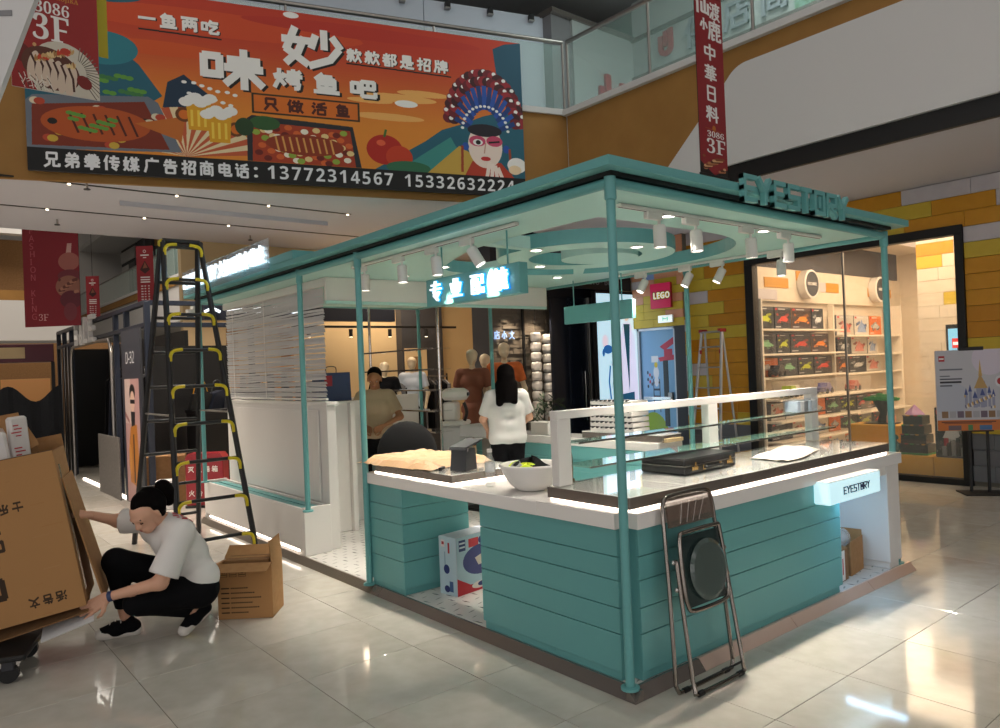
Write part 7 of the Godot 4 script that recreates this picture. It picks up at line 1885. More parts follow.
func left_side() -> void:
	# black neighbouring stand
	mat("frame_navy", "1d2433", 0.45)
	var bk := thing("black_stand", "black framed clothing stand with rail top, beyond the kiosk", "kiosk frame", Vector3(-0.15, 0, 0))
	for z in [-7.8, -8.86, -9.5, -12.9, -13.6, -14.2]: slab("upright", bk, Vector3(0, 0, z - 0.035), Vector3(0.07, 2.62, z + 0.035), "frame_navy", 0.004)
	for y in [2.3, 2.58]: slab("rail", bk, Vector3(0, y, -14.2), Vector3(0.07, y + 0.06, -7.8), "frame_navy", 0.004)
	for y in [2.3, 2.58]: slab("rail", bk, Vector3(0.07, y, -7.835), Vector3(1.4, y + 0.06, -7.765), "frame_navy", 0.004)
	for x in [1.33]: slab("upright", bk, Vector3(x, 0, -7.835), Vector3(x + 0.07, 2.62, -7.765), "black", 0.004)
	slab("back_curtain", bk, Vector3(0.9, 0, -14.2), Vector3(0.95, 2.35, -9.2), "black", 0.0)
	slab("side_curtain", bk, Vector3(0.1, 0, -14.3), Vector3(1.4, 2.3, -14.24), "black", 0.0)
	slab("dark_panel", bk, Vector3(0.3, 0.0, -8.82), Vector3(1.4, 2.1, -8.8), "black", 0.0)
	slab("mesh_panel", bk, Vector3(0.02, 0.0, -13.5), Vector3(0.04, 2.3, -13.0), "black", 0.0)
	slab("floor_light", bk, Vector3(-0.02, 0.0, -12.0), Vector3(0.02, 0.02, -8.2), "led_strip", 0.0)
	for i in 4: bar("clip_pole", bk, Vector3(0.02, 0, -13.9 + i * 0.33), Vector3(0.02, 2.3, -13.9 + i * 0.33), 0.012, "steel_dull", 6)
	put("doorway_arch", bk, MB.new().tube([Vector3(-0.01, 0, -12.7)] + smoothed([Vector3(-0.01, 2.05, -12.7), Vector3(-0.01, 2.22, -12.6), Vector3(-0.01, 2.26, -12.3), Vector3(-0.01, 2.26, -10.1), Vector3(-0.01, 2.22, -9.75), Vector3(-0.01, 2.05, -9.62)], 4) + [Vector3(-0.01, 0, -9.6)], 0.025, 8), "steel_dull")
	var tn := Basis(Vector3(0, 0, 1), Vector3.UP, Vector3(-1, 0, 0))
	var sl := thing("sale_letters", "pale raised SALE letters standing on the black stand's rail", "sign")
	sl.transform = Transform3D(tn, Vector3(-0.16, 2.3, -12.0))
	for i in 4:
		var m := MB.new()
		raised(m, [EYE["S"], "0 10 5 0 10 10/2 6 8 6", "0 0 0 10 10 10", EYE["E"]][i], i * 0.38, 0.0, 0.26, 0.36, 0.07, 0.0, 0.06)
		put("letter", sl, m, "wall_white")
	var cv := Cv.new(200, 480, Color("2f3440"))
	cv.words("D-32", font(false, false), 220, 190, 95, Color("e8e8ea"))
	cv.rect(120, 280, 760, 720, Color("b88f8c")); cv.rect(120, 280, 320, 260, Color("c8b0a8"))
	cv.oval(520, 360, 150, 50, Color("15131a")); cv.oval(520, 410, 120, 60, Color("d8b4a0")); cv.rect(400, 400, 240, 22, Color("15131a")); cv.poly([Vector2(420, 470), Vector2(640, 470), Vector2(600, 640), Vector2(460, 640)], Color("1c1a20"))
	cv.poly([Vector2(380, 560), Vector2(720, 540), Vector2(800, 860), Vector2(640, 900), Vector2(300, 880), Vector2(260, 700)], Color("b8742c")); cv.rect(500, 600, 60, 280, Color("2a1c18"))
	cv.oval(330, 750, 70, 90, Color("c8863a")); cv.poly([Vector2(120, 470), Vector2(340, 520), Vector2(340, 540), Vector2(120, 500)], Color("8a5a5a"))
	printed("stand_poster", cv.tex(), 0.4)
	var po := thing("number_poster", "tall poster panel headed D-32 with a model in orange coat", "poster")
	po.transform = Transform3D(tn, Vector3(-0.185, 0.0, -8.34))
	put("print", po, face(0.98, 2.28), "stand_poster", Vector3(0, 0.01, 0.016))
	slab("panel", po, Vector3(-0.49, 0.0, -0.015), Vector3(0.49, 2.3, 0.015), "grey_dark", 0.003)
	# clothes in the stand
	var q := RandomNumberGenerator.new()
	q.seed = 51
	for i in 9:
		var g := thing("dark_coat", "dark coat hanging inside the black stand doorway", "garment", Vector3(0.5, 0.7, -12.3 + i * 0.3), 0.0, "coats in the black stand")
		put("cloth", g, MB.new().prism(PackedVector2Array([Vector2(-0.25, 0), Vector2(0.25, 0), Vector2(0.2, 0.95), Vector2(0.05, 1.05), Vector2(-0.05, 1.05), Vector2(-0.2, 0.95)]), -0.04, 0.04), ["cloth_black", "dark_navy", "cloth_black", "grey_dark"][i % 4])
		put("hook", g, MB.new().tube([Vector3(0, 1.05, 0), Vector3(0, 1.14, 0)], 0.005, 6), "steel")
	var cr := thing("coat_rail", "steel coat rail inside the black stand", "rail", Vector3(0.5, 1.84, -12.5))
	bar("rail", cr, Vector3(0, 0, 0), Vector3(0, 0, 2.8), 0.012, "steel", 8)
	for z in [0.0, 2.8]: bar("upright", cr, Vector3(0, -1.84, z), Vector3(0, 0, z), 0.014, "black", 8)
	for i in 5:
		var b := thing("dark_bag", "dark folded bag heaped behind the ladder at the black stand", "bag", Vector3(0.7 + i * 0.23, 1.19, -8.4), 0.4 * i, "bags on the stand table")
		put("body", b, MB.new().prism(PackedVector2Array([Vector2(-0.17, 0), Vector2(0.17, 0), Vector2(0.14, 0.2), Vector2(0.05, 0.26), Vector2(-0.1, 0.22)]), -0.07, 0.07), ["black", "dark_navy", "grey_dark"][i % 3])
		put("strap", b, MB.new().tube(smoothed([Vector3(-0.1, 0.22, 0), Vector3(-0.05, 0.38, 0), Vector3(0.05, 0.38, 0), Vector3(0.1, 0.22, 0)]), 0.008, 6), "grey_dark" if i % 2 else "brick_amber")
	var tb := thing("stand_table", "black table holding bags behind the ladder", "table", Vector3(0.95, 0, -8.4))
	slab("top", tb, Vector3(-0.4, 1.14, -0.25), Vector3(0.8, 1.19, 0.3), "black")
	for s in [-0.35, 0.75]: slab("leg", tb, Vector3(s - 0.03, 0, -0.25), Vector3(s + 0.03, 1.14, 0.25), "black")
	noisy("grey_wood", "5f5b58", "75716d", 0.05, 1.5, 0.5)
	solo("grey_board", "grey wooden panel standing against the black stand", "panel", bm(Vector3(0.02, 0.86, 1.3), 0.003), "grey_wood", Vector3(-0.26, 0.431, -9.5))
	# things on the floor behind the ladder
	mat("fire_red", "8e1420", 0.35)
	var fb := thing("fire_extinguisher_box", "dark red fire extinguisher box with white characters", "box", Vector3(0.42, 0, -7.35), deg_to_rad(-40))
	slab("case", fb, Vector3(-0.24, 0.03, -0.1), Vector3(0.24, 0.62, 0.1), "fire_red", 0.01)
	put("lid", fb, MB.new().prism(PackedVector2Array([Vector2(-0.24, 0.62), Vector2(0.24, 0.62), Vector2(0.2, 0.68), Vector2(-0.2, 0.68)]), -0.1, 0.1), "fire_red")
	slab("base", fb, Vector3(-0.25, 0, -0.11), Vector3(0.25, 0.03, 0.11), "black", 0.004)
	for i in 6:
		var m := MB.new()
		raised(m, HAN[["灭", "火", "器", "箱", "火", "告"][i]], -0.2 + (i % 4) * 0.1, 0.45 if i < 4 else 0.15, 0.07, 0.07, 0.009, 0.1, 0.103)
		put("character", fb, m, "white")
	var b2 := thing("cardboard_box", "brown carton beside a white box behind the ladder", "box", Vector3(0.15, 0, -8.2), deg_to_rad(-20))
	slab("carton", b2, Vector3(-0.25, 0, -0.2), Vector3(0.25, 0.62, 0.2), "card_dark", 0.004)
	slab("tape", b2, Vector3(-0.04, 0.62, -0.2), Vector3(0.04, 0.622, 0.2), "card", 0.0)
	solo("white_box", "white box in front of the brown carton behind ladder", "box", bm(Vector3(0.2, 0.36, 0.2)), "wall_white", Vector3(0.0, 0.181, -7.65), Vector3(0, deg_to_rad(-30), 0))
	# stalls further left
	mat("plum", "5c2434", 0.5)
	for i in 2:
		var s := thing("plum_stall", ["plum coloured stall with lit shelf, nearest the black stand", "plum coloured stall with yellow lettered fascia, beyond the first stall"][i], "stall", Vector3(-0.75 - i * 0.95, 0, -13.6 - i * 0.9), deg_to_rad(-8))
		slab("fascia", s, Vector3(-0.5, 2.05, -0.4), Vector3(0.45, 2.38, 0.0), "plum", 0.01)
		slab("sign_panel", s, Vector3(-0.45, 2.12, 0.0), Vector3(0.0, 2.32, 0.01), "beige_wall", 0.002)
		for x in [-0.48, 0.4]: slab("post", s, Vector3(x, 0, -0.05), Vector3(x + 0.06, 2.05, 0.0), "black", 0.003)
		slab("counter", s, Vector3(-0.5, 0, -0.35), Vector3(0.45, 1.0, -0.02), "black", 0.005)
		slab("lit_shelf", s, Vector3(-0.4, 1.3, -0.36), Vector3(0.38, 1.75, -0.34), "lamp_shelf" if M.has("lamp_shelf") else glow("lamp_shelf", "c88a50", 0.3), 0.002)
	noisy("drape_dark", "1a1c20", "24262c", 0.05, 2.0, 0.9)
	var gg := []
	for i in 9:
		var row := []
		for k in 25:
			var u := k / 24.0
			row.append(Vector3(-0.8 + 1.6 * u, 1.62 - 0.12 * i * 1.45 - (0.28 * sin(u * PI * 2.0) ** 2 * (1.0 - i / 8.0)), 0.05 * sin(u * 30) * (0.3 + i / 8.0)))
		gg.append(row)
	var dp := thing("dark_drape", "dark cloth draped over the stall between its posts", "cloth", Vector3(-1.1, 0.0, -12.9), deg_to_rad(-15))
	put("cloth", dp, MB.new().sheet(gg, 0.004), "drape_dark")
	# far wall of the hall with a second gallery
	struct("wall_far_gallery_left", "pale fascia of the gallery at the far end", "wall", MB.new().span(Vector3(-14, 3.0, -24.3), Vector3(1.9, 4.2, -24)), "wall_white")
	struct("trim_far_mustard", "mustard band of the gallery at the far end", "trim", MB.new().span(Vector3(-14, 4.2, -24.3), Vector3(1.9, 4.5, -24.0)), "mustard")
	struct("wall_far_shops", "brown shop wall on the far gallery", "wall", MB.new().span(Vector3(-14, 4.5, -26), Vector3(1.9, 6.3, -25.8)), "card_dark")
	struct("wall_far_upper", "pale upper wall at the far end", "wall", MB.new().span(Vector3(-14, 6.3, -25), Vector3(1.9, 9.0, -24.6)), "wall_white")
	struct("wall_far_lower", "brown shop wall under the far gallery", "wall", MB.new().span(Vector3(-14, 0, -26), Vector3(4.8, 3.0, -25.8)), "card_dark")
	var fs := thing("far_shop_sign", "white lettered sign on the far gallery shop", "sign", Vector3(-1.6, 5.0, -25.78))
	slab("board", fs, Vector3(-1.2, 0, 0), Vector3(1.2, 0.5, 0.05), "black", 0.01)
	for i in 4:
		var m := MB.new()
		raised(m, HAN[["店", "文", "小", "业"][i]], -1.0 + i * 0.5, 0.08, 0.34, 0.34, 0.05, 0.05, 0.08)
		put("character", fs, m, "white")

# Smooth bodies: tapered capsules joined with a smooth minimum on a grid and meshed as surface nets.
# A bone is [from, radius, to, radius] with an optional 5th entry: true cuts it flat at its far end.
func blob(bones: Array, cell := 0.012, k := 0.03) -> MB:
	var lo := Vector3.ONE * 1e9; var hi := -lo
	for b in bones:
		var r: float = maxf(b[1], b[3]) + k + cell * 2
		for p in [b[0], b[2]]:
			lo = lo.min(p - Vector3.ONE * r); hi = hi.max(p + Vector3.ONE * r)
	var nx := int((hi.x - lo.x) / cell) + 2; var ny := int((hi.y - lo.y) / cell) + 2; var nz := int((hi.z - lo.z) / cell) + 2
	var f := PackedFloat32Array()
	f.resize(nx * ny * nz); f.fill(1.0)
	for b in bones:
		var a: Vector3 = b[0]; var ra: float = b[1]; var c: Vector3 = b[2]; var rc: float = b[3]
		var flat: bool = b.size() > 4 and b[4]
		var m := maxf(ra, rc) + k + cell * 2
		var p0 := (a.min(c) - Vector3.ONE * m - lo) / cell; var p1 := (a.max(c) + Vector3.ONE * m - lo) / cell
		var d := c - a
		var dd := maxf(d.length_squared(), 1e-9)
		var dn := d / sqrt(dd)
		for z in range(maxi(0, int(p0.z)), mini(nz - 1, int(p1.z) + 1) + 1):
			for y in range(maxi(0, int(p0.y)), mini(ny - 1, int(p1.y) + 1) + 1):
				var row := (z * ny + y) * nx
				for x in range(maxi(0, int(p0.x)), mini(nx - 1, int(p1.x) + 1) + 1):
					var p := lo + Vector3(x, y, z) * cell
					var t := clampf((p - a).dot(d) / dd, 0.0, 1.0)
					var s := p.distance_to(a + d * t) - lerpf(ra, rc, t)
					if flat: s = maxf(s, (p - c).dot(dn))
					var o := f[row + x]
					var h := maxf(k - absf(o - s), 0.0) / k
					f[row + x] = minf(o, s) - h * h * k * 0.25
	var mb := MB.new()
	var idx := PackedInt32Array()
	idx.resize(nx * ny * nz); idx.fill(-1)
	var vs := PackedVector3Array(); var ns := PackedVector3Array()
	var st := [0, 1, nx, nx + 1, nx * ny, nx * ny + 1, nx * ny + nx, nx * ny + nx + 1]
	var ed := [[0, 1], [2, 3], [4, 5], [6, 7], [0, 2], [1, 3], [4, 6], [5, 7], [0, 4], [1, 5], [2, 6], [3, 7]]
	for z in nz - 1:
		for y in ny - 1:
			var row := (z * ny + y) * nx
			for x in nx - 1:
				var i := row + x
				if f[i] > 0.9: continue
				var neg := 0
				for q in 8:
					if f[i + st[q]] < 0.0: neg += 1
				if neg == 0 or neg == 8: continue
				var c := Vector3.ZERO
				var n := 0
				for e in ed:
					var u := f[i + st[e[0]]]; var w := f[i + st[e[1]]]
					if (u < 0.0) != (w < 0.0):
						var t := u / (u - w)
						var pa := Vector3(e[0] & 1, (e[0] >> 1) & 1, e[0] >> 2); var pb := Vector3(e[1] & 1, (e[1] >> 1) & 1, e[1] >> 2)
						c += pa.lerp(pb, t); n += 1
				var g := Vector3.ZERO
				for q in 8:
					var v := minf(f[i + st[q]], cell * 3)
					g += Vector3(v if q & 1 else -v, v if q & 2 else -v, v if q & 4 else -v)
				idx[i] = vs.size()
				vs.append(lo + (Vector3(x, y, z) + c / n) * cell); ns.append(g.normalized())
	for z in range(1, nz - 1):
		for y in range(1, ny - 1):
			var row := (z * ny + y) * nx
			for x in range(1, nx - 1):
				var i := row + x
				var a := f[i]
				if a > 0.9: continue
				for ax in 3:
					var s1: int = st[1 << ax]
					if (a < 0.0) == (f[i + s1] < 0.0): continue
					var u: int = st[1 << ((ax + 1) % 3)]; var w: int = st[1 << ((ax + 2) % 3)]
					var q := [idx[i - u - w], idx[i - w], idx[i], idx[i - u]]
					if q.min() < 0: continue
					if a >= 0.0: q.reverse()
					mb.squad(vs[q[0]], vs[q[1]], vs[q[2]], vs[q[3]], ns[q[0]], ns[q[1]], ns[q[2]], ns[q[3]])
	return mb

func grow(bones: Array, by: float) -> Array:
	return bones.map(func(b): return [b[0], b[1] + by, b[2], b[3] + by] + b.slice(4))

# a hand: palm at the wrist w, pointing along d, its back along n; fingers bent by curl
func hand_bones(w: Vector3, d: Vector3, n: Vector3, curl: float, side: float, s := 1.0) -> Array:
	d = d.normalized(); n = (n - d * n.dot(d)).normalized()
	var x := d.cross(n) * side   # towards the thumb
	var out := []
	var pc := w + d * 0.085 * s
	for i in 4:
		var o := x * (0.03 - 0.02 * i) * s
		out.append([w + o * 0.6, 0.016 * s, pc + o, 0.0125 * s])
		var ln: float = [0.068, 0.078, 0.072, 0.056][i] * s
		var p := pc + o
		var dir := (d + o.normalized() * 0.12 * (1 if i == 0 else 0)).normalized()
		for j in 3:
			dir = dir.rotated(d.cross(n).normalized(), curl * (0.5 if j == 0 else 1.0)).normalized()
			var e: Vector3 = p + dir * ln * [0.45, 0.32, 0.25][j]
			out.append([p, (0.0095 - 0.001 * j) * s, e, (0.009 - 0.001 * j) * s])
			p = e
	var tb := w + d * 0.025 * s + x * 0.025 * s
	var t1 := tb + (d * 0.6 + x * 0.75).normalized() * 0.042 * s
	var t2 := t1 + (d * 0.85 + x * 0.35 - n * 0.3).normalized() * 0.032 * s
	var t3 := t2 + (d * 0.95 - n * 0.4).normalized() * 0.024 * s
	out.append([tb, 0.015 * s, t1, 0.0115 * s]); out.append([t1, 0.011 * s, t2, 0.0095 * s]); out.append([t2, 0.0095 * s, t3, 0.008 * s])
	return out

# a head: c its centre, f where it looks, u its crown direction; returns skin bones
func head_bones(c: Vector3, f: Vector3, u: Vector3) -> Array:
	u = (u - f * u.dot(f)).normalized()
	var r := f.cross(u)
	return [[c + u * 0.035 - f * 0.02, 0.078, c + u * 0.03 + f * 0.02, 0.074], [c + u * 0.0 + f * 0.035, 0.058, c - u * 0.055 + f * 0.05, 0.045], [c - u * 0.075 + f * 0.058, 0.028, c - u * 0.07 + f * 0.045, 0.036],
		[c + u * 0.012 + f * 0.092, 0.009, c - u * 0.022 + f * 0.108, 0.0125], [c - u * 0.024 + f * 0.098 + r * 0.01, 0.008, c - u * 0.024 + f * 0.098 - r * 0.01, 0.008],
		[c - u * 0.053 + f * 0.092 + r * 0.015, 0.0065, c - u * 0.053 + f * 0.092 - r * 0.015, 0.0065], [c + u * 0.025 + f * 0.088 + r * 0.035, 0.009, c + u * 0.025 + f * 0.088 - r * 0.035, 0.009],
		[c + r * 0.075 - f * 0.005 + u * 0.012, 0.012, c + r * 0.078 - f * 0.005 - u * 0.028, 0.009], [c - r * 0.075 - f * 0.005 + u * 0.012, 0.012, c - r * 0.078 - f * 0.005 - u * 0.028, 0.009]]

func face_parts(body: Node3D, c: Vector3, f: Vector3, u: Vector3, open: bool) -> void:
	u = (u - f * u.dot(f)).normalized()
	var r := f.cross(u)
	if not M.has("lip"):
		mat("lip", "a8605a", 0.5); mat("eye_white", "e8e4e0", 0.3); mat("brow", "2a201c", 0.7)
	for s in [-1, 1]:
		var e: Vector3 = c + u * 0.006 + f * 0.083 + r * s * 0.031
		if open:
			put("eye", body, MB.new().ball(e, Vector3(0.011, 0.009, 0.011), 10, 8), "eye_white")
			put("iris", body, MB.new().ball(e + f * 0.007, Vector3(0.006, 0.006, 0.006), 8, 6), "hair")
		else:
			put("eyelid_line", body, MB.new().tube([e + f * 0.006 - r * 0.014 - u * 0.002, e + f * 0.01 - u * 0.006, e + f * 0.004 + r * 0.014 - u * 0.002], 0.0036, 6), "hair")
		put("eyebrow", body, MB.new().tube([e + u * 0.022 + f * 0.006 - r * 0.016, e + u * 0.026 + f * 0.009, e + u * 0.021 + f * 0.004 + r * 0.016], 0.0036, 6), "brow")
	put("lips", body, MB.new().tube([c - u * 0.052 + f * 0.094 - r * 0.02, c - u * 0.05 + f * 0.101, c - u * 0.052 + f * 0.094 + r * 0.02], [0.003, 0.0065, 0.003], 8), "lip")

func people() -> void:
	crouching_woman()
	standing_woman()
	man_in_beige()
	mannequins()

func crouching_woman() -> void:
	var head := Vector3(-1.475, 0.815, -2.505)
	var f := Vector3(-0.72, -0.58, 0.36).normalized(); var u := Vector3(-0.32, 0.86, 0.12).normalized()
	var neck := Vector3(-1.375, 0.735, -2.565)
	var shn := Vector3(-1.315, 0.685, -2.405); var shf := Vector3(-1.4, 0.72, -2.735)
	var eln := Vector3(-1.45, 0.41, -2.385); var wrn := Vector3(-1.705, 0.345, -2.555)
	var elf := Vector3(-1.56, 0.73, -2.86); var wrf := Vector3(-1.74, 0.805, -2.8)
	var hipn := Vector3(-1.19, 0.3, -2.5); var hipf := Vector3(-1.21, 0.3, -2.77)
	var knn := Vector3(-1.545, 0.285, -2.53); var ann := Vector3(-1.21, 0.15, -2.575)
	var knf := Vector3(-1.605, 0.5, -2.775); var anf := Vector3(-1.545, 0.13, -2.85)
	var torso := [[Vector3(-1.19, 0.32, -2.52), 0.1, Vector3(-1.19, 0.32, -2.74), 0.1], [Vector3(-1.195, 0.36, -2.62), 0.115, Vector3(-1.245, 0.5, -2.6), 0.118], [Vector3(-1.245, 0.5, -2.6), 0.118, Vector3(-1.325, 0.64, -2.57), 0.115],
		[Vector3(-1.32, 0.66, -2.47), 0.085, Vector3(-1.38, 0.68, -2.68), 0.085], [shn, 0.06, shf, 0.058], [Vector3(-1.35, 0.69, -2.57), 0.07, neck, 0.05]]
	var arms := [[shn, 0.052, eln, 0.04], [eln, 0.04, wrn, 0.026], [shf, 0.05, elf, 0.04], [elf, 0.038, wrf, 0.026]]
	var thighs := [[hipn, 0.095, knn, 0.062], [hipf, 0.095, knf, 0.062]]
	var shins := [[knn, 0.058, ann, 0.038], [knf, 0.058, anf, 0.036]]
	var pn := thing("person", "person in white t-shirt and black trousers crouching beside the huge cardboard box", "person")
	var body := blob(torso + arms + thighs + shins + [[neck, 0.05, head - u * 0.05 - f * 0.02, 0.045], [head, 0.07, head, 0.07]], 0.014, 0.035)
	var fine := blob(head_bones(head, f, u) + [[neck, 0.046, head - u * 0.05 - f * 0.02, 0.042]], 0.005, 0.018)
	var h1 := blob(hand_bones(wrn, Vector3(-0.135, -0.085, -0.06), Vector3(-0.2, 0.3, 0.9), 0.12, -1.0) + [[wrn - (wrn - eln).normalized() * 0.04, 0.027, wrn, 0.024]], 0.004, 0.008)
	var h2 := blob(hand_bones(wrf, Vector3(-0.9, 0.2, 0.3), Vector3(0.1, 0.9, 0.3), 0.25, 1.0), 0.004, 0.008)
	for e in [fine, h1, h2]:
		body.v.append_array(e.v); body.n.append_array(e.n); body.t.append_array(e.t)
	var bd := put("body", pn, body, "skin")
	face_parts(bd, head, f, u, false)
	# hair with a low bun
	var r := f.cross(u).normalized()
	var hb := [[head + u * 0.048 - f * 0.035, 0.088, head + u * 0.062 - f * 0.005, 0.076], [head + u * 0.0 - f * 0.05, 0.083, head - u * 0.03 - f * 0.055, 0.06], [head + u * 0.082 + f * 0.025, 0.042, head + u * 0.074 + f * 0.05, 0.036],
		[head + u * 0.03 - f * 0.015 + r * 0.06, 0.03, head - u * 0.0 - f * 0.05 + r * 0.05, 0.036], [head + u * 0.03 - f * 0.015 - r * 0.06, 0.03, head - f * 0.05 - r * 0.05, 0.036]]
	put("hair", pn, blob(hb, 0.008, 0.025), "hair")
	put("bun", pn, blob([[head + u * 0.035 - f * 0.12, 0.035, head + u * 0.04 - f * 0.16, 0.052], [head + u * 0.0 - f * 0.17, 0.05, head - u * 0.06 - f * 0.165, 0.03]], 0.008, 0.02), "hair")
	# clothes
	var sl := [[shn, 0.073, shn.lerp(eln, 0.86), 0.088, true], [shf, 0.07, shf.lerp(elf, 0.9), 0.08, true]]
	put("t_shirt", pn, blob([[Vector3(-1.18, 0.37, -2.5), 0.112, Vector3(-1.18, 0.37, -2.76), 0.112]] + grow(torso.slice(1, 5), 0.018) + [[Vector3(-1.35, 0.69, -2.57), 0.08, neck - (neck - Vector3(-1.35, 0.69, -2.57)) * 0.3, 0.06]] + sl, 0.011, 0.028), "cloth_white")
	put("trousers", pn, blob(grow(thighs, 0.016) + [[Vector3(-1.195, 0.295, -2.5), 0.115, Vector3(-1.195, 0.295, -2.76), 0.115], [knn, 0.072, knn.lerp(ann, 0.9), 0.052, true], [knf, 0.072, knf.lerp(anf, 0.82), 0.05, true]], 0.011, 0.03), "cloth_black")
	# red print on the back of the shirt: the shirt's own surface, lifted a little and cut into marks
	mat("print_red", "b82838", 0.7)
	var sk := blob(grow(torso.slice(1, 5), 0.0205) + [[shn, 0.0755, shn.lerp(eln, 0.5), 0.083]], 0.0055, 0.028)
	var pr := MB.new()
	for i in range(0, sk.v.size(), 3):
		var m := (sk.v[i] + sk.v[i + 1] + sk.v[i + 2]) / 3.0
		if sk.n[i].y < 0.2 or sk.n[i].x < -0.1: continue
		var s := (m - Vector3(-1.36, 0.78, -2.6)).dot(Vector3(0.62, -0.74, 0.1)); var w := m.z + 2.48
		var hit := false
		if s > 0.02 and s < 0.12 and absf(w) < 0.1: hit = fmod(w + 1.0, 0.045) < 0.03 and not (fmod(s + 1.0, 0.035) < 0.009)
		if s > 0.15 and s < 0.2 and absf(w) < 0.08: hit = fmod(w + 1.0, 0.03) < 0.019 and not (fmod(s + 1.0, 0.025) < 0.007)
		if hit:
			for j in 3: pr.v.append(sk.v[i + j]); pr.n.append(sk.n[i + j]); pr.t.append(sk.t[i + j])
	if pr.v.size() > 0: put("back_print", pn, pr, "print_red")
	put("wrist_band", pn, MB.new().tube([wrn - (wrn - eln).normalized() * 0.012, wrn - (wrn - eln).normalized() * 0.036], 0.031, 14), "bag_blue")
	# trainers
	mat("shoe_white", "d8d2ca", 0.6)
	for s in [[anf, Vector3(-1.7, 0.0, -2.885), Vector3(-1.47, 0.0, -2.835), 0.0], [ann, Vector3(-1.3, 0.0, -2.53), Vector3(-1.165, 0.085, -2.59), 1.0]]:
		var toe: Vector3 = s[1]; var heel: Vector3 = s[2]; var an: Vector3 = s[0]
		var d := (toe - heel).normalized()
		if s[3] > 0: heel = toe - d * 0.24; heel.y = 0.1
		var sh := put("trainer", pn, blob([[toe + Vector3(0, 0.045, 0) - d * 0.03, 0.036, toe.lerp(heel, 0.45) + Vector3(0, 0.058, 0), 0.045], [toe.lerp(heel, 0.45) + Vector3(0, 0.058, 0), 0.045, heel + Vector3(0, 0.055, 0) + d * 0.03, 0.04], [heel + Vector3(0, 0.06, 0) + d * 0.035, 0.04, an + Vector3(0, -0.02, 0), 0.042, true]], 0.008, 0.02), "cloth_black")
		put("sole", sh, blob([[toe + Vector3(0, 0.026, 0) - d * 0.03, 0.026, heel + Vector3(0, 0.032, 0) + d * 0.02, 0.036], [toe + Vector3(0, 0.04, 0) - d * 0.02, 0.037, toe + Vector3(0, 0.04, 0) - d * 0.06, 0.04]], 0.008, 0.012), "shoe_white")
		var sd := d.cross(Vector3.UP).normalized()
		for k in 3:
			var p := toe.lerp(heel, 0.3 + 0.13 * k) + Vector3(0, 0.09 + 0.008 * k, 0)
			put("lace", sh, MB.new().tube([p - sd * 0.03 - Vector3(0, 0.012, 0), p + Vector3(0, 0.014, 0), p + sd * 0.03 - Vector3(0, 0.012, 0)], 0.004, 6), "shoe_white")
		for k in 2: put("stripe", sh, MB.new().tube([toe.lerp(heel, 0.45 + 0.2 * k) + sd * 0.048 + Vector3(0, 0.04, 0), toe.lerp(heel, 0.58 + 0.2 * k) + sd * 0.046 + Vector3(0, 0.09, 0)], 0.013, 6), "shoe_white")

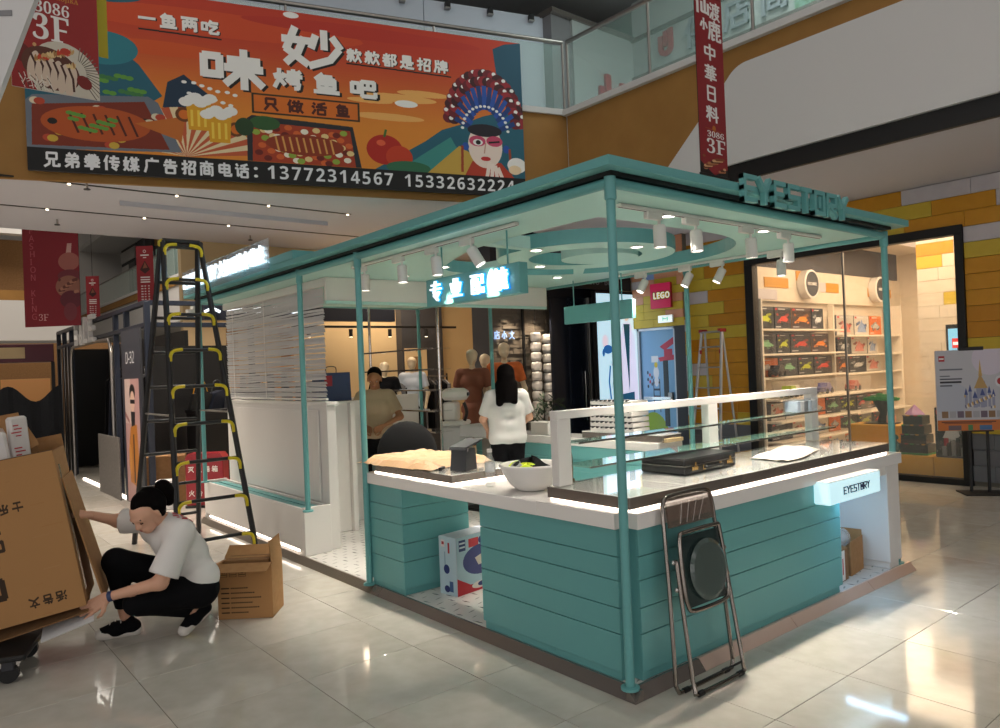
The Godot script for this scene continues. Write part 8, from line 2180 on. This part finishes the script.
# an upright figure at o, facing dir, scaled to its height; elbows and wrists are given in its own axes (x to its right, z ahead)
func upright(label: String, o: Vector3, dir: float, h: float, skin: String, shirt: String, trousers: String, arms: Array, look: Vector3, sleeve: float, shoes: String) -> Node3D:
	var k := h / 1.7
	var pn := thing("person", label, "person", o, dir)
	var V := func(x: float, y: float, z: float) -> Vector3: return Vector3(x, y, z) * k
	var hc: Vector3 = V.call(0, 1.585, 0.02)
	var hipl: Vector3 = V.call(-0.085, 0.88, 0); var hipr: Vector3 = V.call(0.085, 0.88, 0)
	var torso := [[V.call(-0.07, 0.9, 0), 0.105 * k, V.call(0.07, 0.9, 0), 0.105 * k], [V.call(-0.04, 1.05, 0), 0.1 * k, V.call(0.04, 1.05, 0), 0.1 * k], [V.call(-0.07, 1.25, 0), 0.1 * k, V.call(0.07, 1.25, 0), 0.1 * k], [V.call(-0.15, 1.38, -0.01), 0.06 * k, V.call(0.15, 1.38, -0.01), 0.06 * k], [V.call(0, 1.38, -0.01), 0.06 * k, V.call(0, 1.5, 0.0), 0.05 * k]]
	var al := []
	var shirt_arms := []
	var hands := []
	for s in 2:
		var sg := -1.0 if s == 0 else 1.0
		var sh: Vector3 = V.call(sg * 0.18, 1.375, -0.01)
		var e: Vector3 = arms[s][0] * k; var w: Vector3 = arms[s][1] * k
		al.append([sh, 0.05 * k, e, 0.038 * k]); al.append([e, 0.037 * k, w, 0.025 * k])
		shirt_arms.append([sh, 0.066 * k, sh.lerp(e, sleeve), 0.07 * k, true])
		hands.append_array(hand_bones(w, w - e, Vector3(sg, 0.3, 0), 0.35, -sg, k))
	var legs := [[hipl, 0.09 * k, V.call(-0.09, 0.47, 0.02), 0.06 * k], [V.call(-0.09, 0.47, 0.02), 0.057 * k, V.call(-0.09, 0.09, -0.01), 0.038 * k], [hipr, 0.09 * k, V.call(0.09, 0.47, 0.02), 0.06 * k], [V.call(0.09, 0.47, 0.02), 0.057 * k, V.call(0.09, 0.09, -0.01), 0.038 * k]]
	var body := blob(torso + al + legs + [[V.call(0, 1.48, 0), 0.05 * k, hc, 0.05 * k]], 0.016, 0.035)
	var lf := look.normalized()
	var up := Vector3.UP
	for e in [blob(head_bones(hc, lf, up), 0.007, 0.018), blob(hands, 0.006, 0.008)]:
		body.v.append_array(e.v); body.n.append_array(e.n); body.t.append_array(e.t)
	var bd := put("body", pn, body, skin)
	face_parts(bd, hc, lf, up, true)
	put("t_shirt", pn, blob(grow(torso.slice(1, 4), 0.02) + [[V.call(-0.08, 0.92, 0), 0.125 * k, V.call(0.08, 0.92, 0), 0.125 * k], [V.call(-0.1, 1.25, 0), 0.1 * k, V.call(-0.09, 0.95, 0), 0.115 * k], [V.call(0.1, 1.25, 0), 0.1 * k, V.call(0.09, 0.95, 0), 0.115 * k], [V.call(0, 1.38, -0.01), 0.075 * k, V.call(0, 1.45, -0.005), 0.06 * k]] + shirt_arms, 0.013, 0.03), shirt)
	put("trousers", pn, blob(grow(legs, 0.014) + [[V.call(-0.07, 0.88, 0), 0.113 * k, V.call(0.07, 0.88, 0), 0.113 * k]], 0.014, 0.03), trousers)
	for s in [-1, 1]: put("shoe", pn, blob([[V.call(s * 0.09, 0.04, -0.05), 0.04 * k, V.call(s * 0.1, 0.035, 0.16), 0.035 * k]], 0.01, 0.01), shoes)
	return pn

func standing_woman() -> void:
	var d := atan2(0.55, -0.83)   # facing away from the open side, towards the back counter
	var p := upright("person in loose white t-shirt and black jeans standing with back turned at the back counter", Vector3(2.13, 0.05, -3.43), d, 1.56, "skin", "cloth_white", "cloth_black",
		[[Vector3(-0.25, 1.14, 0.03), Vector3(-0.16, 1.02, 0.25)], [Vector3(0.26, 1.13, 0.05), Vector3(0.2, 1.0, 0.27)]], Vector3(0.05, -0.35, 1), 0.8, "shoe_white")
	var k := 1.56 / 1.7
	put("hair", p, blob([[Vector3(0, 1.64, -0.015) * k, 0.098 * k, Vector3(0, 1.6, -0.03) * k, 0.095 * k], [Vector3(0, 1.58, -0.05) * k, 0.09 * k, Vector3(0, 1.38, -0.1) * k, 0.07 * k], [Vector3(-0.06, 1.5, -0.06) * k, 0.065 * k, Vector3(-0.075, 1.33, -0.1) * k, 0.04 * k], [Vector3(0.06, 1.5, -0.06) * k, 0.065 * k, Vector3(0.085, 1.31, -0.1) * k, 0.04 * k]], 0.01, 0.03), "hair")

func man_in_beige() -> void:
	mat("skin_tan", "a8744e", 0.55)
	noisy("cloth_beige", "b8a283", "c4b092", 0.2, 6.0, 0.9)
	var p := upright("person in beige t-shirt looking down behind the shelf tower and round chair", Vector3(1.76, 0.0, -5.4), atan2(-0.6, 0.8), 1.64, "skin_tan", "cloth_beige", "cloth_black",
		[[Vector3(-0.3, 1.12, 0.06), Vector3(-0.1, 1.02, 0.24)], [Vector3(0.3, 1.12, 0.06), Vector3(0.1, 1.02, 0.24)]], Vector3(0.0, -0.4, 1), 0.75, "black")
	var k := 1.64 / 1.7
	put("hair", p, blob([[Vector3(0, 1.65, -0.02) * k, 0.09 * k, Vector3(0, 1.64, 0.02) * k, 0.084 * k], [Vector3(0, 1.6, -0.05) * k, 0.08 * k, Vector3(0, 1.56, -0.05) * k, 0.07 * k]], 0.01, 0.02), "hair")

func mannequins() -> void:
	mat("mannequin_skin", "d6c2a0", 0.4)
	mat("dress_brown", "7a4630", 0.8)
	mat("top_orange", "c8642a", 0.8)
	mat("dress_grey", "4a4440", 0.8)
	var spots := [["cream mannequin in an orange top before the stone pier", Vector3(3.91, 0.0, -5.59), 0.0, 1.96, "top_orange", "cloth_black"], ["cream mannequin in a brown sleeveless dress left of the stone pier", Vector3(3.51, 0.0, -5.8), -0.3, 1.88, "dress_brown", "dress_brown"],
		["cream mannequin in a dark grey wrap beside the brown dressed one", Vector3(4.07, 0.0, -6.23), 0.2, 1.82, "dress_grey", "cloth_black"], ["cream mannequin in a dark waistcoat deep inside the clothing shop", Vector3(3.6, 0.0, -8.3), 0.1, 1.78, "cloth_black", "cloth_black"], ["cream mannequin in a pale shirt deep inside the clothing shop", Vector3(4.2, 0.0, -8.4), -0.2, 1.85, "pale_blue", "cloth_black"]]
	for s in spots:
		var k: float = (s[3] - 0.1) / 1.7
		var t := thing("mannequin", s[0], "mannequin", s[1], s[2] - 0.6)
		var V := func(x: float, y: float, z: float) -> Vector3: return Vector3(x, y, z) * k + Vector3(0, 0.1, 0)
		var torso := [[V.call(-0.06, 0.92, 0), 0.1, V.call(0.06, 0.92, 0), 0.1], [V.call(0, 1.05, 0), 0.1, V.call(0, 1.15, 0), 0.1], [V.call(-0.06, 1.27, 0), 0.095, V.call(0.06, 1.27, 0), 0.095], [V.call(-0.15, 1.38, 0), 0.055, V.call(0.15, 1.38, 0), 0.055]]
		var arms := [[V.call(-0.17, 1.38, 0), 0.045, V.call(-0.25, 1.1, 0.0), 0.035], [V.call(-0.25, 1.1, 0), 0.035, V.call(-0.23, 0.84, 0.08), 0.022], [V.call(0.17, 1.38, 0), 0.045, V.call(0.25, 1.1, 0.0), 0.035], [V.call(0.25, 1.1, 0), 0.035, V.call(0.22, 0.85, 0.1), 0.022]]
		var legs := [[V.call(-0.08, 0.88, 0), 0.085, V.call(-0.09, 0.48, 0), 0.055], [V.call(-0.09, 0.48, 0), 0.053, V.call(-0.09, 0.06, 0), 0.035], [V.call(0.08, 0.88, 0), 0.085, V.call(0.1, 0.48, 0.02), 0.055], [V.call(0.1, 0.48, 0.02), 0.053, V.call(0.1, 0.06, 0), 0.035]]
		put("body", t, blob(torso + arms + legs + [[V.call(0, 1.38, 0), 0.05, V.call(0, 1.5, 0.0), 0.036], [V.call(0, 1.57, 0.01), 0.07, V.call(0, 1.62, 0.0), 0.082], [V.call(0, 1.545, 0.04), 0.045, V.call(0, 1.515, 0.05), 0.034]], 0.018, 0.03), "mannequin_skin")
		put("top", t, blob(grow(torso, 0.016) + [[V.call(-0.17, 1.38, 0), 0.065, V.call(-0.22, 1.2, 0), 0.065, true], [V.call(0.17, 1.38, 0), 0.065, V.call(0.22, 1.2, 0), 0.065, true]], 0.018, 0.03), s[4])
		put("skirt", t, blob([[V.call(0, 0.9, 0), 0.15, V.call(0, 0.45, 0.01), 0.2, true]], 0.02, 0.02), s[5])
		put("base_plate", t, MB.new().lathe([Vector2(0, 0), Vector2(0.22, 0), Vector2(0.22, 0.1), Vector2(0, 0.1)], 20), "black")
